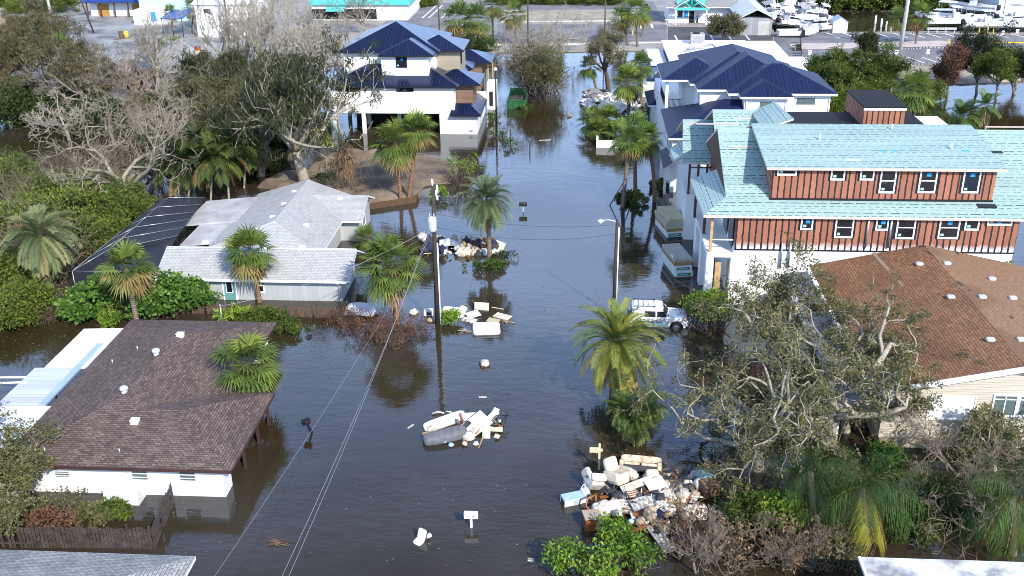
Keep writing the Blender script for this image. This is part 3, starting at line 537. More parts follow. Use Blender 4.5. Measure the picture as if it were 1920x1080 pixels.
# long shed dormer
MB().box(14.2, 30.2, 72.5, 80.0, 7.6, 10.52).build('dormer_wall', zipd, t_)
m_ = MB().slab([(13.7, 72.05, 10.66), (30.75, 72.05, 10.66), (30.75, 80.3, 11.78), (13.7, 80.3, 11.78)], .2, 0, 1); m_.slab([(13.7, 80.3, 11.78), (30.75, 80.3, 11.78), (30.75, 84.0, 10.3), (13.7, 84.0, 10.3)], .2, 0, 1); m_.build('dormer_roof', [teal, lum], t_)
MB().box(14.15, 30.25, 72.40, 72.495, 7.95, 8.2).build('dormer_flashing', black, t_)
for a, b, c, d, mu, tg in ((14.54, 15.94, 9.93, 10.40, None, 2), (18.41, 19.43, 9.60, 10.44, None, 2), (20.51, 21.53, 9.62, 10.46, None, 2), (21.98, 23.12, 8.65, 10.46, [('h', .52)], 2), (24.78, 26.03, 8.69, 10.48, [('h', .52)], 3), (27.87, 29.1, 8.72, 10.48, None, 3)):
    window(t_, a, b, c, d, 72.5, fr=.11, mull=mu, tags=tg, tape=black)
for a, b, c, d, mu, tg in ((16.35, 17.24, 6.17, 7.22, None, 3), (18.85, 20.18, 5.58, 7.22, [('h', .5)], 2), (21.75, 22.66, 6.2, 7.22, None, 3), (23.25, 24.6, 5.56, 7.2, [('h', .54)], 2), (26.28, 27.75, 5.61, 7.22, [('h', .54)], 3), (28.08, 29.1, 6.3, 7.24, None, 2), (29.63, 31.4, 6.7, 7.2, None, 3)):
    window(t_, a, b, c, d, 71.23, fr=.11, mull=mu, tags=tg, tape=black)
m_ = MB()
for a, b in ((21.1, 21.28), (22.75, 22.92)): MB().tube([((a + b) / 2, 71.13, 4.9), ((a + b) / 2, 71.13, 7.2)], .085, 8).build('downspout', greymetal, t_)
for x in (15.15, 15.75): MB().tube([(x, 71.1, 3.2), (x, 71.1, 5.2)], .07, 8).build('conduit', greymetal, t_)
# balconies on the left
m_ = MB().box(9.7, 11.68, 71.25, 80.0, 3.88, 4.22).box(9.7, 10.25, 71.26, 72.0, -.8, 3.88).box(11.5, 11.67, 71.26, 72.0, -.8, 3.88).box(9.7, 10.25, 74.9, 75.9, -.8, 3.88).box(9.7, 10.25, 78.6, 79.98, -.8, 3.88)
m_.build('balcony', white, t_)
m_ = MB().box(9.4, 12.2, 85.0, 94, -.8, 4.2); m_.build('rear_balcony', white, t_); MB().box(9.4, 11.66, 80.05, 80.3, 3.9, 4.2).build('balcony_edge', white, t_)
for x, y, zt, mm in ((9.95, 71.5, 7.2, woodn), (9.9, 75.4, 7.25, woodd), (9.55, 79.1, 7.2, woodd)): MB().box(x - .1, x + .1, y - .1, y + .1, 4.22, zt).build('timber_post', mm, t_)
for x in (9.6, 10.35, 11.1): MB().box(x - .09, x + .09, 85.1, 85.28, 4.2, 7.2).build('timber_post', woodd, t_)
m_ = MB().box(11.60, 11.69, 72.0, 74.2, 4.3, 6.8).box(11.60, 11.69, 75.0, 77.4, 4.3, 6.8); m_.build('balcony_door', glass, t_)
MB().tube([(9.95, 71.5, 5.2), (11.66, 71.5, 5.2)], .06, 6).build('handrail', trim, t_)
MB().tube([(9.6, 85.15, 6.6), (11.5, 85.15, 6.6)], .06, 6).build('brace', woodd, t_)
MB().box(10.5, 10.95, 72.1, 72.2, -.4, 3.2).box(11.35, 11.49, 71.9, 72.0, -.4, 3.4).build('timber_panel', woodn, t_)
def rake(mb, a, b, w, m=0): mb.slab([(a[0], a[1], a[2] + .02), (b[0], b[1], b[2] + .02), (b[0], b[1] + w, b[2] + .02), (a[0], a[1] + w, a[2] + .02)], .05, m)
for i, (px, py, z, l) in enumerate(((1404, 218, 11.2, 2.6), (1395, 260, 11.2, 2.4), (1890, 262, 10.6, 3.8), (1300, 234, 9.4, 1.5), (1345, 228, 10.9, 3.6))):
    g = G(px, py, z); zz = {0: 8.75 + .474 * (g[1] - 80.2), 1: zr(g[1]), 2: zr(g[1]), 3: ZE2 + .4615 * (g[1] - 84.2), 4: 8.75 + .474 * (g[1] - 80.2)}[i]
    MB().box(g[0] - l / 2, g[0] + l / 2, g[1] - .06, g[1] + .06, zz + .01, zz + .08).build('batten', lum, rf, loc=None).parent = rf
for o_ in list(rf.children):     # battens lie on the roof, in the house's frame
    o_.location = (-21, -78, 0)
for px, py, mm, w_, l_ in ((1655, 283, bluemark, .5, .12), (1678, 283, bluemark, .4, .12), (1811, 283, bluemark, .5, .12), (1850, 386, black, .5, .2), (1870, 285, black, .5, .25), (1600, 300, lum, 1.2, .1)):
    g = G(px, py, 10.9)
    for _ in range(6): zz = zr(g[1]) if py > 380 or px > 1865 else 10.66 + (g[1] - 72.05) * .1358; g = G(px, py, zz + .02)
    MB().slab([(g[0] - w_ / 2, g[1] - l_ / 2, zz + .02), (g[0] + w_ / 2, g[1] - l_ / 2, zz + .02), (g[0] + w_ / 2, g[1] + l_ / 2, zz + .05), (g[0] - w_ / 2, g[1] + l_ / 2, zz + .05)], .04).build('roof_scrap', mm, t_)
for px, py in ((1784, 280), (1537, 262), (1672, 243)):
    g = G(px, py, 11.2)
    for _ in range(6): zz = 10.66 + (g[1] - 72.05) * .1358; g = G(px, py, zz)
    MB().tube([(g[0], g[1], zz - .05), (g[0], g[1], zz + .45)], .07, 8).build('vent_pipe', whitep, t_)
# ================================================================== LEFT navy roofed house on piles
tanw = stripes('tan_panel', (0.33, 0.29, 0.21), (0.22, 0.19, 0.14), 0.6, 0.02, 1, rough=0.7, var=0.05, bump=0.2)
cedar = stripes('cedar_cladding', (0.20, 0.125, 0.08), (0.10, 0.05, 0.03), 0.15, 0.02, 1, rough=0.6, var=0.15, bump=0.3)
n1_ = thing('navy_roofed_house', 'white three storey house on piles with stacked navy metal hip roofs left of the street', 'house', (-21, 126, 0))
MB().box(-30.0, -15.0, 119.7, 136.0, 2.53, 5.76).build('wall', white, n1_)
MB().box(-16.9, -12.35, 119.72, 131, -.8, 2.52).build('garage', white, n1_)
m_ = MB().box(-14.95, -12.9, 121.2, 126, 2.52, 5.76); m_.build('cedar_wall', cedar, n1_)
for x, y in ((-26.2, 119.95), (-29.8, 120.1), (-26.5, 124.4), (-29.8, 128), (-22, 128), (-22.2, 122)): MB().box(x - .22, x + .22, y - .22, y + .22, -.8, 2.525).build('pile', white, n1_)
MB().box(-29.5, -17, 130.5, 131, -.8, 2.5).build('rear_wall', mat('shaded_block', (.16, .15, .14), .9), n1_)  # dark backing: shade under the house put into the block colour
MB().box(-23.9, -18.2, 121.3, 125, 6.0, 9.2).box(-29.0, -17.6, 123.6, 135.5, 6.0, 9.2).build('upper_wall', white, n1_)
MB().box(-18.3, -14.75, 124.6, 130.5, 6.0, 9.2).build('tan_wall', tanw, n1_)
m_ = MB().hip(-30.6, -14.4, 119.1, 132, 5.9, .4, t=.14, mf=1).hip(-18.5, -11.9, 120.4, 126.6, 5.905, .4, t=.145, mf=1).hip(-18, -13.75, 129.7, 133.9, 5.9, .4, t=.14, mf=1).hip(-18.5, -11.6, 133.2, 139.5, 5.91, .4, t=.14, mf=1)
m_.build('lower_roof', [navy, black], n1_)
m_ = MB().hip(-24.2, -17.5, 120.7, 128.5, 9.3, .4, t=.16, mf=1).hip(-29.6, -17.0, 122.9, 136.2, 9.305, .42, t=.165, mf=1).hip(-21.2, -14.2, 123.9, 131.2, 9.31, .38, t=.17, mf=1)
m_.build('upper_roof', [navy, black], n1_)
m_ = MB().slab([(-15.5, 119.0, 2.5), (-11.8, 119.0, 2.5), (-13.3, 120.6, 3.6), (-15.4, 120.6, 3.6)], .16, 0, 1).slab([(-11.8, 119.0, 2.5), (-11.8, 127.4, 2.5), (-13.2, 127.4, 3.5), (-13.3, 120.6, 3.6)], .16, 0, 1); m_.build('awning_roof', [navy, black], n1_)
window(n1_, -22.14, -20.8, 7.75, 9.1, 121.3, fr=.07, frame=black, mull=[('v', .45)], tags=3); window(n1_, -21.97, -19.9, 5.2, 5.7, 119.7, fr=.07, frame=black, tags=3); window(n1_, -28.4, -26.4, 5.2, 5.7, 119.7, fr=.07, frame=black, tags=2)
window(n1_, 125, 126.2, 7.4, 9.0, -14.75, '+x', fr=.08, frame=black)
m_ = MB().box(-12.2, -11.0, 132.2, 134.2, -.8, 3.6); m_.build('stair_tower', white, n1_)
MB().box(-11.9, -11.45, 132.12, 132.19, .5, 2.4).build('doorway', dark, n1_)
m_ = MB().box(-13.2, -11.9, 127.5, 132, 2.3, 2.5).box(-13.2, -11.95, 127.45, 127.5, 2.5, 3.5); m_.build('balcony', white, n1_)
for y in (127.6, 130): MB().box(-12.1, -12.0, y, y + .1, 2.5, 5.76).build('balcony_post', greymetal, n1_)
for x, y in ((-12.2, 134.2), (-11.9, 138)): MB().box(x - .09, x + .09, y - .09, y + .09, -.8, 5.8).build('timber_post', woodn, n1_)
MB().box(-18.4, -13, 133.9, 139, -.8, 5.8).build('rear_wing', cedar, n1_)
MB().box(-13.3, -12.9, 119.69, 119.715, .32, .5).build('flood_vent', greymetal, n1_)
# ================================================================== RIGHT navy roofed house
n2_ = thing('navy_roofed_house', 'white house with navy metal roofs and stepped eaves behind the teal roofed one', 'house', (16, 108, 0))
shadew = mat('shaded_white_siding', (0.76, 0.77, 0.78), 0.6, 0.05, 1.0)  # cooler, darker white: shade put into the side wall colour
MB().box(9.2, 22.5, 98.2, 126, -.8, 5.6).build('lower_wall', stripes('white_panel_siding', (.77, .77, .77), (.6, .61, .62), .45, .015, 0, rough=.6, var=.04, bump=.3), n2_)
m_ = MB().box(11.0, 25.3, 112.0, 120, 5.5, 8.85).box(12.45, 25.2, 105.05, 112.0, 5.5, 8.85).box(16.5, 20.75, 101.85, 105.05, 5.5, 8.85).box(20.75, 25.3, 103.3, 105.05, 3.0, 8.85).box(20.75, 25.3, 105.05, 112, -.8, 5.5); m_.build('upper_wall', white, n2_)
m_ = MB().hip(8.75, 16.5, 109.1, 117.6, 9.0, .42, t=.2, mf=1).hip(11.55, 22.7, 107.25, 123, 9.004, .42, t=.205, mf=1).hip(12.05, 23.7, 104.5, 118, 9.008, .42, t=.21, mf=1).hip(16.0, 21.25, 101.3, 112, 9.012, .42, t=.215, mf=1).hip(15.0, 25.85, 102.75, 112.6, 9.016, .42, t=.22, mf=1)
m_.build('upper_roof', [navym, trim], n2_)
m_ = MB().hip(8.75, 22.6, 97.6, 109.5, 5.75, .42, t=.18, mf=1); m_.build('lower_roof', [navym, trim], n2_)
MB().box(9.2, 11.1, 109.6, 117, 5.55, 5.8).build('porch_floor', white, n2_)
for x, y in ((9.4, 109.75), (11.0, 111.6)): MB().box(x - .16, x + .16, y - .16, y + .16, 5.8, 8.8).build('porch_post', trim, n2_)
for a in range(2):
    p_ = MB(); 
    if a == 0: p_.box(9.42, 11.0, 109.66, 109.71, 6.75, 6.82).box(9.42, 11.0, 109.66, 109.71, 5.85, 5.92); [p_.box(9.5 + i * .13, 9.53 + i * .13, 109.67, 109.7, 5.9, 6.76) for i in range(12)]
    else: p_.box(9.26, 9.31, 109.9, 117, 6.75, 6.82).box(9.26, 9.31, 109.9, 117, 5.85, 5.92); [p_.box(9.27, 9.3, 110 + i * .15, 110.03 + i * .15, 5.9, 6.76) for i in range(46)]
    p_.build('railing', black, n2_)
window(n2_, 21.85, 23.85, 7.7, 8.55, 103.3, fr=.07, pane=glassg, frame=trim); window(n2_, 17.95, 19.3, 6.3, 8.5, 101.85, fr=.06, pane=glassg, frame=trim)
window(n2_, 105.8, 106.8, 6.2, 8.5, 12.45, '-x', fr=.08, pane=glassg); window(n2_, 109.3, 109.7, 6.2, 8.6, 12.45, '-x', fr=.08, pane=glassg)
for y in (99.6, 102.4, 106, 119, 123): window(n2_, y, y + .9, 3.3, 5.0, 9.2, '-x', fr=.09)
for px in (15.6, 16.7): MB().tube([(px, 104.9 if px < 16 else 101.7, 8.6), (px, 104.95 if px < 16 else 101.75, 6.0)], .06, 6).build('downpipe', trim, n2_)
for x in (20.6, 25.2): MB().tube([(x, 101.75 if x < 21 else 103.2, 8.6), (x, 101.8 if x < 21 else 103.25, 5.0)], .06, 6).build('downpipe', trim, n2_)
MB().slab([(8.35, 97.2, 2.75), (9.25, 97.2, 3.35), (9.25, 103.3, 3.35), (8.35, 103.3, 2.75)], .1, 0, 1).build('awning', [navym, trim], n2_)
MB().hip(8.2, 12, 121.2, 128.8, 3.3, .42, t=.15, mf=1).build('side_roof', [navym, trim], n2_); MB().box(9.0, 11.5, 126, 128.3, -.8, 3.2).build('side_wall', shadew, n2_)
for y in (97.5, 100.4, 103): MB().box(8.5, 8.75, y, y + .25, -.8, 2.7).build('awning_post', trim, n2_)
# ================================================================== FAR: dry land, road, parking lots, shops, marina
def gz(px, py, z): return G(px, py, z)[:2]
land = mat('pale_ground', (0.36, 0.34, 0.31), 0.9, col2=(0.22, 0.20, 0.17), vs=0.16, bump=0.2)
LZ = 0.25
ground('ground', [gz(-60, 186, LZ), gz(330, 186, LZ), gz(470, 150, LZ), gz(620, 120, LZ), gz(900, 104, LZ), gz(935, 96, LZ), gz(1040, 95, LZ), gz(1205, 92, LZ), gz(1225, 120, LZ), gz(1380, 140, LZ), gz(1450, 150, LZ), gz(1452, 60, LZ), gz(1430, 0, LZ), (45, 700), (-400, 700), (-400, 150)], LZ, 1.2, land)
ground('ground', [gz(1450.5, 150, LZ), gz(1800, 148, LZ), gz(1990, 142, LZ), (140, 165), (140, 205), gz(1920, 60, LZ), gz(1780, 58, LZ), gz(1560, 60, LZ), gz(1452.5, 60, LZ)], LZ, 1.2, land)
ground('ground', [gz(1440, 18, LZ), gz(1700, 20, LZ), gz(1850, 24, LZ), (160, 214), (300, 700), (45.5, 700)], LZ, 1.2, soil)
def sheet(name, pts, z, m, kind='structure'): return MB().poly([(x, y, z) for x, y in pts]).build(name, m, kind=kind)
Z1 = LZ + .006; Z2 = LZ + .012
sheet('parking_lot', [gz(1452, 121, Z1), gz(1925, 124, Z1), gz(1960, 66, Z1), gz(1560, 62, Z1), gz(1452, 64, Z1)], Z1, asphalt)
sheet('parking_lot', [gz(-40, 180, Z1), gz(215, 178, Z1), gz(330, 110, Z1), gz(620, 70, Z1), gz(600, 25, Z1), gz(120, 20, Z1), gz(-60, 60, Z1)], Z1, wetlot)
sheet('parking_lot', [gz(700, 62, Z1), gz(930, 62, Z1), gz(920, 6, Z1), gz(760, 4, Z1)], Z1, asphalt)
sheet('road', [gz(700, 84, Z1), gz(1250, 76, Z1), gz(1250, 46, Z1), gz(931, 44, Z1), gz(931, 63, Z1), gz(700, 63, Z1)], Z1, asphalt)
sheet('road', [gz(931, 19, Z1), gz(1215, 17, Z1), gz(1215, 7, Z1), gz(921, 7, Z1)], Z1, asphalt)
sheet('sand_strip', [gz(940, 40, Z1), gz(1195, 37, Z1), gz(1190, 20, Z1), gz(935, 21, Z1)], Z1, sand)
sheet('road', [gz(1205, 40, Z1), gz(1245, 40, Z1), gz(1225, 2, Z1), gz(1208, 2, Z1)], Z1, asphalt)
sheet('parking_lot', [gz(1252, 76, Z1), gz(1450, 76, Z1), gz(1446, 52, Z1), gz(1252, 50, Z1)], Z1, mat('dark_asphalt', (.085, .085, .09), .7, .3, .4))
def mound(name, pts, h, m, seed, n=46, rough=0.25, z0=-0.3, hf=None):
    """an uneven heap of earth over a polygon footprint"""
    rg = np.random.RandomState(seed); P_ = np.array(pts); x0, y0 = P_.min(0); x1, y1 = P_.max(0); nx = n; ny = max(8, int(n * (y1 - y0) / max(1e-6, x1 - x0))); ny = min(ny, 60)
    def sdist(x, y):
        ins = False; d = 1e9
        for i in range(len(P_)):
            a, b = P_[i], P_[(i + 1) % len(P_)]
            if (a[1] > y) != (b[1] > y) and x < (b[0] - a[0]) * (y - a[1]) / (b[1] - a[1]) + a[0]: ins = not ins
            ab = b - a; t = max(0, min(1, ((x - a[0]) * ab[0] + (y - a[1]) * ab[1]) / (ab @ ab))); d = min(d, math.hypot(x - a[0] - t * ab[0], y - a[1] - t * ab[1]))
        return d if ins else -d
    ph = rg.rand(12, 4); V = []; F = []
    for j in range(ny + 1):
        for i in range(nx + 1):
            x = x0 - 1 + (x1 - x0 + 2) * i / nx; y = y0 - 1 + (y1 - y0 + 2) * j / ny; d = sdist(x, y)
            nn = sum(math.sin(x * (0.4 + 1.9 * p[0]) + y * (0.4 + 1.9 * p[1]) * (1 if p[3] > .5 else -1) + p[2] * 6.28) for p in ph) / 4
            hh = (hf(x, y) if hf else h); s = max(-.5, min(1.0, (d + 0.25 * nn) / max(1.2, hh * 1.6)))
            V.append((x, y, z0 + (hh - z0) * (1 - (1 - s) ** 2) + rough * nn * max(0, s) if s > 0 else z0 + s * 1.2))
    for j in range(ny):
        for i in range(nx): a = j * (nx + 1) + i; F.append((a, a + 1, a + nx + 2, a + nx + 1))
    return MB().mesh(V, F, 0, True).build(name, m, kind='structure')
mound('sand_bank', [gz(1480, 152, 0), gz(1640, 165, 0), gz(1810, 158, 0), gz(1990, 150, 0), gz(1980, 124, 0), gz(1500, 124, 0)], 0.5, sand, 3, rough=.12)
mound('dirt_mound', [gz(-60, 118, .3), gz(60, 110, .3), gz(85, 80, .3), gz(60, 60, .3), gz(-60, 60, .3)], 5.0, mat('tan_dirt', (.34, .25, .16), .95, col2=(.22, .155, .095), vs=.35, bump=.6, bs=3), 5, rough=.35, z0=.1)
mound('mud_bank', [gz(480, 352, 0), gz(560, 372, 0), gz(640, 386, 0), gz(700, 388, 0), gz(782, 378, 0), gz(800, 350, 0), gz(850, 345, 0), gz(862, 312, 0), gz(790, 292, 0), gz(700, 285, 0), gz(640, 280, 0), gz(600, 300, 0), gz(560, 325, 0), gz(500, 330, 0)], 0.55, mud, 7, n=60, rough=.16)
# -------- markings, kerbs, wheel stops
mk = MB()
for k in range(12): a = gz(1548 + k * 31, 62, Z2); mk.poly([(a[0], a[1], Z2), (a[0] + .35, a[1], Z2), (a[0] + 1.6, a[1] - 4.6, Z2), (a[0] + 1.25, a[1] - 4.6, Z2)][::-1])
for k in range(14): a = gz(1535 + k * 28, 118, Z2); mk.poly([(a[0], a[1], Z2), (a[0] + .35, a[1], Z2), (a[0] - .9, a[1] + 4.6, Z2), (a[0] - 1.25, a[1] + 4.6, Z2)])
for k in range(6): a = gz(790 + k * 12, 34, Z2); mk.poly([(a[0], a[1], Z2), (a[0] + .35, a[1], Z2), (a[0] + .9, a[1] + 18, Z2), (a[0] + .55, a[1] + 18, Z2)]) if k in (0, 1, 3) else None
for k in range(5): a = gz(1268 + k * 34, 75, Z2); mk.poly([(a[0], a[1], Z2), (a[0] + .3, a[1], Z2), (a[0] + .3, a[1] + 5, Z2), (a[0], a[1] + 5, Z2)])
for x in (1200, 1222): a = gz(x, 53, Z2); mk.poly([(a[0], a[1], Z2), (a[0] + .4, a[1], Z2), (a[0] + .4, a[1] + 5, Z2), (a[0], a[1] + 5, Z2)])
mk.build('parking_line', paintw, kind='structure')
pinkc = mat('pinkish_concrete', (.50, .42, .39), .85, .15, .6)
def kerb_island(p, q, w, h=.14): 
    a, b = Vector((*gz(*p, LZ), 0)), Vector((*gz(*q, LZ), 0)); d = (b - a).normalized(); n = Vector((-d.y, d.x, 0)) * w; pts = []
    for s in range(9): an = math.pi / 2 + math.pi * s / 8; pts.append(a + d * math.cos(an) * w + n * math.sin(an))
    for s in range(9): an = -math.pi / 2 + math.pi * s / 8; pts.append(b + d * math.cos(an) * w + n * math.sin(an))
    MB().slab([(p_.x, p_.y, LZ + h) for p_ in pts], .2).build('kerb_island', pinkc, kind='structure')
kerb_island((1505, 87), (1600, 86), 2.2); kerb_island((1660, 84), (1770, 82), 2.2)
for p, q in (((700, 86), (1040, 84)), ((1045, 84), (1240, 80)), ((940, 42), (1190, 39))):
    a, b = gz(*p, LZ), gz(*q, LZ); MB().obox(((a[0] + b[0]) / 2, (a[1] + b[1]) / 2, LZ + .07), ((b[0] - a[0]) / 2, (b[1] - a[1]) / 2, 0), (.0, .25, 0), (0, 0, .07)).build('kerb', concl, kind='structure')
ws = MB().box(-.85, .85, -.09, .09, 0, .13, 0); 
for x in (-.6, -.1, .4): ws.box(x, x + .22, -.095, .095, .0, .135, 1)
w0 = None
stops = [(1512 + k * 17, 121.5) for k in range(9)] + [(1700 + k * 19, 121) for k in range(8)] + [(1668 + k * 16, 92) for k in range(4)] + [(1735 + k * 15, 90) for k in range(4)]
for i, (px, py) in enumerate(stops):
    g = gz(px, py, Z1)
    if w0 is None: w0 = ws.build('wheel_stop', [conc, black], loc=(0, 0, 0), label='low concrete wheel stop with black bands at the edge of the lot', cat='wheel stop', group='wheel stops along the parking lot'); w0.location = (*g, Z1)
    else: c = w0.copy(); COL.objects.link(c); c.location = (*g, Z1)
# -------- poles and signs
def pole(px, py, h, r0, r1, m, label, name='utility_pole', lean=(0, 0), cat='pole', z=0.0, extra=None):
    g = G(px, py, z); t = thing(name, label, cat, g); MB().tube([(g[0], g[1], g[2] - .9), (g[0] + lean[0], g[1] + lean[1], g[2] + h)], [r0, r1], 10).build('post', m, t)
    if extra: extra(t, g)
    return t
pole(1688, 93, 20, .34, .24, concl, 'tall pale concrete pole rising beside two palms in the parking lot', z=LZ, lean=(.35, 0))
pole(98, 36, 14, .28, .22, concl, 'pale concrete pole standing behind the tall pines at the upper left', z=LZ, lean=(-.6, 0))
pole(178, 62, 14, .16, .11, woodw, 'thin leaning wooden pole on the wet lot before the blue roofed shop', z=LZ, lean=(-3.4, 0))
pole(64, 8, 10, .25, .22, concl, 'short pale concrete pole at the upper left corner', z=LZ)
pole(1457, 45, 11, .3, .16, trim, 'white tilted mast sticking out of the wrecked boats', name='boat_mast', lean=(-2.2, 0), cat='mast')
for px, py, h, l in ((824, 60, 7, 'thin dark lamp pole beside the far parking lot'), (990, 78, 10, 'dark wooden pole at the road end, left of the pair of tall palms'), (1165, 58, 12, 'dark wooden pole among the palms at the road end'), (1133, 90, 9, 'slim dark pole by the brown vines left of the far palm')): pole(px, py, h, .14, .10, woodd, l, z=LZ)
pole(430, 78, 16, .2, .15, woodd, 'dark wooden pole behind the bare trees at the upper left', z=LZ)
def street_sign(px, py, label, h=2.1, w=.5, hh=.7, col=None, group=None):
    g = G(px, py, LZ); t = thing('parking_sign', label, 'sign', g, group); MB().tube([(g[0], g[1], LZ - .1), (g[0], g[1], LZ + h)], .04, 6).build('post', greymetal, t); MB().box(g[0] - w / 2, g[0] + w / 2, g[1] - .06, g[1] - .042, LZ + h - hh, LZ + h).build('sign_panel', col or whitep, t)
    MB().box(g[0] - w * .32, g[0] + w * .32, g[1] - .066, g[1] - .0605, LZ + h - hh * .45, LZ + h - hh * .28).build('sign_mark', mat('red_mark', (.5, .05, .05), .6), t)
for px, py in ((1516, 119), (1678, 119), (1737, 118)): street_sign(px, py, 'small white parking sign on a grey post along the sandy edge of the lot', group='white parking signs on the sandy edge')
for px, py in ((1877, 81), (1904, 78)): street_sign(px, py, 'small white sign near the yellow barrier at the right edge', group='white signs by the yellow barrier')
yel = mat('yellow_sign', (.75, .70, .03), .5)
g = G(1172, 56, LZ); t = thing('warning_sign', 'yellow diamond road sign beside the palms at the road end', 'sign', g); MB().tube([(g[0], g[1], LZ - .1), (g[0], g[1], LZ + 2.9)], .05, 6).build('post', greymetal, t); MB().obox((g[0], g[1] - .07, LZ + 2.5), (.42, 0, .42), (-.42, 0, .42), (0, .012, 0)).build('sign_panel', yel, t)
bl = MB().tube([(0, 0, -.1), (0, 0, 1.15)], .11, 10).ell((0, 0, 1.15), (.11, .11, .09), seg=10, rings=5)
b0 = bl.build('bollard', paintyel, loc=(0, 0, 0), label='yellow bollard beside the boat trailers at the upper right', cat='bollard', group='yellow bollards at the marina')
for i, (px, py) in enumerate(((1835, 63), (1844, 67), (1851, 64), (1861, 67))):
    o = b0 if i == 0 else b0.copy(); 
    if i: COL.objects.link(o)
    o.location = G(px, py, LZ)
for (px, py), l in (((1638, 93), 'single yellow bollard at the left end of the kerb island'), ((1777, 87), 'yellow bollard standing under the dark post on the lot'), ((1186, 70), 'yellow bollard at the road end near the palm trunks'), ((925, 73), 'yellow hydrant post left of the far palm trunk')):
    o = b0.copy(); COL.objects.link(o); o.location = G(px, py, LZ); o['label'] = l; del o['group']
g = G(1857, 90, LZ); t = thing('gate_barrier', 'yellow and black barrier arm across the lot at the right edge', 'barrier', g); MB().box(g[0] - .5, g[0] + .5, g[1] - .3, g[1] + .3, LZ, LZ + 1.2).build('housing', black, t); MB().box(g[0] - .55, g[0] - .501, g[1] - .35, g[1] + .35, LZ, LZ + 1.25).box(g[0] + .501, g[0] + .55, g[1] - .35, g[1] + .35, LZ, LZ + 1.25).build('housing_trim', paintyel, t)
MB().box(g[0] + .6, g[0] + 7.5, g[1] - .08, g[1] + .08, LZ + .8, LZ + 1.0).build('arm', paintyel, t)
g = G(1496, 94, LZ); t = thing('parking_kiosk', 'black and yellow kiosk at the left end of the kerb island', 'kiosk', g); MB().box(g[0] - .45, g[0] + .45, g[1] - .4, g[1] + .4, LZ, LZ + 1.0).build('body', black, t); MB().box(g[0] - .5, g[0] - .451, g[1] - .45, g[1] + .45, LZ, LZ + 1.1).box(g[0] + .451, g[0] + .5, g[1] - .45, g[1] + .45, LZ, LZ + 1.1).build('trim', paintyel, t)
# -------- shed, rail
def wallbox(px0, px1, py, depth, z1, z0=LZ):
    a = G(px0, py, z0); b = G(px1, py, z0); return a[0], b[0], (a[1] + b[1]) / 2, (a[1] + b[1]) / 2 + depth
bluegrey = mat('bluish_shingle', (.36, .44, .52), .6, .15, 1.0)
x0, x1, y0, y1 = wallbox(1561, 1588, 62, 3.0, 2)
t = thing('storage_shed', 'small white shed with a pale blue gable roof beside the marina', 'shed', ((x0 + x1) / 2, y0, LZ))
m_ = MB().box(x0, x1, y0, y1, LZ - .1, LZ + 2.0); m_.poly([(x0, y0, LZ + 2.0), (x1, y0, LZ + 2.0), ((x0 + x1) / 2, y0, LZ + 2.75)]); m_.build('wall', whitep, t); m_ = MB(); gabley(m_, x0 - .15, x1 + .15, y0 - .15, y1 + .15, LZ + 1.95, LZ + 2.85, (x0 + x1) / 2, .08, 0, 0); m_.build('roof', bluegrey, t)
for s in (0, 1): xx = (x0 + x1) / 2 + (s - 1) * .62 + .02; MB().box(xx, xx + .58, y0 - .04, y0 - .002, LZ + .05, LZ + 1.8).build('door', mat('shed_door', (.66, .68, .68), .5, .06), t)
g = G(1740, 62, LZ); g2 = G(1789, 62, LZ); t = thing('guard_rail', 'low grey guard rail along the marina edge below the boats', 'rail', g)
for k in range(4): x = g[0] + (g2[0] - g[0]) * k / 3; MB().box(x - .08, x + .08, g[1] - .08, g[1] + .08, LZ - .1, LZ + 1.0).build('post', conc, t)
MB().box(g[0] - .3, g2[0] + .3, g[1] - .13, g[1] - .081, LZ + .6, LZ + 1.0).build('beam', conc, t)
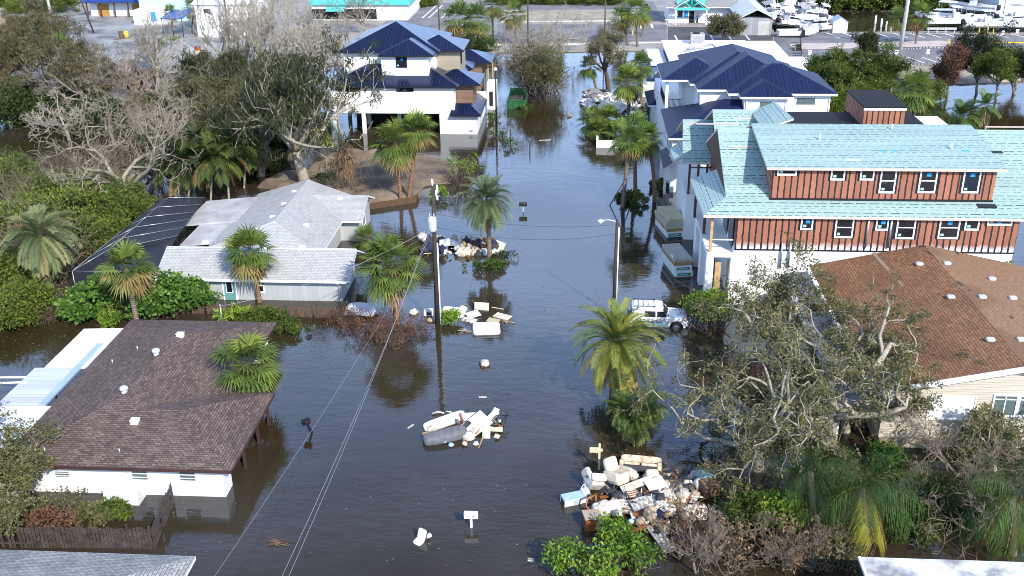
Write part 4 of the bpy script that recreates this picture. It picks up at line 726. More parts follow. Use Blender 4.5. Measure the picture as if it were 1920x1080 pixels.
# -------- boats
bhull = mat('white_gelcoat', (.78, .79, .80), .25, .06, 1.0, spec=.6); bnavy = mat('dark_hull', (.03, .035, .05), .35, .2); bred = mat('red_stripe', (.35, .05, .06), .5); bgrey = mat('grey_vinyl', (.30, .31, .33), .6, .2)
def make_boat(L=7.5, B=2.5, D=1.25, kind='centre', stripe=None, label='', loc=(0, 0, 0), rz=0, tilt=(0, 0), group=None, hull=None):
    t = thing('motor_boat', label, 'boat', loc, group, rz, built_world=False); t.rotation_euler = (tilt[0], tilt[1], rz)
    V = []; F = []; ns = 9; prof = []
    for i in range(ns + 1):
        f = i / ns; x = -L / 2 + L * f; b = B / 2 * (1 - max(0, (f - .45) / .55) ** 2.2) * (0.9 + .1 * min(1, f * 4)); b = max(b, .03); sh = D + .45 * max(0, f - .4) ** 1.5 * D; kz = 0.0 + .75 * D * max(0, (f - .7) / .3) ** 2
        prof.append((x, b, sh)); V += [(x, -b, sh), (x, -b * .88, kz + .45 * (sh - kz) * .8), (x, 0, kz), (x, b * .88, kz + .45 * (sh - kz) * .8), (x, b, sh)]
    for i in range(ns):
        for j in range(4): a = i * 5 + j; F.append((a, a + 1, a + 6, a + 5))
    F.append((4, 3, 2, 1, 0)); m_ = MB().mesh(V, F, 0, False); m_.build('hull', hull or bhull, t)
    dk = MB()
    for i in range(ns):
        a, b = prof[i], prof[i + 1]; dk.poly([(a[0], -a[1] * .86, a[2] - .28), (a[0], a[1] * .86, a[2] - .28), (b[0], b[1] * .86, b[2] - .28), (b[0], -b[1] * .86, b[2] - .28)][::-1])
    for s in (-1, 1):
        for i in range(ns):
            a, b = prof[i], prof[i + 1]; q = [(a[0], s * a[1], a[2] + .01), (b[0], s * b[1], b[2] + .01), (b[0], s * b[1] * .84, b[2] + .01), (a[0], s * a[1] * .84, a[2] + .01)]; dk.poly(q if s < 0 else q[::-1])
            q = [(a[0], s * a[1] * .84, a[2] + .01), (b[0], s * b[1] * .84, b[2] + .01), (b[0], s * b[1] * .84, b[2] - .28), (a[0], s * a[1] * .84, a[2] - .28)]; dk.poly(q if s < 0 else q[::-1])
    dk.build('deck', mat('boat_deck', (.62, .62, .60), .6, .1) if 'boat_deck' not in bpy.data.materials else bpy.data.materials['boat_deck'], t)
    if stripe:
        st = MB()
        for s in (-1, 1):
            for i in range(ns): a, b = prof[i], prof[i + 1]; q = [(a[0], s * (a[1] + .012), a[2] - .1), (b[0], s * (b[1] + .012), b[2] - .1), (b[0], s * (b[1] + .012) * .985, b[2] - .32), (a[0], s * (a[1] + .012) * .985, a[2] - .32)]; st.poly(q if s > 0 else q[::-1])
        st.build('stripe', stripe, t)
    if kind == 'centre':
        MB().box(-.6, .5, -.4, .4, D - .3, D + .75).build('console', bhull, t); h_ = MB().box(-1.2, .7, -.95, .95, D + 1.75, D + 1.83); h_.build('top', bgrey if stripe else bhull, t)
        for x in (-1.0, .5):
            for y in (-.75, .75): MB().tube([(x, y, D - .28), (x, y, D + 1.75)], .03, 5).build('top_post', greymetal, t)
        MB().box(-1.6, -1.0, -.5, .5, D - .28, D + .3).build('seat', bgrey, t)
    elif kind == 'cabin':
        m_ = MB().prism([(-L * .22, D - .2), (L * .26, D - .1), (L * .14, D + .9), (-L * .2, D + 1.0)], -B * .33, B * .33); m_.build('cabin', bhull, t); m_ = MB().prism([(-L * .2, D + .45), (L * .205, D + .45), (L * .165, D + .78), (-L * .19, D + .82)], -B * .335, B * .335); m_.build('cabin_window', glass, t)
        MB().box(-L * .2, L * .08, -B * .36, B * .36, D + 2.3, D + 2.4).build('top', bhull, t)
        for x in (-L * .18, L * .06):
            for y in (-B * .3, B * .3): MB().tube([(x, y, D + .9), (x, y, D + 2.3)], .035, 5).build('top_post', greymetal, t)
        MB().tube([(-L * .1, 0, D + 2.4), (-L * .13, 0, D + 4.2)], .03, 5).build('antenna', trim, t)
    if kind != 'bare':
        for s in (-.35, .35): MB().rbox((-L / 2 - .25, s, D * .75 + .15), (.25, .2, .5), .6).build('outboard', black, t)
    return t
rg = random.Random(11)
wk = []
for i in range(30): 
    px = 1440 + rg.random() * 95; py = 28 + rg.random() * 30
    wk.append((px, py))
wk.sort(key=lambda p: p[1])
kinds = ['bare', 'centre', 'cabin']
wl = ['pale wrecked boat lying on its side in the heap of boats by the marina', 'white boat with a broken console in the heap by the marina', 'white cabin boat piled among the wrecks by the marina']
protos = {}
for i, (px, py) in enumerate(wk):
    k = i % 3; g = G(px, py, .4); z = .4 + rg.random() * 1.8 * (1 - abs((px - 1490) / 62)) ; tl = (rg.uniform(-.7, .7), rg.uniform(-.3, .3)); rz = rg.uniform(-.6, .6) + (math.pi if rg.random() < .5 else 0)
    if k not in protos: protos[k] = make_boat(rg.uniform(5.5, 7.0), 2.1, 1.0, kinds[k], [None, bred, None][k], wl[k], (g[0], g[1], z), rz, tl, ['bare wrecked hulls in the boat heap', 'wrecked open boats in the boat heap', 'wrecked cabin boats in the boat heap'][k])
    else: copy_tree(protos[k], (g[0], g[1], z), rz, rg.uniform(.85, 1.1), tilt=tl)
g = G(1496, 69, LZ); make_boat(7.2, 2.7, 1.2, 'bare', None, 'long white hull with a black strap lying at the front of the boat heap', (g[0], g[1], LZ), 0.06)
m_ = MB().box(g[0] + .3, g[0] + .9, g[1] - 1.4, g[1] - 1.30, LZ + .3, LZ + 1.35).box(g[0] + .3, g[0] + .9, g[1] - 1.4, g[1] + 1.3, LZ + 1.3, LZ + 1.34); m_.build('tarp_strap', black, loc=(g[0], g[1], LZ), label='black strap laid over the long white hull before the boat heap', cat='strap')
for (px, py, L_, k, st, rz, z, l) in ((1765, 42, 10, 'cabin', None, 2.6, .6, 'tall white cabin cruiser with a flybridge top beside the marina palms'), (1790, 48, 11, 'centre', None, .05, .5, 'long white open boat moored in front of the cruiser'), (1822, 22, 9, 'centre', bgrey, 2.5, 1.6, 'white boat with two black outboards raised on a lift before the marina shed'), (1815, 45, 8, 'centre', bnavy, .1, .3, 'small open boat with a dark stripe left of the black float'), (1760, 12, 9, 'cabin', None, 2.8, .6, 'white cabin boat behind the tall cruiser at the top edge'), (1850, 52, 8, 'centre', None, .0, 1.2, 'small white boat standing on the black float'), (1885, 52, 7.5, 'centre', None, 3.1, 1.2, 'white boat near the right end of the black float'), (1905, 40, 7.5, 'centre', bnavy, .2, 1.2, 'boat with a dark canopy at the right edge of the marina'), (1870, 44, 7, 'bare', None, .1, 1.0, 'bare white hull behind the black float')):
    g = G(px, py, z); make_boat(L_, L_ * .32, L_ * .15, k, st, l, g, rz)
g = G(1812, 60, .1); g2 = G(1935, 58, .1); MB().box(g[0], g2[0], g[1], g[1] + 2.6, -.3, 1.15).box(g[0] + .6, g[0] + 1.2, g[1] - .03, g[1] - .001, .55, .9, 1).box(g[0] + 5, g[0] + 5.6, g[1] - .03, g[1] - .001, .55, .9, 1).build('floating_dock', [black, whitep], loc=(g[0], g[1], 0), label='black sided floating dock with small white notices along the marina', cat='dock')
g = G(1640, 45, .2)
for k, (px, py) in enumerate(((1641, 44), (1652, 50), (1661, 55), (1670, 58))): g = G(px, py, .1); MB().tube([(g[0], g[1], -1), (g[0], g[1], 1.5)], .18, 8).ell((g[0], g[1], 1.5), (.19, .19, .1), seg=8, rings=4).build('dock_piling', trim, loc=(g[0], g[1], 0), label='white topped piling in the dark marina water', cat='piling', group='pilings in the marina')
# -------- marina building
x0, x1 = G(1868, 34, LZ)[0], 115; y0 = G(1868, 34, LZ)[1]
t = thing('marina_building', 'pale blue grey metal building at the upper right corner', 'building', (x0, y0, LZ)); MB().box(x0, x1, y0, y0 + 22, LZ - .2, LZ + 9).build('wall', stripes('ribbed_white_wall', (.66, .69, .72), (.5, .52, .56), 1.2, .06, 0, rough=.5, var=.04, bump=.3), t); MB().box(x0 - .3, x1, y0 - .3, y0 + 22.3, LZ + 9, LZ + 9.4).build('roof', greymetal, t); MB().box(x0 + 1.2, x0 + 1.6, y0 - .2, y0 - .002, LZ, LZ + 9).build('downspout', trim, t)
# -------- shop with the teal gable, and the person at its door
tealp = mat('teal_paint', (.09, .50, .47), .5, .08); shingle_g = shingle('grey_shop_shingles', (.34, .34, .35), (.26, .26, .27), (.14, .14, .14), (.2, .2, .2), .3, .2, .4)
x0, x1 = G(1255, 50, LZ)[0], G(1352, 50, LZ)[0]; y0 = G(1300, 46, LZ)[1]
t = thing('teal_gabled_shop', 'small white shop with a teal trussed gable over its porch', 'shop', ((x0 + x1) / 2, y0, LZ))
MB().box(x0, x1 + 3, y0 + 2, y0 + 12, LZ, LZ + 3.1).build('wall', whitep, t); m_ = MB(); gable(m_, x0 - .5, x1 + 3.4, y0 + .6, y0 + 13, LZ + 3.1, LZ + 5.6, y0 + 6.5, .15, 0, 1); m_.build('roof', [shingle_g, trim], t)
gx0, gx1 = G(1266, 46, LZ)[0], G(1323, 46, LZ)[0]; gm = (gx0 + gx1) / 2
m_ = MB(); gabley(m_, gx0 - .5, gx1 + .5, y0 - .5, y0 + 7, LZ + 3.0, LZ + 5.2, gm, .14, 0, 1); m_.build('porch_roof', [shingle_g, trim], t)
MB().box(gx0 - .3, gx1 + .3, y0 - .4, y0 - .2, LZ + 2.7, LZ + 3.15).build('beam', tealp, t)
for a, b in (((gm, LZ + 3.15), (gm, LZ + 4.9)), ((gx0 + .6, LZ + 3.2), (gm, LZ + 4.9)), ((gx1 - .6, LZ + 3.2), (gm, LZ + 4.9)), ((gm, LZ + 3.2), (gm - 1.5, LZ + 4.3)), ((gm, LZ + 3.2), (gm + 1.5, LZ + 4.3))): MB().tube([(a[0], y0 - .3, a[1]), (b[0], y0 - .3, b[1])], .11, 4).build('truss', tealp, t)
MB().box(gx0 + .2, gx1 - .2, y0 + 1.2, y0 + 1.25, LZ + 3.1, LZ + 4.5).build('gable_panel', tealp, t)
for x in (gx0, gx1): MB().box(x - .12, x + .12, y0 - .4, y0 - .16, LZ, LZ + 2.7).build('porch_post', trim, t)
window(t, gx0 + .5, gx0 + 1.5, LZ + 1.0, LZ + 2.4, y0 + 2, fr=.08, pane=glass, frame=tealp); window(t, gx0 + 1.7, gx0 + 2.6, LZ + .9, LZ + 2.4, y0 + 2, fr=.08, pane=bluemark, frame=trim); MB().box(gx0 + 2.75, gx0 + 3.65, y0 + 1.93, y0 + 1.99, LZ, LZ + 2.2).build('door', dark, t)
m_ = MB().box(gx0 - 2, gx0 + 2.4, y0 - .35, y0 - .3, LZ + .9, LZ + 1.0)
for k in range(16): m_.box(gx0 - 2 + k * .28, gx0 - 1.96 + k * .28, y0 - .35, y0 - .3, LZ, LZ + .9)
m_.build('railing', trim, t)
def person(px, py, label, shirt, pants, z):
    g = G(px, py, z); skin = mat('skin', (.42, .25, .17), .6, .1); hair = mat('dark_hair', (.03, .02, .015), .7)
    t = thing('person', label, 'person', g, built_world=False)
    def blob(pts, rad, m, name): return MB().tube(pts, rad, 10).build(name, m, t)
    body = MB(); 
    body.tube([(0, 0, .92), (0, 0, 1.05), (0, 0, 1.25), (0, 0, 1.40), (0, 0, 1.46), (0, -.01, 1.52), (0, -.01, 1.56)], [.15, .145, .165, .17, .10, .06, .055], 12)
    body.ell((0, -.02, 1.66), (.085, .10, .125), seg=12, rings=8)
    for s in (-1, 1):
        body.tube([(s * .09, 0, .95), (s * .10, .0, .5), (s * .11, .02, .09), (s * .11, -.12, .04)], [.09, .06, .045, .04], 8); body.tube([(s * .17, 0, 1.40), (s * .24, .02, 1.15), (s * .22, -.12, .95), (s * .2, -.2, .92)], [.055, .045, .035, .03], 8)
        for k in range(4): body.tube([(s * .2 + (k - 1.5) * .02, -.2, .92), (s * .2 + (k - 1.5) * .022, -.27, .90 - .01 * k)], .009, 5)
        body.tube([(s * .17, -.19, .93), (s * .14, -.23, .92)], .010, 5); body.ell((s * .035, -.11, 1.68), (.012, .008, .008), seg=6, rings=4); body.ell((s * .086, 0, 1.66), (.012, .02, .03), seg=6, rings=4)
    body.ell((0, -.125, 1.65), (.014, .02, .022), seg=6, rings=4).build('body', skin, t)
    MB().tube([(0, 0, .88), (0, 0, 1.05), (0, 0, 1.25), (0, 0, 1.41), (0, 0, 1.46)], [.17, .165, .185, .185, .11], 12).tube([(-.17, 0, 1.41), (-.235, .02, 1.2)], [.07, .062], 8).tube([(.17, 0, 1.41), (.235, .02, 1.2)], [.07, .062], 8).build('shirt', shirt, t)
    MB().tube([(.09, 0, .97), (.10, 0, .5), (.11, .02, .1)], [.105, .075, .065], 8).tube([(-.09, 0, .97), (-.10, 0, .5), (-.11, .02, .1)], [.105, .075, .065], 8).build('trousers', pants, t)
    MB().ell((0, .01, 1.71), (.095, .105, .095), seg=12, rings=6).build('hair', hair, t); return t
person(1307, 44, 'person in a blue shirt and dark trousers standing at the shop porch', mat('blue_cloth', (.03, .10, .32), .8), mat('dark_cloth', (.03, .03, .05), .8), LZ)
# -------- grey warehouse right of the shop
x0, x1 = G(1386, 66, LZ)[0], G(1446, 66, LZ)[0]; y0 = G(1400, 66, LZ)[1]
t = thing('grey_warehouse', 'low grey warehouse with a pale roof and wide doors right of the shop', 'building', ((x0 + x1) / 2, y0, LZ)); MB().box(x0, x1, y0, y0 + 22, LZ, LZ + 3).build('wall', stripes('dark_grey_siding', (.28, .29, .30), (.2, .2, .21), .6, .03, 0, rough=.6), t); m_ = MB(); gabley(m_, x0 - .4, x1 + .4, y0 - .4, y0 + 22, LZ + 3, LZ + 4.6, (x0 + x1) / 2, .15, 0, 0); m_.build('roof', mat('pale_metal_roof', (.52, .53, .54), .5, .15, .5), t); MB().box(x0 + 3.2, x0 + 5.2, y0 - .05, y0 - .002, LZ, LZ + 2.5).build('door', conc, t)
# -------- blue walled flat roofed building
blw = mat('blue_wall', (.09, .16, .38), .6, .12, 1.0); wroof = mat('white_membrane', (.78, .78, .78), .6, col2=(.55, .55, .55), vs=.5, lo=.25, hi=.5)
a, b = G(1240, 76, 4.2), G(1368, 75, 4.2); c_ = G(1420, 125, 4.2)
t = thing('white_flat_roofed_building', 'blue walled building with broad white flat roofs behind the right navy house', 'building', (a[0], c_[1], LZ)); d_ = G(1213, 92, 3.4); e_ = G(1243, 148, 3.4)
MB().box(a[0] + .4, b[0] + 2, c_[1] - 4, a[1], LZ - .4, 4.0).build('wall', blw, t); MB().box(a[0], b[0] + 2.3, c_[1] - 4.3, a[1] + .3, 4.0, 4.22).build('roof', wroof, t)
MB().box(d_[0] + .1, a[0] + .4, e_[1] + 10, d_[1], -.5, 3.2).build('wing_wall', blw, t); MB().box(d_[0] - .1, a[0] - .01, e_[1] + 9.7, d_[1] + .3, 3.2, 3.4).build('wing_roof', wroof, t); MB().box(d_[0] + .6, a[0] - .5, e_[1] + 9.9, e_[1] + 9.98, LZ, 2.3).build('door', conc, t)
g = G(1308, 83, 4.25); t2 = thing('rooftop_unit', 'grey air conditioning unit on the white flat roof', 'air conditioner', g); MB().box(g[0] - 1.0, g[0] + 1.0, g[1], g[1] + 1.8, 4.24, 5.7).build('casing', mat('dull_metal', (.40, .38, .34), .6, .2), t2); MB().box(g[0] - .7, g[0] + .7, g[1] - .03, g[1] - .002, 4.5, 5.4).build('grille', bgrey, t2); MB().tube([(g[0] - .2, g[1] + .9, 5.7), (g[0] - .2, g[1] + .9, 5.85)], .55, 14).build('fan_guard', dark, t2)
for px, py, r in ((1285, 98, .12), (1293, 97, .1), (1341, 94, .1)): g = G(px, py, 4.2); MB().tube([g, (g[0], g[1], 4.9)], r, 7).build('roof_vent', greymetal, t)
m_ = MB(); g = G(1320, 92, 4.25); m_.tube([(g[0] - 2.6, g[1] - 1.2, 4.45), (g[0] - .5, g[1], 4.6), (g[0] + 1.2, g[1] + .2, 4.9), (g[0] + 1.8, g[1] - 1, 4.35)], .13, 6); m_.build('roof_duct', greymetal, t)
a, b = G(1381, 77, 4.2), G(1495, 77, 4.2)
t = thing('white_stepped_building', 'plain white stepped building with an outside stair right of the navy roofs', 'building', (a[0], a[1] - 8, LZ)); MB().box(a[0], G(1452, 77, 4.2)[0], a[1] - 16, a[1], -.3, 4.2).build('wall', white, t); MB().box(G(1452, 77, 4.2)[0] + .01, G(1492, 90, 3.2)[0], a[1] - 15, a[1] - 6, -.3, 3.0).build('wing', white, t)
g = G(1488, 115, LZ); m_ = MB()
for k in range(8): m_.box(g[0] - .1, g[0] + 1.1, g[1] + k * .3, g[1] + k * .3 + .3, LZ + k * .35, LZ + k * .35 + .08)
m_.build('stair', black, t); m_ = MB()
for k in range(5): m_.tube([(g[0] + 1.15, g[1] + k * .6, LZ + k * .7), (g[0] + 1.15, g[1] + k * .6, LZ + k * .7 + 1.1)], .04, 5)
m_.tube([(g[0] + 1.15, g[1], LZ + 1.1), (g[0] + 1.15, g[1] + 2.4, LZ + 3.9)], .05, 5).build('handrail', black, t)
# -------- long building with teal fascia
x0, x1 = G(590, 36, LZ)[0], G(763, 40, LZ)[0]; y0 = G(700, 38, LZ)[1]
t = thing('teal_trimmed_store', 'long white store with a teal fascia band beyond the left navy roofs', 'store', ((x0 + x1) / 2, y0, LZ)); MB().box(x0, x1, y0, y0 + 18, LZ, LZ + 3).build('wall', whitep, t); MB().box(x0 - .3, x1 + .5, y0 - .5, y0 + 18, LZ + 3, LZ + 4.3).build('roof', wroof, t); MB().box(x0 - .35, x1 + .55, y0 - .62, y0 - .505, LZ + 3.05, LZ + 4.0).build('fascia', tealp, t); MB().box(x1 + .505, x1 + .62, y0 - .6, y0 + 9, LZ + 3.05, LZ + 4.6).build('end_fascia', tealp, t); MB().slab([(G(618, 36, LZ)[0], y0 - 1.5, LZ + 2.0), (G(652, 36, LZ)[0], y0 - 1.5, LZ + 2.0), (G(652, 36, LZ)[0], y0, LZ + 2.8), (G(618, 36, LZ)[0], y0, LZ + 2.8)], .1).build('awning', tealp, t)
MB().box(x0, G(580, 36, LZ)[0] + 14, y0 - .06, y0 - .002, LZ + .2, LZ + 2.2).build('shopfront', dark, t)
# -------- blue roofed shop, tower, white buildings at the upper left
blueroof = stripes('bright_blue_metal_roof', (.02, .06, .26), (.015, .04, .18), .5, .05, 0, rough=.35, metal=.2, var=.06)
ply = mat('plywood_board', (.42, .22, .06), .8, .2, 1.0)
x0, x1 = G(166, 32, LZ)[0], G(266, 33, LZ)[0]; y0 = G(215, 32, LZ)[1]
t = thing('blue_roofed_shop', 'white boarded up shop under a bright blue metal roof at the top left', 'shop', ((x0 + x1) / 2, y0, LZ)); MB().box(x0, x1, y0 + 1.5, y0 + 10, LZ, LZ + 3).build('wall', whitep, t); MB().hip(x0 - 1.5, x1 + 1, y0 - .5, y0 + 12, LZ + 3, .42, t=.15, mf=1).build('roof', [blueroof, bnavy], t)
for px in (190, 256): g = G(px, 32, LZ); MB().box(g[0] - 1.2, g[0] + 1.2, y0 + 1.42, y0 + 1.49, LZ, LZ + 2.4).build('boarded_door', ply, t)
for k in range(5): xx = x0 + (x1 - x0) * k / 4; MB().box(xx - .12, xx + .12, y0 - .1, y0 + .14, LZ, LZ + 3).build('porch_post', woodd, t)
g = G(295, 40, LZ); pale_teal = mat('pale_teal_wall', (.42, .66, .68), .7, .08)
t = thing('pale_teal_tower', 'square pale teal tower with a painted arch next to the blue roofed shop', 'tower', g); MB().box(g[0] - 3.2, g[0] + .8, g[1], g[1] + 6, LZ, LZ + 9).build('wall', pale_teal, t); m_ = MB(); m_.tube([(g[0] - 1.2 + 1.1 * math.cos(a_), g[1] - .02, LZ + 3.6 + 1.6 * math.sin(a_)) for a_ in [math.pi * q / 10 for q in range(11)]], .09, 4); m_.build('painted_arch', whitep, t); MB().box(g[0] + .801, g[0] + 6, g[1] + 1, g[1] + 6, LZ, LZ + 7).build('side_wing', pale_teal, t)
g = G(252, 46, LZ); t = thing('low_white_wall', 'low plain white building in front of the pale teal tower', 'building', g); MB().box(g[0], G(310, 46, LZ)[0], g[1], g[1] + 5, LZ, LZ + 2.7).build('wall', whitep, t); MB().box(G(290, 44, LZ)[0], G(299, 44, LZ)[0], g[1] - .06, g[1] - .002, LZ + .6, LZ + 2.4).build('blue_door', bluemark, t)
g = G(372, 70, LZ); t = thing('white_gabled_building', 'tall plain white building behind the bare trees at the upper left', 'building', g); xx = G(470, 70, LZ)[0]; MB().box(g[0], xx, g[1], g[1] + 14, LZ, LZ + 6).build('wall', white, t); m_ = MB(); gable(m_, g[0] - .4, xx + .4, g[1] - .4, g[1] + 14.4, LZ + 6, LZ + 8, g[1] + 7); m_.build('roof', [wroof, trim], t); window(t, g[0] + 1.5, g[0] + 3, LZ + 4.2, LZ + 5.2, g[1], fr=.1)
g = G(305, 70, LZ); t = thing('blue_canopy', 'dark blue canopy on thin posts beside the white building', 'canopy', g); xx = G(366, 60, LZ)[0]; MB().slab([(g[0], g[1], LZ + 3.4), (xx, g[1], LZ + 3.4), (xx, g[1] + 6, LZ + 4.0), (g[0], g[1] + 6, LZ + 4.0)], .15).build('roof', blueroof, t)
for x in (g[0] + .2, (g[0] + xx) / 2, xx - .2): MB().tube([(x, g[1] + .2, LZ), (x, g[1] + .2, LZ + 3.3)], .08, 6).build('post', bnavy, t)
# -------- wrecked pink house
pink = stripes('faded_pink_boards', (.45, .27, .22), (.22, .13, .11), .4, .04, 0, rough=.8, var=.3)
p0 = G(232, 170, LZ); p1 = G(312, 150, LZ)
t = thing('wrecked_pink_house', 'wrecked pink walled house under a battered grey roof at the upper left', 'house', p0); m_ = MB().box(p0[0], p1[0], p0[1], p0[1] + 14, LZ, LZ + 3); m_.build('wall', pink, t); m_ = MB().slab([(p0[0] - 1.2, p0[1] - .8, 2.6), (p1[0] + .4, p0[1] - .8, 3.6), (p1[0] + .6, p0[1] + 14, 5.2), (p0[0] - 3, p0[1] + 14, 4.6)], .2); m_.slab([(p1[0] + .3, p0[1] - .5, 3.5), (p1[0] + 4, p0[1] + 1, 2.8), (p1[0] + 4, p0[1] + 12, 3.2), (p1[0] + .5, p0[1] + 14, 5.15)], .2); m_.build('roof', mat('battered_grey_roof', (.36, .35, .33), .85, col2=(.18, .17, .16), vs=.5, lo=.3, hi=.6), t)
MB().box(p0[0] + .6, p0[0] + 3.0, p0[1] - .06, p0[1] - .002, LZ + .2, LZ + 2.2).build('broken_opening', dark, t); MB().box(p0[0] + 4.5, p0[0] + 6, p0[1] - .06, p0[1] - .002, LZ + .9, LZ + 2.2).build('window', glass, t); MB().box(p0[0] + 1.0, p0[0] + 2.5, p0[1] - .12, p0[1] - .065, LZ + .4, LZ + 1.6).build('loose_board', ply, t)
p0 = G(25, 120, LZ); t = thing('small_hut', 'small beige hut under a bright blue roof at the left edge', 'hut', p0); MB().box(p0[0], p0[0] + 3.2, p0[1], p0[1] + 4, LZ, LZ + 2.6).build('wall', mat('beige_paint', (.45, .38, .24), .7, .1), t); MB().slab([(p0[0] - 6, p0[1] - .8, LZ + 2.6), (p0[0] + 5, p0[1] - .8, LZ + 2.9), (p0[0] + 4.5, p0[1] + 5, LZ + 3.4), (p0[0] - 6, p0[1] + 5, LZ + 3.4)], .15).build('roof', mat('bright_blue_tarp', (.02, .12, .42), .5, .15), t)
for (px, py, w_, h_, col, l, c) in ((66, 190, 4, 1.3, (.70, .72, .74), 'white boat hull stranded below the pines at the left edge', 'x'), (105, 190, 4.5, 1.4, (.33, .12, .05), 'rusty orange container beneath the pines', 'container'), (145, 188, 2.6, 2.0, (.36, .13, .07), 'small rusty orange shed right of the pines', 'shed'), (228, 72, 1.0, 1.3, (.12, .08, .05), 'dark barrel with a yellow side on the wet lot', 'barrel'), (355, 106, 4, 1.2, (.55, .10, .05), 'red and yellow kayak rack behind the wrecked pink house', 'rack')):
    g = G(px, py, LZ)
    if c == 'x': make_boat(6, 2.2, 1.0, 'bare', bnavy, l, g, .4, (.2, 0)); continue
    t = thing({'container': 'small_container', 'shed': 'rusty_shed', 'barrel': 'steel_barrel', 'rack': 'kayak_rack'}[c], l, c, g); mm = mat(c + '_paint', col, .7, .25, 1.0)
    if c == 'barrel': MB().tube([(g[0], g[1], LZ), (g[0], g[1], LZ + .3), (g[0], g[1], LZ + h_)], [.45, .47, .45], 12).build('body', mm, t); MB().tube([(g[0] + 1, g[1], LZ), (g[0] + 1, g[1], LZ + h_)], .4, 12).build('lid', paintyel, t)
    elif c == 'rack':
        for k in range(3): MB().rbox((g[0], g[1], LZ + .4 + k * .45), (2.2, .35, .2), .6).build('kayak', [mm, paintyel, mm][k], t)
        for s in (-1, 1): MB().box(g[0] + s * 1.4 - .05, g[0] + s * 1.4 + .05, g[1] - .45, g[1] + .45, LZ, LZ + 1.7).build('frame', woodd, t)
    else: MB().box(g[0] - w_ / 2, g[0] + w_ / 2, g[1], g[1] + 2.4, LZ, LZ + h_).build('body', mm, t); MB().box(g[0] - w_ / 2 - .1, g[0] + w_ / 2 + .1, g[1] - .1, g[1] + 2.5, LZ + h_, LZ + h_ + .1).build('roof', greymetal, t); MB().box(g[0] - .4, g[0] + .4, g[1] - .04, g[1] - .002, LZ, LZ + h_ * .85).build('door', dark, t)
# ================================================================== VEGETATION
RT = ROT
def PJ(p):
    c = RT.T @ (np.array(p, float) - np.array([0, 0, CAMH])); return 960 + FPX * c[0] / c[2], 540 + FPX * c[1] / c[2]
def zat(x, y, py):            # height above the water at which a plumb line through (x, y) reaches photo row py
    lo, hi = -1.0, 30.0
    for _ in range(40):
        m = (lo + hi) / 2
        if PJ((x, y, m))[1] > py: lo = m
        else: hi = m
    return (lo + hi) / 2
def nrm(a): return a / np.maximum(1e-9, np.linalg.norm(a, axis=-1, keepdims=True))
class LV:                      # a crown of many small leaf blades (diamond faces) with a per-leaf tint value
    def __init__(s): s.q = []; s.r = []
    def add(s, P_, A, S, droop=0.0, r=None, mid=0.45):
        P_ = np.asarray(P_, float); A = np.asarray(A, float); S = np.asarray(S, float); T_ = P_ + A; L = np.linalg.norm(A, axis=1, keepdims=True)
        if np.any(droop): T_ = T_ + np.array([0, 0, -1.0]) * L * (droop if np.isscalar(droop) else np.asarray(droop)[:, None])
        M_ = P_ + A * mid; s.q.append(np.stack([P_, M_ - S, T_, M_ + S], 1)); s.r.append(np.asarray(r, float) if r is not None else np.zeros(len(P_)))
    def build(s, name, m, parent=None, **k):
        q = np.concatenate(s.q); r = np.clip(np.concatenate(s.r), 0, 1); n = len(q); me = bpy.data.meshes.new(name)
        me.vertices.add(4 * n); me.loops.add(4 * n); me.polygons.add(n); me.vertices.foreach_set('co', q.reshape(-1).astype(np.float32)); me.loops.foreach_set('vertex_index', np.arange(4 * n, dtype=np.int32))
        me.polygons.foreach_set('loop_start', np.arange(0, 4 * n, 4, dtype=np.int32)); me.polygons.foreach_set('loop_total', np.full(n, 4, dtype=np.int32))
        a = me.attributes.new('rnd', 'FLOAT', 'FACE'); a.data.foreach_set('value', r.astype(np.float32)); me.materials.append(m); me.update(calc_edges=True); me.validate()
        o = bpy.data.objects.new(name, me); COL.objects.link(o)
        if parent is not None: o.parent = parent
        return tag(o, **k)
def onsphere(rs, n):
    v = rs.normal(size=(n, 3)); return nrm(v)
def puff(lv, rs, c, rad, n, L, W, r0=0.0, r1=0.6, up=0.35, droop=0.15, shell=0.55, flat=1.0):
    """one leaf clump"""
    d = onsphere(rs, n); rr = rad * (shell + (1 - shell) * rs.rand(n)) ** 1.0; P_ = np.asarray(c) + d * rr[:, None] * np.array([1, 1, flat])
    A = nrm(d * .7 + rs.normal(size=(n, 3)) * .55 + np.array([0, 0, up])); l = L * (.7 + .6 * rs.rand(n)); S = nrm(np.cross(A, rs.normal(size=(n, 3)) * .6 + np.array([0, 0, 1]))) * (W * (.7 + .6 * rs.rand(n)))[:, None]
    tone = r0 + (r1 - r0) * (rs.rand() * .6 + .4 * rs.rand(n)); lv.add(P_, A * l[:, None], S, droop, tone)
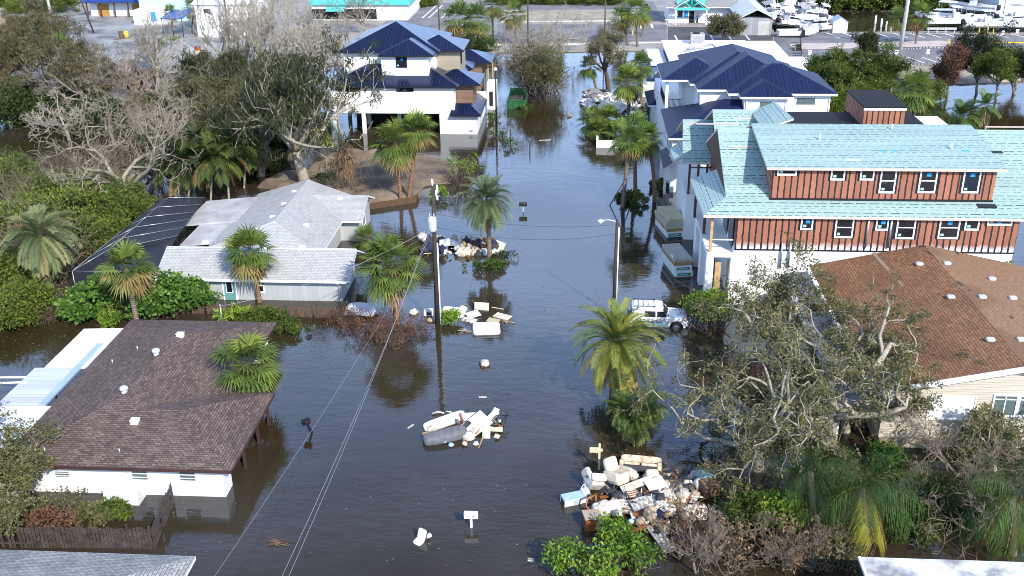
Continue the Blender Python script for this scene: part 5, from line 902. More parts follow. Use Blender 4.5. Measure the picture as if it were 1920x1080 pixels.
# ---- leaf materials (tint ramps run from the common leaf to the yellowed and dead one)
LM = {
 'sabal': leafmat('sabal_leaf', [(0, (0.062, 0.110, 0.027)), (.35, (0.130, 0.189, 0.040)), (.62, (0.241, 0.293, 0.053)), (.80, (0.300, 0.245, 0.090)), (1, (0.250, 0.150, 0.075))]),
 'date': leafmat('date_palm_leaf', [(0, (0.078, 0.125, 0.033)), (.4, (0.166, 0.220, 0.052)), (.62, (0.332, 0.330, 0.061)), (.80, (0.440, 0.360, 0.055)), (1, (0.270, 0.165, 0.080))]),
 'silver': leafmat('grey_green_palm_leaf', [(0, (0.099, 0.141, 0.064)), (.5, (0.208, 0.256, 0.115)), (.8, (0.384, 0.336, 0.160)), (1, (0.320, 0.208, 0.112))]),
 'queen': leafmat('queen_palm_leaf', [(0, (0.021, 0.047, 0.014)), (.4, (0.061, 0.123, 0.028)), (.62, (0.147, 0.213, 0.050)), (.8, (0.400, 0.420, 0.050)), (.9, (0.330, 0.240, 0.040)), (1, (0.230, 0.165, 0.115))]),
 'mangrove': leafmat('mangrove_leaf', [(0, (0.034, 0.065, 0.014)), (.5, (0.112, 0.156, 0.027)), (1, (0.281, 0.306, 0.051))]),
 'grape': leafmat('sea_grape_leaf', [(0, (0.027, 0.078, 0.015)), (.5, (0.090, 0.188, 0.030)), (1, (0.255, 0.360, 0.090))], ),
 'oak': leafmat('oak_leaf', [(0, (0.057, 0.065, 0.024)), (.5, (0.159, 0.154, 0.065)), (1, (0.299, 0.259, 0.126))]),
 'olive': leafmat('olive_dry_leaf', [(0, (0.058, 0.065, 0.025)), (.5, (0.145, 0.133, 0.065)), (1, (0.264, 0.212, 0.119))]),
 'pine': leafmat('pine_leaf', [(0, (0.017, 0.027, 0.012)), (.5, (0.051, 0.065, 0.024)), (1, (0.145, 0.136, 0.061))]),
 'bright': leafmat('bright_shrub_leaf', [(0, (0.056, 0.126, 0.014)), (.5, (0.154, 0.266, 0.031)), (1, (0.364, 0.476, 0.063))], ),
 'dead': leafmat('dead_brown_leaf', [(0, (0.090, 0.051, 0.030)), (.5, (0.195, 0.120, 0.069)), (1, (0.360, 0.247, 0.150))], trans=.1),
 'rust': leafmat('rusty_vine_leaf', [(0, (0.063, 0.031, 0.020)), (.5, (0.147, 0.073, 0.045)), (1, (0.266, 0.147, 0.091))], trans=.1),
 'areca': leafmat('areca_leaf', [(0, (0.019, 0.035, 0.013)), (.45, (0.064, 0.096, 0.026)), (.7, (0.184, 0.216, 0.048)), (1, (0.384, 0.256, 0.112))]),
}
bk_pale = mat('pale_bark', (.44, .39, .30), .9, col2=(.24, .21, .16), vs=2.5, bump=.3)
bk_grey = mat('grey_bark', (.33, .285, .225), .9, col2=(.16, .135, .105), vs=2.5, bump=.3)
bk_brown = mat('brown_bark', (.15, .10, .07), .9, col2=(.07, .05, .035), vs=3.0, bump=.4)
bk_palm = stripes('palm_trunk_bark', (.21, .165, .12), (.10, .075, .055), .16, .05, 1, rough=.9, var=.25, bump=.5, noise=.06)
bk_red = stripes('reddish_palm_trunk', (.25, .13, .075), (.12, .065, .04), .16, .05, 1, rough=.9, var=.25, bump=.5, noise=.06)
bk_tan = mat('dead_vine_bark', (.235, .185, .125), .9, col2=(.12, .09, .06), vs=2.0, bump=.4)
# ---- palms
def fan_crown(lv, rs, c, R, n, dead=0.25, nl=15, top=85, low=-62):
    wv = rs.normal(size=3) * np.array([.20, .20, .05])       # each crown is blown its own way
    for i in range(n):
        f = (i + .5) / n; brk = rs.rand() < .08; el = R_((top + (low - top) * f ** .85 + rs.uniform(-13, 13)) if not brk else rs.uniform(-80, -55)); az = i * 2.39996 + rs.uniform(-.4, .4)
        d = nrm(np.array([math.cos(el) * math.cos(az), math.cos(el) * math.sin(az), math.sin(el)]) + wv); pl = R * rs.uniform(.42, .58); hub = np.asarray(c) + d * pl + np.array([0, 0, -.10 * pl * math.cos(el)])
        h_ = np.array([-math.sin(az), math.cos(az), 0.0]); nn = np.cross(d, h_); lf = R * rs.uniform(.46, .70)
        a = np.linspace(-1.9, 1.9, nl) + rs.uniform(-.06, .06, nl); ax = np.cos(a)[:, None] * d + np.sin(a)[:, None] * h_ + (.22 * np.abs(np.sin(a)))[:, None] * (-nn if nn[2] > 0 else nn) * -1
        ln = lf * (.62 + .38 * np.cos(a * .62)); ax = nrm(ax + np.array([0, 0, -.10 - .35 * max(0, f - .4)])); S = nrm(np.cross(ax, nn + rs.normal(size=3) * .15)) * (lf * .052)
        tone = min(1, (.05 + .5 * rs.rand()) if f < 1 - dead and not brk else rs.uniform(.70, 1.0)) + rs.uniform(-.05, .05, nl); lv.add(np.repeat(hub[None], nl, 0), ax * ln[:, None], S, rs.uniform(.10, .38), tone, mid=.5)
        pt = nrm(np.cross(d, [0, 0, 1.0]) + 1e-6); lv.add(np.asarray(c)[None], (hub - np.asarray(c))[None], (pt * .022)[None], 0, [min(1, .45 + .4 * (f > 1 - dead))])
def feather_crown(lv, rs, c, R, n, nl=26, top=82, low=-35, droop=.9, yellow=.0, dead=.0, lw=.028, ll=.26, vee=.5, tone0=.05, tone1=.5, ld=.12):
    k = 9; wv = rs.normal(size=3) * np.array([.16, .16, .03])
    for i in range(n):
        f = (i + .5) / n; el = R_((top + (low - top) * f) + rs.uniform(-11, 11)) if rs.rand() > .05 else R_(rs.uniform(-70, -40)); az = i * 2.39996 + rs.uniform(-.3, .3); L = R * rs.uniform(.88, 1.08) * (1 - .22 * (f < .2))
        h_ = np.array([math.cos(az), math.sin(az), 0]); pts = [np.asarray(c, float)]; e = el
        for s in range(k): pts.append(pts[-1] + (h_ * math.cos(e) + np.array([0, 0, math.sin(e)]) + wv * s / k) * L / k); e -= droop / k * (.4 + 1.2 * s / k) * max(.15, math.cos(e) + .25)
        pts = np.array(pts); t = np.linspace(.14, .99, nl); x = t * k; i0 = np.minimum(x.astype(int), k - 1); fr = (x - i0)[:, None]; Pp = pts[i0] * (1 - fr) + pts[i0 + 1] * fr; tg = nrm(pts[i0 + 1] - pts[i0])
        side = np.array([-h_[1], h_[0], 0]); upv = nrm(np.cross(tg, side)); upv = np.where(upv[:, 2:3] < 0, -upv, upv); dd = rs.rand(); 
        base = rs.uniform(tone0, tone1) if f < 1 - yellow - dead else (rs.uniform(.72, .86) if f < 1 - dead else rs.uniform(.95, 1.0))
        ln = R * ll * (.45 + .75 * np.sin(np.pi * (t * .82 + .12))); 
        for sg in (-1, 1):
            A = nrm(tg * .75 + side * sg * .95 + upv * vee * rs.uniform(.5, 1.1) + rs.normal(size=(nl, 3)) * .07); S = nrm(np.cross(A, upv)) * (R * lw * .5); lv.add(Pp, A * ln[:, None], S, ld + .3 * (f > .6), base + rs.uniform(-.06, .06, nl), mid=.4)
        seg = pts[1:] - pts[:-1]; lv.add(pts[:-1], seg * 1.05, np.repeat(side[None] * R * .0095, k, 0), 0, np.full(k, min(1, base + .12)), mid=.5)
def palm_trunk(rs, p0, p1, r0, r1, bend=(0, 0), n=10):
    P_ = []; p0 = np.array(p0, float); p1 = np.array(p1, float)
    for i in range(n + 1): f = i / n; q = p0 + (p1 - p0) * f; q[:2] += np.array(bend) * math.sin(math.pi * f); P_.append(tuple(q))
    rad = [r0 * (1.25 - .25 * min(1, f * 4)) * (1 - f) + r1 * f for f in [i / n for i in range(n + 1)]]
    return MB().tube(P_, rad, 10)
def palm(kind, base, crown, rpx=None, label='', group=None, seed=1, R=None, z0=-.8, tr=(.20, .17), bark=None, cat='palm tree', name=None, n=None, leaf=None, skirt=False, bend=(0, 0), basepos=None, crownpos=None, **kw):
    rs = np.random.RandomState(seed); b = basepos or G(*base, 0); 
    if crownpos is None: z = zat(b[0], b[1], crown[1]); cx = b[0]
    if crownpos is None:
        lo, hi = b[0] - 8, b[0] + 8
        for _ in range(40):
            m = (lo + hi) / 2
            if PJ((m, b[1], z))[0] < crown[0]: lo = m
            else: hi = m
        cp = ((lo + hi) / 2, b[1], z)
    else: cp = crownpos
    if R is None: sc_ = abs(PJ((cp[0] + 1, cp[1], cp[2]))[0] - PJ(cp)[0]); R = rpx / sc_
    t = thing(name or ('fan_palm' if kind == 'fan' else 'feather_palm'), label, cat, (b[0], b[1], 0), group); off = np.array([b[0], b[1], 0])
    palm_trunk(rs, (b[0], b[1], z0), (cp[0], cp[1], cp[2] - R * .10), tr[0], tr[1], bend).build('trunk', bark or bk_palm, t)
    lv = LV(); c = np.array(cp) - off
    if kind == 'fan': fan_crown(lv, rs, c, R, n or 44, **kw)
    else: feather_crown(lv, rs, c, R, n or 38, **kw)
    lv.build('crown', LM[leaf or ('sabal' if kind == 'fan' else 'date')], t)
    if skirt:
        lv = LV(); k = 160; az = rs.rand(k) * 6.283; zz = rs.rand(k); P_ = c + np.stack([np.cos(az) * (.22 + .2 * zz), np.sin(az) * (.22 + .2 * zz), -zz * c[2] * .5], 1); A = np.stack([np.cos(az) * .45, np.sin(az) * .45, -np.ones(k)], 1) * (R * .42); lv.add(P_, A, np.stack([-np.sin(az), np.cos(az), np.zeros(k)], 1) * .09, .1, rs.rand(k)); lv.build('dead_fronds', LM['dead'], t)
    return t
# ---- branching trees
def grow(rs, p, d, L, r, lv_, mx, out, tips, wig=.35, up=.08, kids=(3, 4), ratio=.62, spread=.8, n=6, rmin=.012, taper=.55):
    P_ = [p.copy()]; q = p.copy(); d = d / np.linalg.norm(d)
    for i in range(n): d = d + rs.normal(size=3) * wig / math.sqrt(n) * .9 + np.array([0, 0, up]) / n; d /= np.linalg.norm(d); q = q + d * L / n; P_.append(q.copy())
    rad = [max(rmin, r * (1 - (1 - taper) * i / n)) for i in range(n + 1)]; out.append((P_, rad, lv_))
    if lv_ >= mx: tips.append((P_[-1], d.copy())); tips.append((P_[n // 2], d.copy())); return
    k = rs.randint(kids[0], kids[1] + 1)
    for j in range(k):
        i = n if j == 0 else rs.randint(max(1, n // 3), n + 1); s = rs.normal(size=3); s -= d * (s @ d); s /= np.linalg.norm(s) + 1e-9; nd = d * (1 - .35 * spread) + s * spread * rs.uniform(.6, 1.15) + np.array([0, 0, up * .6]); grow(rs, P_[i], nd, L * ratio * rs.uniform(.75, 1.2), rad[i] * rs.uniform(.55, .78), lv_ + 1, mx, out, tips, wig, up, kids, ratio, spread, max(3, n - 1), rmin, taper)
def branches(out, m, parent, name='trunk', thin=3):
    mb = MB()
    for P_, rad, l in out: mb.tube(P_, rad, 8 if l == 0 else (6 if l == 1 else (4 if l == 2 else thin)), cap=l < 2)
    return mb.build(name, m, parent, uv=False)
def tree(base, label, seed=1, H=6, trunk=(2.0, .25), L0=3.2, mx=3, leaf='oak', bark=None, leaves=30, pr=.45, ll=.22, lw=.07, spread=.9, up=.08, wig=.4, kids=(3, 4), ratio=.62, limbs=4, lean=(0, 0), group=None, cat='tree', name='broadleaf_tree', r0=0, r1=.9, z0=0.0, basepos=None, tilt=.75, droop=.15, twigs=True, tipfrac=1.0, rmin=.012, flat=.7, aim=None):
    rs = np.random.RandomState(seed); b = basepos or G(*base, 0); t = thing(name, label, cat, (b[0], b[1], z0), group, built_world=False); out = []; tips = []
    p = np.array([0, 0, -.9]); d = np.array([lean[0], lean[1], 1.0]); P_ = [p.copy()]; q = p.copy(); nseg = 6
    for i in range(nseg): d = d + rs.normal(size=3) * .10; d /= np.linalg.norm(d); q = q + d * (trunk[0] + .9) / nseg; P_.append(q.copy())
    out.append((P_, [trunk[1] * (1.25 - .5 * i / nseg) for i in range(nseg + 1)], 0)); a0 = rs.rand() * 6.28
    for i in range(limbs):
        az = a0 + i * 6.283 / limbs + rs.uniform(-.35, .35); el = rs.uniform(.25, 1.1) * (1 - tilt) + .35; nd = np.array([math.cos(az) * tilt, math.sin(az) * tilt, el]) + np.array([lean[0], lean[1], 0]) * .5
        if aim is not None and i < len(aim): nd = np.array(aim[i][:3], float); l_ = aim[i][3]
        else: l_ = L0 * rs.uniform(.8, 1.2)
        grow(rs, P_[-1 if i % 2 == 0 else -2], nd, l_, trunk[1] * .62, 1, mx, out, tips, wig, up, kids, ratio, spread, rmin=rmin)
    branches(out, bark or bk_grey, t)
    if leaves:
        lv = LV()
        for (c, d_) in tips:
            if rs.rand() > tipfrac: continue
            puff(lv, rs, c + rs.normal(size=3) * .1, pr * rs.uniform(.6, 1.3), int(leaves * rs.uniform(.6, 1.3)), ll, lw, r0, r1, .25, droop, .25, flat)
        lv.build('crown', LM[leaf], t)
    return t
# ---- bushes
def bush_mesh(rs, lv, c, rad, n_puff, per, L, W, r0=0, r1=.9, droop=.15, lump=.3, fill=.45, hollow=.0):
    d = onsphere(rs, n_puff); d[:, 2] = np.abs(d[:, 2]) * (rs.rand(n_puff) < .86) - .25 * (rs.rand(n_puff) < .14); k = (fill + (1 - fill) * rs.rand(n_puff) ** .5) * (1 + lump * rs.normal(size=n_puff) * .5); C_ = np.asarray(c) + d * k[:, None] * np.asarray(rad); sz = min(rad) * .36
    for i in range(n_puff): puff(lv, rs, C_[i], sz * rs.uniform(.55, 1.25), int(per * rs.uniform(.6, 1.35)), L, W, r0, r1, .35, droop, .3)
def bush(base, label, rad=(2, 2, 1.6), seed=1, leaf='mangrove', puffs=46, per=75, L=.26, W=.075, group=None, name='shrub', cat='shrub', z=None, twig=0, bark=None, basepos=None, zc=None, r0=0, r1=.9, droop=.15, fill=.45, twl=1.0, z0=0.0):
    rs = np.random.RandomState(seed); b = basepos or G(*base, 0); t = thing(name, label, cat, (b[0], b[1], z0), group, built_world=False); zc = rad[2] * .42 if zc is None else zc
    out = []; tips = []
    for i in range(5 + twig):
        az = rs.rand() * 6.283; grow(rs, np.array([math.cos(az) * .3 * rad[0] * rs.rand(), math.sin(az) * .3 * rad[1] * rs.rand(), -.6]), np.array([math.cos(az) * .8, math.sin(az) * .8, .9 + rs.rand()]), (zc + rad[2] * .6) * .8 * twl, .05, 1, 3 if twig else 2, out, tips, .5, .1, (2, 3), .65, .9, rmin=.010)
    branches(out, bark or bk_brown, t, 'stems')
    if per:
        lv = LV(); bush_mesh(rs, lv, (0, 0, zc), rad, puffs, per, L, W, r0, r1, droop, fill=fill); lv.build('foliage', LM[leaf], t)
    return t
# ================================================================== planting: palms
palm('fan', (745, 606), (735, 495), 66, 'big fan palm with a shaggy brown skirt standing in rust coloured dead vines', seed=21, n=62, skirt=True, tr=(.26, .22), bark=bk_red, dead=.12)
palm('fan', (488, 566), (470, 470), 54, 'fan palm in front of the teal door of the grey house', seed=22, n=50, dead=.28, bark=bk_red)
palm('fan', (259, 612), (236, 500), 54, 'shaggy fan palm rising between the sea grape bushes by the black pool cage', seed=23, n=52, dead=.42)
palm('fan', None, (452, 686), 72, 'low fan palm growing out of the notch in the brown shingle roof', seed=24, n=46, basepos=(-20.0, 54.4, 0), crownpos=(-20.25, 54.0, 3.35), R=2.35, dead=.05)
palm('fan', (753, 379), (741, 265), 52, 'left one of two fan palms on the muddy bank', seed=25, n=50, bark=bk_red, dead=.22, skirt=False)
palm('fan', (763, 377), (782, 243), 42, 'right one of two fan palms on the muddy bank, leaning right', seed=26, n=40, bark=bk_red, dead=.22)
palm('fan', (1166, 388), (1180, 262), 40, 'braced fan palm leaning left of its two neighbours beside the teal house', seed=27, n=38, dead=.15)
palm('fan', (1192, 356), (1190, 240), 36, 'fan palm behind the braced one beside the teal house', seed=28, n=36, bark=bk_red, dead=.15)
palm('fan', (1228, 378), (1214, 258), 38, 'fan palm with a reddish curved trunk nearest the white balcony piers', seed=29, n=38, bark=bk_red, dead=.12, bend=(.25, 0))
palm('fan', (1122, 168), (1107, 124), 25, 'dark leaning fan palm behind the white rubble pile', seed=30, n=34, dead=.05)
palm('fan', (1178, 222), (1180, 152), 40, 'fan palm right of the rubble pile with a rusty trunk', seed=31, n=44, bark=bk_red, dead=.1)
palm('fan', (1202, 196), (1204, 120), 28, 'fan palm just behind the one right of the rubble pile', seed=32, n=36, dead=.12)
for i, (b, c, r, l) in enumerate((((858, 96), (862, 34), 42, 'left palm of the bushy pair behind the left navy roofs'), ((893, 98), (895, 36), 38, 'right palm of the bushy pair behind the left navy roofs'), ((925, 76), (922, 8), 30, 'tall slim palm at the road end, left of the dark wooden pole'), ((968, 86), (964, 26), 32, 'palm over the brown vines at the road end'), ((1178, 88), (1168, 34), 30, 'short palm left of the tall one at the road end'), ((1195, 90), (1193, 20), 34, 'tall palm right of the yellow road sign'), ((1204, 70), (1208, 26), 22, 'small palm half hidden behind the tall one at the road end'))):
    palm('fan', b, c, r, l, seed=40 + i, n=38, dead=.3, z0=0, nl=12)
palm('fan', (1698, 86), (1684, 34), 27, 'left palm of the pair beside the tall concrete pole', seed=50, n=36, dead=.2, nl=12); palm('fan', (1716, 86), (1725, 28), 31, 'right palm of the pair beside the tall concrete pole', seed=51, n=40, dead=.2, nl=12)
palm('fan', (121, 190), (112, 98), 38, 'palm with hanging dead fronds among the pines at the upper left', seed=52, n=40, dead=.3, skirt=True); palm('fan', (134, 188), (130, 112), 28, 'shorter palm right of the one with hanging fronds at the upper left', seed=53, n=34, dead=.3)
palm('fan', (333, 135), (334, 88), 24, 'palm beside the wrecked pink house', seed=54, n=34, dead=.3); palm('fan', (322, 60), (322, 22), 18, 'small palm before the pale teal tower', seed=55, n=28); palm('fan', (359, 56), (362, 14), 22, 'palm before the tall white building', seed=56, n=30)
palm('fan', (1712, 268), (1716, 168), 46, 'big fan palm behind the teal roof near the rusty hatch', seed=57, n=48, dead=.1); palm('fan', (1905, 165), (1907, 118), 26, 'fan palm at the right edge behind the sandy bank', seed=58, n=34)
palm('fan', (470, 250), (465, 190), 40, 'fan palm half hidden below the big grey limbed tree', seed=59, n=38, dead=.2)
palm('fan', (720, 462), (690, 447), 34, 'small fan palm squeezed behind the big shaggy one at the grey house', seed=60, n=26, R=1.5, dead=.05)
for i, (b, c) in enumerate((((1112, 250), (1112, 226)), ((1150, 255), (1140, 222)), ((1128, 262), (1126, 240)), ((1188, 272), (1165, 250)))):
    palm('fan', b, c, 34, 'low dense palmetto in the clump by the white planter wall, one of four', 'palmettos by the white planter wall', seed=61 + i, n=34, dead=.03, tr=(.15, .13))
palm('feather', (1155, 742), (1158, 640), 104, 'large date palm with yellowing lower fronds standing in the street', seed=70, n=88, nl=42, low=-66, droop=1.35, yellow=.26, dead=.08, tr=(.42, .40), bark=bk_brown, ll=.125, lw=.017, vee=.45, tone0=.1, tone1=.62)
palm('feather', (919, 486), (913, 372), 60, 'bluish green date palm above the bagged rubbish heap in midstream', seed=71, n=80, nl=30, low=-72, droop=.95, dead=.06, leaf='silver', ll=.18, lw=.022, tone0=.0, tone1=.55)
palm('feather', (92, 540), (74, 440), 74, 'greyish date palm in the mangroves left of the pool cage', seed=72, n=64, nl=30, low=-66, droop=1.2, dead=.05, leaf='silver', ll=.18, lw=.024, tone0=.2, tone1=.75)
for i, (b, c) in enumerate((((1182, 826), (1172, 768)), ((1196, 832), (1194, 790)), ((1205, 822), (1218, 755)))):
    palm('feather', b, c, 46, ['left', 'front', 'right'][i] + ' head of the little dark green date palm clump below the big date palm', seed=73 + i, n=52, nl=26, low=-60, droop=1.1, dead=.12, leaf='date', ll=.18, tone0=0, tone1=.35, tr=(.11, .10))
palm('feather', (1632, 1020), (1618, 912), 128, 'tall queen palm with yellow and brown hanging fronds above the white flat roof', seed=80, n=22, nl=38, low=-66, droop=1.75, yellow=.14, dead=.18, leaf='queen', ll=.29, lw=.0085, vee=-.1, ld=.9, tone0=.05, tone1=.5, tr=(.17, .14), bark=bk_grey)
palm('feather', (1905, 1040), (1900, 930), 120, 'drooping queen palm at the lower right edge', seed=81, n=20, nl=36, low=-62, droop=1.8, yellow=.05, dead=.15, leaf='queen', ll=.29, lw=.0085, vee=-.1, ld=.9, tone0=.05, tone1=.5)
palm('feather', (1530, 985), (1520, 880), 92, 'dark queen palm in the shade left of the yellowing one', seed=82, n=18, nl=36, low=-50, droop=1.7, leaf='queen', ll=.28, lw=.0085, vee=-.1, ld=.9, tone0=0, tone1=.4)
palm('feather', (1800, 262), (1802, 218), 44, 'low feathery palm behind the right end of the teal roof', seed=83, n=28, nl=26, low=-25, droop=1.3, leaf='queen', tone0=.3, tone1=.6); palm('feather', (1846, 258), (1848, 198), 36, 'feathery palm with an orange skirt of dead fronds behind the teal roof', seed=84, n=22, nl=24, leaf='queen', tone0=.35, tone1=.65, skirt=True, low=-20)
palm('feather', (1682, 262), (1660, 225), 40, 'arching feathery palm between the rusty hatch and the big fan palm', seed=85, n=22, nl=24, leaf='queen', tone0=.3, tone1=.65); palm('feather', (1760, 262), (1742, 210), 40, 'arching feathery palm right of the big fan palm', seed=86, n=22, nl=24, leaf='queen', tone0=.25, tone1=.6)
palm('feather', (598, 292), (592, 236), 46, 'feathery palm with yellow fronds left of the white piles', seed=87, n=26, nl=28, leaf='queen', yellow=.3, dead=.1, droop=1.4, low=-50)
palm('feather', (310, 145), (302, 88), 28, 'slim coconut palm beside the wrecked pink house', seed=88, n=14, nl=18, leaf='queen', tone0=.2, tone1=.5, droop=1.5, tr=(.13, .10)); palm('feather', (290, 152), (286, 112), 22, 'short drooping palm before the wrecked pink house', seed=89, n=12, nl=18, leaf='queen', droop=1.6, tr=(.11, .09))
for i, (x, y, r) in enumerate(((318, 368, 60), (352, 378, 64), (392, 382, 64), (428, 372, 58), (300, 350, 50), (455, 352, 52), (375, 355, 58), (415, 345, 50))):
    palm('feather', (x, y), (x - 4 + (i % 3) * 5, y - 66 - (i % 4) * 9), r, 'dark areca palm in the dense clump behind the grey house', 'areca palms behind the grey house', seed=90 + i, n=22, nl=30, leaf='areca', low=-30, droop=1.5, dead=.08, yellow=.06, tr=(.12, .09), bark=bk_pale, ll=.26, vee=.3, tone0=0, tone1=.6)
# ================================================================== planting: trees
tree((1548, 842), 'wide pale limbed oak with thin olive leaves spreading over the rust brown roof', seed=3, trunk=(2.6, .42), L0=4.6, mx=4, leaf='oak', bark=bk_pale, leaves=34, pr=.40, ll=.16, lw=.055, spread=1.0, limbs=7, ratio=.62, wig=.75, kids=(3, 4), tilt=.9, name='oak_tree', up=.02, tipfrac=.85, rmin=.016, aim=[(-1, .3, .55, 5.4), (.85, .3, .62, 5.9), (-.5, .9, .6, 5.4), (.3, .95, .7, 5.0), (-.9, -.5, .45, 4.6), (.95, -.2, .55, 4.6), (0, .2, 1, 3.6)])
tree((1420, 880), 'grey oak with twisting bare limbs standing left of the large spreading oak', seed=5, trunk=(1.9, .32), L0=4.2, mx=4, leaf='oak', bark=bk_pale, leaves=32, pr=.36, ll=.16, lw=.055, spread=1.0, limbs=6, wig=.75, ratio=.62, tilt=.9, name='oak_tree', up=.03, tipfrac=.72, rmin=.018)
tree(None, 'oak with pale crooked limbs overhanging the front corner of the rust brown roof', seed=151, basepos=(16.3, 53.2, 0), trunk=(3.4, .26), L0=3.2, mx=4, leaf='oak', bark=bk_pale, leaves=28, pr=.34, ll=.16, lw=.055, spread=.95, limbs=5, wig=.7, tilt=.9, name='oak_tree', up=.05, tipfrac=.8, rmin=.016, aim=[(.9, .15, .55, 3.9), (.6, .55, .7, 3.2), (-.3, .9, .5, 3.2), (.9, -.1, .5, 3.2), (.1, .3, 1, 2.0)])
tree((1452, 690), 'oak crown with pale crooked limbs in front of the white base of the teal house', seed=6, trunk=(2.0, .3), L0=3.4, mx=4, leaf='oak', bark=bk_pale, leaves=30, pr=.40, ll=.17, lw=.055, spread=1.0, limbs=6, wig=.7, tilt=.85, name='oak_tree', up=.04, tipfrac=.85, rmin=.015)
tree((25, 800), 'sparse oak leaning over the white porch roof at the left edge', seed=7, trunk=(3.0, .2), L0=2.6, mx=4, leaf='oak', bark=bk_grey, leaves=24, pr=.34, ll=.16, lw=.055, limbs=5, wig=.5, name='oak_tree', basepos=(-34.8, 46.5, 0), z0=0, tipfrac=.8)
tree(None, 'leafy oak at the lower left corner before the white house', seed=8, trunk=(1.4, .2), L0=2.0, mx=4, leaf='oak', leaves=34, pr=.36, ll=.16, lw=.055, limbs=6, basepos=(-29.6, 42.3, 0), name='oak_tree', r0=.1, r1=.8)
tree((572, 352), 'tall dark pine-like tree with bare grey upper limbs beside the muddy bank', seed=9, trunk=(5.0, .55), L0=5.6, mx=4, leaf='pine', bark=bk_pale, rmin=.03, leaves=44, pr=.85, ll=.42, lw=.06, limbs=8, spread=.85, up=.22, wig=.4, tilt=.72, name='pine_tree', droop=.8, tipfrac=.52, kids=(3, 4), ratio=.66)
tree((486, 330), 'olive green tree with pale limbs left of the tall dark one', seed=10, trunk=(4.0, .4), L0=4.6, mx=4, leaf='olive', bark=bk_grey, leaves=36, pr=.75, ll=.36, lw=.06, limbs=7, up=.2, wig=.4, tilt=.7, droop=.6, tipfrac=.8, r0=0, r1=.7)
tree((410, 262), 'dusty olive tree behind the areca clump', seed=11, trunk=(2.6, .35), L0=3.2, mx=4, leaf='olive', bark=bk_grey, leaves=40, pr=.8, ll=.38, lw=.07, limbs=7, up=.15, tilt=.72, droop=.5, r0=.0, r1=.7)
for i, (b, s_, l, lf) in enumerate((((22, 190), 12, 'brownish pine at the left edge above the orange container', 'olive'), ((62, 200), 13, 'brownish pine with a forked orange trunk right of the left edge', 'olive'), ((90, 175), 14, 'leafy olive pine behind the palm with hanging fronds', 'olive'), ((160, 205), 15, 'grey leafed tree leaning right over the orange shed', 'olive'), ((200, 215), 115, 'dense grey brown tree before the wrecked pink house', 'olive'), ((385, 200), 116, 'dark leafed tree right of the wrecked pink house', 'pine'), ((440, 205), 117, 'dark leafed tree with grey stems left of the left navy roofs', 'pine'), ((530, 262), 118, 'leaning dark tree with a reddish trunk left of the white wall', 'pine'))):
    tree(b, l, seed=s_, trunk=((4.2 + i % 3, 2.0, 2.6, 4.0)[0 if i < 4 else (1 if i == 4 else (2 if i < 7 else 3))], .34), L0=(3.6 if i < 4 or i == 7 else 2.7), mx=4, leaf=lf, bark=bk_brown if i < 4 else bk_grey, leaves=30, pr=.62, ll=.36, lw=.06, limbs=6, up=.35, tilt=.55, droop=.7, r0=.1 if lf == 'olive' else 0, r1=.95, name='pine_tree', tipfrac=.62, rmin=.022)
bk_drift = mat('driftwood_bark', (.36, .31, .235), .9, col2=(.18, .155, .115), vs=2.0, bump=.3)
bk_twig = mat('brown_twig_bark', (.27, .215, .15), .9, col2=(.15, .115, .08), vs=2.5, bump=.3)
thin = dict(leaves=0, mx=5, kids=(3, 4), name='bare_tree', rmin=.012)
bare = dict(leaves=0, mx=5, kids=(3, 4), name='bare_tree', rmin=.028)
tree((292, 392), 'bleached bare tree leaning left behind the black pool cage', seed=16, trunk=(4.0, .36), L0=5.2, limbs=6, bark=bk_drift, lean=(-.45, .1), wig=.55, spread=.9, tilt=.85, up=.12, **bare)
tree((330, 300), 'grey bare tree with whitish crooked limbs right of the bleached one', seed=17, trunk=(3.0, .24), L0=3.8, limbs=5, bark=bk_drift, wig=.6, tilt=.75, **bare); tree((245, 190), 'brown bare tree before the wrecked pink house', seed=18, trunk=(2.8, .25), L0=3.6, limbs=6, bark=bk_grey, tilt=.7, **bare)
tree((130, 262), 'pale bare tree standing in the water above the mangroves', seed=19, trunk=(1.8, .2), L0=2.8, limbs=5, bark=bk_pale, tilt=.8, **bare); tree((545, 205), 'tall bare grey tree behind the dark pine-like tree', seed=20, trunk=(5.6, .34), L0=4.8, limbs=6, bark=bk_pale, up=.45, tilt=.45, **bare); tree((500, 190), 'slender bare grey tree left of the taller bare one', seed=121, trunk=(5.4, .30), L0=4.4, limbs=5, bark=bk_pale, up=.45, tilt=.45, **bare)
tree((608, 222), 'bare grey tree reaching across the left navy roofs', seed=122, trunk=(5.4, .28), L0=4.0, limbs=5, bark=bk_pale, up=.35, tilt=.6, lean=(.25, 0), **bare); tree((690, 66), 'bare tree before the teal trimmed store', seed=123, trunk=(2.4, .22), L0=3.8, limbs=6, bark=bk_grey, tilt=.6, **bare); tree((1047, 108), 'bare pale tree at the road end above the flooded street', seed=124, trunk=(2.6, .22), L0=3.8, limbs=6, bark=bk_pale, tilt=.8, **bare)
tree((640, 250), 'small bare tree with faded leaves by the white wall', seed=125, trunk=(2.6, .14), L0=2.2, limbs=5, mx=4, leaf='olive', bark=bk_pale, leaves=6, pr=.4, name='bare_tree')
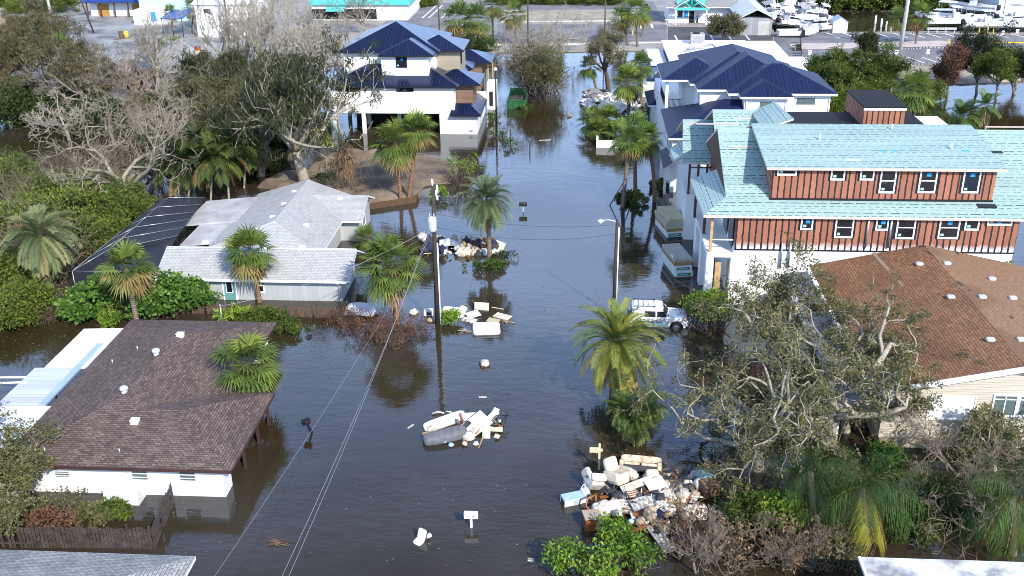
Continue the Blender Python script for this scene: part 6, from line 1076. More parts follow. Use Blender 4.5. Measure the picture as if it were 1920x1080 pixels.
tree((1800, 958), 'bare branching tree against the beige gable wall', seed=126, trunk=(1.6, .12), L0=2.2, limbs=6, bark=bk_twig, tilt=.65, **thin); tree((1815, 1010), 'leafless pale tree at the lower right above the white flat roof', seed=127, trunk=(1.0, .11), L0=1.9, limbs=6, bark=bk_twig, tilt=.75, **thin); tree((1875, 800), 'half bare oak beside the beige wall windows', seed=128, trunk=(1.6, .16), L0=1.9, limbs=5, mx=4, leaf='oak', bark=bk_pale, leaves=22, pr=.34, ll=.15, lw=.05, name='oak_tree', basepos=(23.6, 49.3, 0))
tree((1310, 1075), 'leafless pale sapling over the near debris pile', seed=129, trunk=(1.0, .07), L0=1.7, limbs=5, bark=bk_twig, tilt=.6, up=.3, **thin); tree((1470, 1060), 'leafless tan shrub at the lower edge right of the debris pile', seed=130, trunk=(.6, .06), L0=1.3, limbs=8, bark=bk_tan, tilt=.75, **thin)
tree((1140, 168), 'vine choked tree with tan dead leaves behind the rubble pile', seed=131, trunk=(3.6, .32), L0=2.6, limbs=6, mx=4, leaf='olive', bark=bk_brown, leaves=16, pr=.5, ll=.28, lw=.05, tilt=.6, up=.4, r0=.3, r1=1); tree((1356, 84), 'round brownish tree between the teal gabled shop and the grey warehouse', seed=132, trunk=(1.6, .25), L0=2.4, limbs=7, mx=4, leaf='olive', bark=bk_grey, leaves=26, pr=.6, ll=.3, lw=.06, tilt=.7, r0=0, r1=.8)
tree((1622, 172), 'slim dark conifer-like tree over the sandy bank', seed=133, trunk=(5.6, .2), L0=1.5, limbs=9, mx=3, leaf='pine', leaves=40, pr=.6, ll=.4, lw=.06, up=.5, tilt=.5, name='pine_tree', droop=.2, r0=.1)
for i, (b, L_) in enumerate((((1560, 186), 2.6), ((1595, 192), 3.0), ((1650, 182), 2.4), ((1530, 176), 2.0))): tree(b, 'leafy green tree on the sandy bank right of the navy roofs, one of four', group='green trees on the sandy bank', seed=134 + i, trunk=(2.0, .18), L0=L_, limbs=6, mx=4, leaf='mangrove', leaves=26, pr=.55, ll=.3, lw=.07, up=.3, tilt=.7, r0=.0, r1=.6)
for i, (b, L_, lf, l) in enumerate((((1832, 176), 3.4, 'pine', 'wispy dark tree at the right end of the sandy bank'), ((1868, 184), 2.6, 'mangrove', 'bushy green tree near the right edge behind the pond'), ((1775, 182), 2.2, 'rust', 'reddish brown tree left of the wispy dark one'), ((1905, 178), 2.4, 'pine', 'dark bush-like tree at the right edge'))): tree(b, l, seed=140 + i, trunk=(2.2, .18), L0=L_, limbs=7, mx=4, leaf=lf, leaves=24, pr=.55, ll=.32, lw=.06, up=.35, tilt=.65, r0=.0, r1=.7)
def again(src, px, py, rz, s, label, group=None): return copy_tree(src, G(px, py, 0), rz, s, label=label, group=group or 'x') if group else _nog(copy_tree(src, G(px, py, 0), rz, s, label=label))
def _nog(o):
    if 'group' in o: del o['group']
    return o
OB = {o['label']: o for o in COL.objects if 'label' in o and o.parent is None}
P1 = OB['bleached bare tree leaning left behind the black pool cage']; P2 = OB['brown bare tree before the wrecked pink house']; P3 = OB['grey bare tree with whitish crooked limbs right of the bleached one']; P4 = OB['tall bare grey tree behind the dark pine-like tree']; Q1 = OB['brownish pine at the left edge above the orange container']; Q2 = OB['dense grey brown tree before the wrecked pink house']; Q3 = OB['leaning dark tree with a reddish trunk left of the white wall']
for i, (src, px, py, rz, sc_) in enumerate(((P2, 175, 225, 1.0, 1.0), (P2, 280, 212, 2.2, .9), (P3, 215, 275, 3.0, .8), (P4, 420, 190, 1.2, .95), (P2, 365, 250, 4.0, 1.0), (P4, 455, 165, 2.5, .9), (P3, 395, 320, 5.0, .85), (P4, 300, 185, 3.6, .8), (P2, 560, 185, 5.5, 1.1), (P4, 590, 165, .4, .85), (P2, 120, 205, .4, .9), (P4, 480, 130, 1.9, .8))): again(src, px, py, rz, sc_, 'bare grey brown tree among the storm stripped trees at the upper left', 'storm stripped bare trees at the upper left')
again(P2, 1002, 168, 2.0, 1.05, 'grey bare tree rising out of the vine covered bush at the street end'); again(P2, 985, 150, 4.0, .9, 'bare tree just behind the vine covered bush at the street end')
for i, (src, px, py, rz, sc_) in enumerate(((Q1, 8, 215, 2.0, .8), (Q2, 262, 245, 1.5, .6), (Q3, 430, 245, 2.0, .9), (Q3, 505, 240, 4.4, .85), (Q3, 545, 300, 1.0, .7))): again(src, px, py, rz, sc_, 'dusty leafed tree in the dense stand at the upper left', 'dusty leafed trees in the upper left stand')
# ================================================================== planting: bushes
mg = [(30, 352, 2.6, 2.2), (85, 450, 3.0, 2.6), (150, 440, 3.4, 2.8), (205, 430, 3.2, 2.6), (120, 400, 3.2, 2.4), (180, 385, 3.0, 2.3), (235, 402, 2.6, 2.2), (30, 450, 2.6, 2.4), (18, 545, 2.4, 2.2), (55, 590, 2.2, 1.8), (20, 610, 2.0, 1.8), (215, 470, 2.4, 2.0), (30, 232, 4.0, 3.0), (85, 226, 3.6, 2.6), (165, 240, 3.2, 2.4), (200, 250, 3.6, 2.8), (240, 240, 2.6, 2.0), (10, 350, 2.0, 2.0), (330, 238, 2.6, 2.2), (300, 212, 2.6, 2.0), (400, 262, 2.6, 2.0), (60, 190, 3.0, 2.2), (130, 200, 3.2, 2.2), (370, 280, 2.6, 1.8), (440, 285, 3.0, 2.0), (520, 275, 2.6, 1.8), (480, 320, 2.4, 1.6), (270, 270, 2.6, 1.8)]
protos_b = []; darkb = None
for i, (px, py, r, hh) in enumerate(mg):
    g = G(px, py, 0)
    if i < 4: protos_b.append(bush((px, py), 'green mangrove bush in the thicket left of the houses', (3, 3, 2.5), 300 + i, 'mangrove', puffs=120, per=70, L=.30, W=.085, group='mangroves in the left thicket', name='mangrove_bush')); protos_b[-1].scale = (r / 3, r / 3, hh / 2.5)
    elif py < 300:
        if darkb is None: darkb = bush((px, py), 'dark green thicket bush beneath the storm stripped trees', (3, 3, 2.5), 290, 'areca', puffs=120, per=60, L=.32, W=.085, group='dark thicket bushes at the upper left', name='thicket_bush', r0=.0, r1=.62, twig=10); darkb.scale = (r / 3, r / 3, hh / 2.5)
        else: copy_tree(darkb, g, i * 1.7, (r / 3, r / 3, hh / 2.5))
    else: copy_tree(protos_b[i % 4], g, i * 1.7, (r / 3, r / 3, hh / 2.5))
for i, (px, py, w_) in enumerate(((1470, 12, 5), (1510, 14, 5), (1548, 15, 6), (1590, 16, 5), (1630, 15, 6), (1668, 16, 5), (1705, 16, 5), (1742, 16, 6), (1450, 4, 5), (1530, 2, 5), (1600, 2, 6), (1680, 2, 6), (1780, 8, 5), (1850, 6, 5), (1895, 14, 5))):
    g = G(px, py, .2); copy_tree(protos_b[i % 4], g, i * 2.1, (w_ / 3, w_ / 3, 1.6), label='dark mangrove in the row along the far side of the marina', group='mangroves along the far marina bank')
for i, (px, py, w_, hh) in enumerate(((20, 10, 4, 2), (60, 18, 4, 2), (40, 24, 3, 1.5), (775, 14, 3, 1.3), (800, 10, 3, 1.3), (110, 22, 4, 2.4), (960, 6, 4, 1.3), (1000, 5, 4, 1.3), (1040, 6, 4, 1.3), (1090, 6, 4, 1.3), (1140, 6, 4, 1.3))):
    g = G(px, py, .2); copy_tree(protos_b[i % 4], g, i * 1.3, (w_ / 3, w_ / 3, hh / 2.5), label='low dark hedge bush along the far road', group='hedge bushes along the far road')
for i, (px, py, r, l) in enumerate(((185, 590, 1.9, 'glossy sea grape bush under the shaggy fan palm'), (330, 590, 2.1, 'glossy sea grape bush against the front of the grey house'), (150, 602, 1.3, 'small sea grape bush left of the larger ones'), (285, 596, 1.6, 'sea grape bush between the two larger ones'), (365, 580, 1.5, 'sea grape bush nearest the teal door'))): bush((px, py), l, (r, r * .8, r * .95), 320 + i, 'grape', puffs=70, per=34, L=.30, W=.14, r1=.95, z0=0, zc=r * .55)
bush((205, 612), 'yellowish hanging vine shrub between the sea grapes and the brown roof', (.9, .8, 1.1), 330, 'bright', puffs=40, per=40, L=.16, W=.04, r0=.2, droop=.6); bush((440, 598), 'clump of spiky yellow green leaves behind the brown roof', (1.4, .7, .6), 331, 'bright', puffs=26, per=30, L=.55, W=.05, r0=.3, r1=1); bush((500, 610), 'low dark green shrub at the right end behind the brown roof', (1.8, 1.0, .9), 332, 'mangrove', puffs=50, per=60, L=.18, W=.06, r0=0, r1=.6); bush((540, 622), 'sprawling dark shrub in front of the low picket fence', (1.5, 1.0, .7), 333, 'mangrove', puffs=36, per=50, L=.18, W=.06, r0=0, r1=.6)
for i, (px, py, r) in enumerate(((690, 632), (735, 640), (778, 622), (650, 605), (720, 612)) and ((690, 632, 1.6), (735, 642, 1.8), (778, 624, 1.4), (650, 606, 1.4), (720, 612, 1.6))): bush((px, py), 'tangle of rust brown dead vines around the foot of the big fan palm', (r, r * .8, r * .62), 340 + i, 'rust', puffs=40, per=26, L=.22, W=.02, twig=26, bark=bk_brown, group='dead vines under the big fan palm', name='dead_vine_tangle', twl=1.15)
for i, (px, py, r, l, lf, a, b) in enumerate(((1020, 190, 2.6, 'tall brown vine covered bush on the left bank at the end of the street', 'olive', 0, .8), (1005, 178, 2.4, 'brown and green bush leaning over the green dumpster', 'olive', .0, .9), (1030, 165, 2.0, 'yellow green shrub at the street end by the bare tree', 'mangrove', .2, .9), (990, 160, 2.4, 'dry brown bush behind the green dumpster', 'olive', .2, .9))): bush((px, py), l, (r, r, r * 1.7), 350 + i, lf, puffs=95, per=50, L=.30, W=.06, twig=14, r0=a, r1=b, zc=r * 1.1)
for i, (px, py, r, l) in enumerate(((1335, 622, 1.6, 'bright green small tree shrub behind the white off-road car'), (1395, 560, 1.4, 'green shrub by the white archway of the teal house'), (1442, 556, 1.5, 'green shrub against the white base wall of the teal house'), (1310, 600, 1.1, 'bright green shrub right of the white car'))): bush((px, py), l, (r, r, r * 1.1), 360 + i, 'bright', puffs=44, per=22, L=.22, W=.075, twig=8, r0=.1, r1=.8, zc=r * 1.0)
for i, (px, py, r, l) in enumerate(((1062, 1075, 1.05, 'bright green umbrella leaved shrub at the lower edge'), (1150, 1030, 1.05, 'bright green umbrella leaved shrub over the front of the debris pile'), (1190, 1066, 1.0, 'bright green umbrella leaved shrub below the debris pile'), (1120, 1095, 1.2, 'bright green umbrella leaved shrub at the very bottom of the street'))): bush((px, py), l, (r, r, r * .9), 370 + i, 'bright', puffs=30, per=22, L=.27, W=.055, twig=6, r0=.0, r1=.9, droop=.35, zc=r * .8)
for i, (px, py, r, l, lf, tw, per) in enumerate(((1300, 1020, 1.6, 'dead reddish brown shrub right of the debris pile', 'rust', 30, 10), (1360, 1050, 1.6, 'dead grey brown shrub at the lower edge', 'dead', 34, 8), (1490, 1045, 1.7, 'dead tan shrub below the green one at the lower right', 'dead', 40, 10), (1460, 985, 1.5, 'fresh green shrub in the shade of the oaks', 'bright', 3, 50), (1400, 985, 1.4, 'yellowish green shrub right of the debris pile', 'mangrove', 8, 40), (1560, 1050, 1.4, 'brown and green shrub left of the queen palm trunk', 'olive', 10, 40), (1590, 980, 1.2, 'dark green undergrowth left of the queen palm', 'mangrove', 3, 60), (1700, 1010, 1.5, 'dark green undergrowth between the queen palm and the bare tree', 'mangrove', 4, 60), (1760, 960, 1.6, 'dark undergrowth under the bare tree', 'mangrove', 10, 40), (1850, 985, 1.6, 'dark green undergrowth right of the bare tree', 'mangrove', 4, 60), (1660, 870, 1.0, 'spiky green shrub at the corner of the beige house', 'grape', 2, 40), (1560, 905, 1.6, 'dark shrub in the shade under the spreading oak', 'oak', 8, 50), (1850, 850, 1.5, 'dark leafy shrub under the beige house windows', 'oak', 6, 60))): bush((px, py), l, (r, r, r * .9), 380 + i, lf, puffs=46, per=per, L=.22, W=.05, twig=tw, bark=bk_tan if lf in ('rust', 'dead') else bk_brown, r0=.1 if lf != 'mangrove' else 0, r1=.9 if lf != 'mangrove' else .5)
bush((918, 505), 'dark ring of low shrubs around the foot of the midstream date palm', (1.7, 1.1, .55), 400, 'mangrove', puffs=44, per=40, L=.2, W=.05, r0=0, r1=.5, twig=6); bush((842, 605), 'small bright green plant with yellow leaves by the utility pole foot', (.8, .5, .7), 401, 'bright', puffs=24, per=20, L=.4, W=.05, r0=.3, r1=1)
bush((868, 348), 'half bare green sapling shrub on the muddy bank', (2.2, 1.4, 1.8), 402, 'bright', puffs=34, per=14, L=.26, W=.07, twig=20, r0=.1, r1=.8, zc=1.7); bush((826, 372), 'small leafy shrub at the right tip of the muddy bank', (1.1, .8, .9), 403, 'bright', puffs=22, per=18, L=.24, W=.07, twig=8, r0=.1, r1=.8)
bush((652, 362), 'column of hanging tan dead vines on the muddy bank', (1.0, .8, 2.6), 404, 'dead', puffs=70, per=40, L=.5, W=.025, twig=24, bark=bk_tan, r0=.4, r1=1, droop=1.2, zc=2.4, name='dead_vine_column'); bush((612, 345), 'scraggly green shrub at the foot of the dark pine-like tree', (1.4, 1, .7), 405, 'mangrove', puffs=30, per=40, L=.24, W=.06, r0=0, r1=.6)
for i, (px, py, r, lf) in enumerate(((1190, 382, 1.3, 'mangrove'), (1235, 352, 1.0, 'mangrove'), (1175, 372, .9, 'mangrove'), (1262, 300, .9, 'mangrove'))): bush((px, py), ['low green shrub around the feet of the braced palms', 'low green shrub beside the palm with the curved trunk', 'small green shrub under the braced palm', 'dark shrub under the small navy awning'][i], (r, r * .8, r * .6), 410 + i, lf, puffs=34, per=40, L=.24, W=.06, r0=.1, r1=.7)
for i, (px, py, r) in enumerate(((933, 258, 1.2), (925, 225, 1.0), (955, 275, 1.0), (985, 205, 1.0))): bush((px, py), 'scraggly drowned shrub in the water beside the left navy house', (r, r, r * .7), 420 + i, 'mangrove', puffs=18, per=18, L=.28, W=.05, twig=18, r0=0, r1=.7, group='drowned shrubs beside the left navy house')
for i, (px, py, r) in enumerate(((60, 975, 1.5), (125, 968, 1.3), (170, 975, 1.0), (215, 968, .9), (100, 1000, 1.4))): bush((px, py), ['shrub at the lower left corner behind the dark picket fence', 'brownish shrub before the white wall left of the lattice screen', 'low shrub touching the dark picket fence', 'small yellowish shrub by the lattice screen', 'dry vine shrub draped on the dark picket fence'][i], (r, r * .7, r * .7), 430 + i, ['oak', 'olive', 'oak', 'mangrove', 'rust'][i], puffs=34, per=44, L=.16, W=.05, twig=8, r0=0, r1=.8)
for i, (px, py, r, l) in enumerate(((90, 600, 1.5, 'tangle of bare brown twigs before the fence at the left'), (130, 565, 1.2, 'bare twig tangle under the greyish date palm'))): bush((px, py), l, (r, r, r * .7), 440 + i, 'rust', puffs=20, per=8, L=.2, W=.02, twig=30, name='twig_tangle', twl=1.2)
for i, (px, py, r, l) in enumerate(((1830, 490, 1.2, 'green shrub behind the right end of the rust brown roof'), (1885, 488, 1.4, 'leafy shrub at the right edge behind the tan roof slope'))): g = G(px, py, 2.2); bush(None, l, (r, r, 1.2), 450 + i, 'mangrove', puffs=30, per=44, L=.2, W=.06, basepos=(g[0] + .2, 70.4, 0), zc=2.6, r0=.2, twl=1.4)
for i, (px, py, r) in enumerate(((1230, 178, 1.3), (1212, 215, 1.0), (1250, 200, .8))): bush((px, py), ['dry grey shrub against the pale wall right of the rubble pile', 'dark shrub right of the rubble pile', 'small shrub in the flooded garden left of the right navy house'][i], (r, r, r), 460 + i, 'olive', puffs=26, per=30, L=.26, W=.05, twig=10)
for i, (px, py, r) in enumerate(((1640, 195, 2.6), (1700, 200, 2.2), (1590, 205, 2.6), (1550, 215, 2.2), (1740, 190, 2.2), (1480, 200, 1.6))): g = G(px, py, 0); copy_tree(protos_b[i % 4], g, i, (r / 3, r / 3, r / 3), label='green mangrove bush along the pond edge behind the teal house', group='mangroves along the right pond')

lv = LV(); rs = np.random.RandomState(77); P_ = []
for (px, py, w_, h_, n_) in ((1000, 830, 260, 200, 90), (700, 660, 120, 60, 160), (560, 640, 60, 30, 90), (1280, 760, 120, 120, 300), (1420, 900, 160, 120, 400), (430, 980, 110, 60, 50), (860, 500, 120, 40, 160), (1200, 600, 140, 60, 110), (1230, 470, 40, 120, 160), (960, 640, 120, 160, 40), (60, 640, 70, 40, 120), (880, 400, 120, 60, 120), (620, 330, 80, 40, 100), (1180, 880, 90, 50, 200), (740, 980, 220, 80, 60)):
    for _ in range(n_): P_.append(G(px + rs.uniform(-w_, w_), py + rs.uniform(-h_, h_), .012))
for k in range(130): f = rs.rand(); P_.append(G(776 - 72 * f + rs.normal() * 1.2, 867 + 208 * f, .012))  # row of tiny dark leaves standing in for the road crack
P_ = np.array(P_); n_ = len(P_); a_ = rs.rand(n_) * 6.283; l_ = rs.uniform(.05, .15, n_); l_[-130:] *= .45; lv.add(P_, np.stack([np.cos(a_) * l_, np.sin(a_) * l_, rs.uniform(0, .02, n_)], 1), np.stack([-np.sin(a_), np.cos(a_), np.zeros(n_)], 1) * (l_ * .3)[:, None], 0, np.where(np.arange(n_) < n_ - 130, rs.rand(n_), 0)); lv.build('floating_leaves_and_crack', LM['dead'], kind='stuff')

bush((882, 104), 'dark dense bush between the far palms and the left navy roofs', (3.2, 2.2, 2.4), 480, 'areca', puffs=70, per=60, L=.32, W=.08, r0=0, r1=.5); bush((910, 98), 'dark green bush right of the far bushy palms', (2.2, 1.8, 1.8), 481, 'mangrove', puffs=50, per=60, L=.3, W=.08, r0=0, r1=.5)

for i, (px, py, r, lf) in enumerate(((70, 500, 1.6, 'dead'), (165, 372, 1.8, 'dead'), (238, 345, 1.6, 'olive'), (40, 400, 1.4, 'olive'), (110, 520, 1.3, 'olive'), (210, 402, 1.4, 'dead'), (300, 330, 1.8, 'dead'), (380, 318, 1.6, 'olive'))): bush((px, py), 'dry brown half bare shrub among the green mangroves left of the houses', (r, r, r * 1.25), 490 + i, lf, puffs=34, per=16, L=.26, W=.05, twig=26, bark=bk_twig, r0=.1, r1=.9, zc=r * 1.5, twl=1.5, group='dry shrubs among the left mangroves')

bush((895, 470), 'dark twiggy brush caught in the bagged rubbish heap', (1.6, .8, .6), 500, 'rust', puffs=24, per=14, L=.22, W=.03, twig=26, bark=bk_brown); bush((945, 486), 'dark brush at the right end of the bagged rubbish heap', (1.2, .8, .5), 501, 'pine', puffs=24, per=30, L=.2, W=.04, twig=18)
# ================================================================== POLES AND WIRES
def zc_(x, y, py): return zat(x, y, py)
g = G(820, 608, 0); zt = zat(g[0], g[1], 345)
up = thing('utility_pole', 'dark wooden utility pole with a grey transformer standing in the flooded street', 'utility pole', g)
creo = mat('creosote_pole', (.045, .036, .030), .8, .3, 3.0, bump=.2)
ptop = (g[0] + .12, g[1], zt); MB().tube([(g[0], g[1], -.9), (g[0] + .06, g[1], zt * .5), ptop], [.19, .16, .12], 12).build('pole', creo, up)
MB().tube([(g[0] + .25, g[1] - .05, -.6), (g[0] + .27, g[1] - .05, zat(g[0] + .27, g[1], 455))], .055, 8).build('conduit', trim, up)
z1 = zat(g[0], g[1], 430); tx = MB().tube([(g[0] + .02, g[1] - .40, z1), (g[0] + .02, g[1] - .40, z1 + .12), (g[0] + .02, g[1] - .40, z1 + 1.0), (g[0] + .02, g[1] - .40, z1 + 1.1)], [.26, .30, .30, .2], 16); tr_ = tx.build('transformer', mat('transformer_grey', (.50, .51, .52), .5, .15, 2.0), up)
for dx in (-.14, .16): MB().tube([(g[0] + dx, g[1] - .40, z1 + 1.05), (g[0] + dx, g[1] - .40, z1 + 1.35)], [.06, .035], 8).build('bushing', conc, up).parent = tr_
for dx, dz, h_ in ((0, .0, .35), (.32, -.55, .5), (.22, -.75, .3), (.30, -1.05, .22)): MB().tube([(g[0] + .1 + dx, g[1] - .05, zt + dz - .1), (g[0] + .1 + dx, g[1] - .05, zt + dz + h_)], [.09, .06], 8).build('insulator', trim, up)
MB().box(g[0] - .1, g[0] + .5, g[1] - .05, g[1] + .05, zt - .95, zt - .87).build('bracket', greymetal, up)
g2 = G(1150, 592, 0); zl = zat(g2[0], g2[1], 414); lp = thing('street_lamp', 'slim dark street lamp pole with a curved white arm right of the street centre', 'street lamp', g2)
MB().tube([(g2[0], g2[1], -.9), (g2[0] + .05, g2[1], zl)], [.14, .10], 10).build('pole', creo, lp); MB().tube([(g2[0] + .18, g2[1] - .04, -.5), (g2[0] + .2, g2[1] - .04, zl - .5)], .05, 8).build('conduit', trim, lp)
MB().tube([(g2[0], g2[1], zl - .05), (g2[0] - .5, g2[1], zl + .06), (g2[0] - 1.0, g2[1], zl + .04)], .03, 6).build('lamp_arm', trim, lp); MB().ell((g2[0] - 1.12, g2[1], zl - .02), (.24, .13, .10), seg=12, rings=6).tube([(g2[0] - 1.14, g2[1], zl - .2), (g2[0] - 1.14, g2[1], zl - .05)], [.09, .11], 10).build('lamp_head', trim, lp)
wirem = mat('grey_wire', (.33, .34, .36), .5, .1, 1.0); wired = mat('dark_wire', (.03, .03, .035), .6, .1, 1.0)
def wire(a, b, sag, r, m, label, n=26):
    a, b = Vector(a), Vector(b); P_ = []
    for i in range(n + 1): f = i / n; q = a.lerp(b, f); q.z -= sag * 4 * f * (1 - f); P_.append(q)
    o = MB().tube(P_, r, 5).build('power_line', m, loc=tuple(a), label=label, cat='cable', uv=False); return o
wire((g[0] + .05, g[1], z1 + .9), G(470, 1240, 7.6), .7, .008, wirem, 'right hand line of the power line pair running from the transformer pole'); wire((g[0], g[1], z1 + .4), G(448, 1250, 7.4), .7, .009, wirem, 'left hand line of the power line pair running from the transformer pole')
wire((g[0] - .1, g[1], z1 - .4), G(300, 1230, 6.6), .5, .006, wirem, 'thin pale cable left of the two power lines over the water')
wire((g2[0], g2[1], zl - .3), (g[0] + .1, g[1], z1 + 1.2), .5, .014, wired, 'dark wire crossing the street from the lamp pole to the transformer pole'); wire((g2[0], g2[1], zl - 1.0), (g[0] + .1, g[1], z1 + .2), .7, .014, wired, 'lower dark wire crossing the street from the lamp pole')
wire((g[0], g[1], z1 + .2), (-24.6, 62.2, 3.35), .8, .013, wirem, 'thin service wire from the transformer pole to the mast on the brown roof'); wire((g[0], g[1], z1 - .2), (-18.2, 72.0, 2.3), .4, .012, wirem, 'thin service wire from the transformer pole to the grey house')
# ================================================================== MAILBOXES AND SIGNS IN THE WATER
def mailbox(px, py, label, col, h=.75, L_=.62, post=None, tilt=(0, 0), rz=0.0, flag=True):
    g = G(px, py, 0); t = thing('mailbox', label, 'mailbox', (g[0], g[1], 0), rz=rz, built_world=False); t.rotation_euler = (tilt[0], tilt[1], rz)
    MB().box(-.06, .06, -.06, .06, -.7, h).build('post', post or woodw, t)
    pr = [(-.15, h), (.15, h)] + [(.15 * math.cos(a), h + .20 + .15 * math.sin(a)) for a in [math.pi * k / 8 for k in range(9)]]
    V = []; m_ = MB(); n = len(pr); V = [(-L_ / 2, a, b) for a, b in pr] + [(L_ / 2, a, b) for a, b in pr]; m_.mesh(V, [tuple(range(n - 1, -1, -1)), tuple(range(n, 2 * n))] + [(i, (i + 1) % n, n + (i + 1) % n, n + i) for i in range(n)]); m_.build('box', col, t)
    MB().box(-L_ / 2 - .012, -L_ / 2, -.13, .13, h + .03, h + .30).build('door', col, t)
    if flag: MB().box(.05, .22, -.17, -.155, h + .16, h + .2).build('flag', mat('flag_red', (.4, .04, .03), .5), t)
    return t
mailbox(884, 988, 'white mailbox on a short white post in the foreground water', whitep, .62, .70, whitep); mailbox(981, 397, 'black mailbox on a thin post in midstream beyond the date palm', black, .6, .75, conc); mailbox(585, 812, 'dark mailbox on a leaning black post by the brown roofed house', black, .75, .45, black, (.1, -.32))
g = G(1123, 880, 0); t = thing('post_sign', 'yellowish wooden post with a plank nailed on it beside the near debris pile', 'sign', g); pin = mat('pale_pine', (.60, .54, .34), .7, .15, 3.0); MB().box(g[0] - .06, g[0] + .06, g[1] - .06, g[1] + .06, -.6, zat(g[0], g[1], 832)).build('post', pin, t); zz = zat(g[0], g[1], 843); MB().box(g[0] - .55, g[0] - .062, g[1] - .08, g[1] + .02, zz - .16, zz + .14).build('sign_panel', pin, t); MB().box(g[0] + .062, g[0] + .18, g[1] - .05, g[1] + .03, zz - .1, zz + .05).build('bracket', pin, t)
for q in (-.42, -.2): MB().tube([(g[0] + q, g[1] - .08, zz), (g[0] + q, g[1] - .09, zz)], .02, 6).build('screw', dark, t)
for i, (px, py, h_, m_) in enumerate(((1064, 216, .3, 0),)): pass
for px, py, l in ((925, 262, 'thin black post'), (957, 262, 'thin dark stake'), (993, 285, 'short dark stake')): g = G(px, py, 0); MB().tube([(g[0], g[1], -.6), (g[0] + .05, g[1], 1.3)], .06, 6).ell((g[0] + .05, g[1], 1.3), (.07, .07, .05), seg=6, rings=4).build('stake', creo, loc=(g[0], g[1], 0), label=l + ' rising from the water right of the left navy house', cat='stake')
g = G(931, 250, 0); t = thing('lamp_post', 'black post with a small white globe lamp beside the left navy house', 'lamp post', g); zz = zat(g[0], g[1], 132); MB().tube([(g[0], g[1], -.8), (g[0], g[1], zz)], [.12, .07], 8).build('post', black, t); MB().ell((g[0], g[1], zz + .15), (.2, .2, .22), seg=10, rings=7).build('globe', trim, t)
for a, b, l in (((1165, 335), (1143, 385), 'left'), ((1165, 335), (1183, 385), 'right')): 
    p = G(*b, 0); MB().obox(((p[0] + G(1167, 388)[0]) / 2, (p[1] + G(1167, 388)[1]) / 2, 1.2), ((G(1167, 388)[0] - p[0]) / 2, (G(1167, 388)[1] - p[1]) / 2, 1.25), (0, .05, 0), (.05, 0, 0)).build('timber_brace', woodw, loc=(p[0], p[1], 0), label=l + ' timber brace propping up the leaning fan palm', cat='brace')
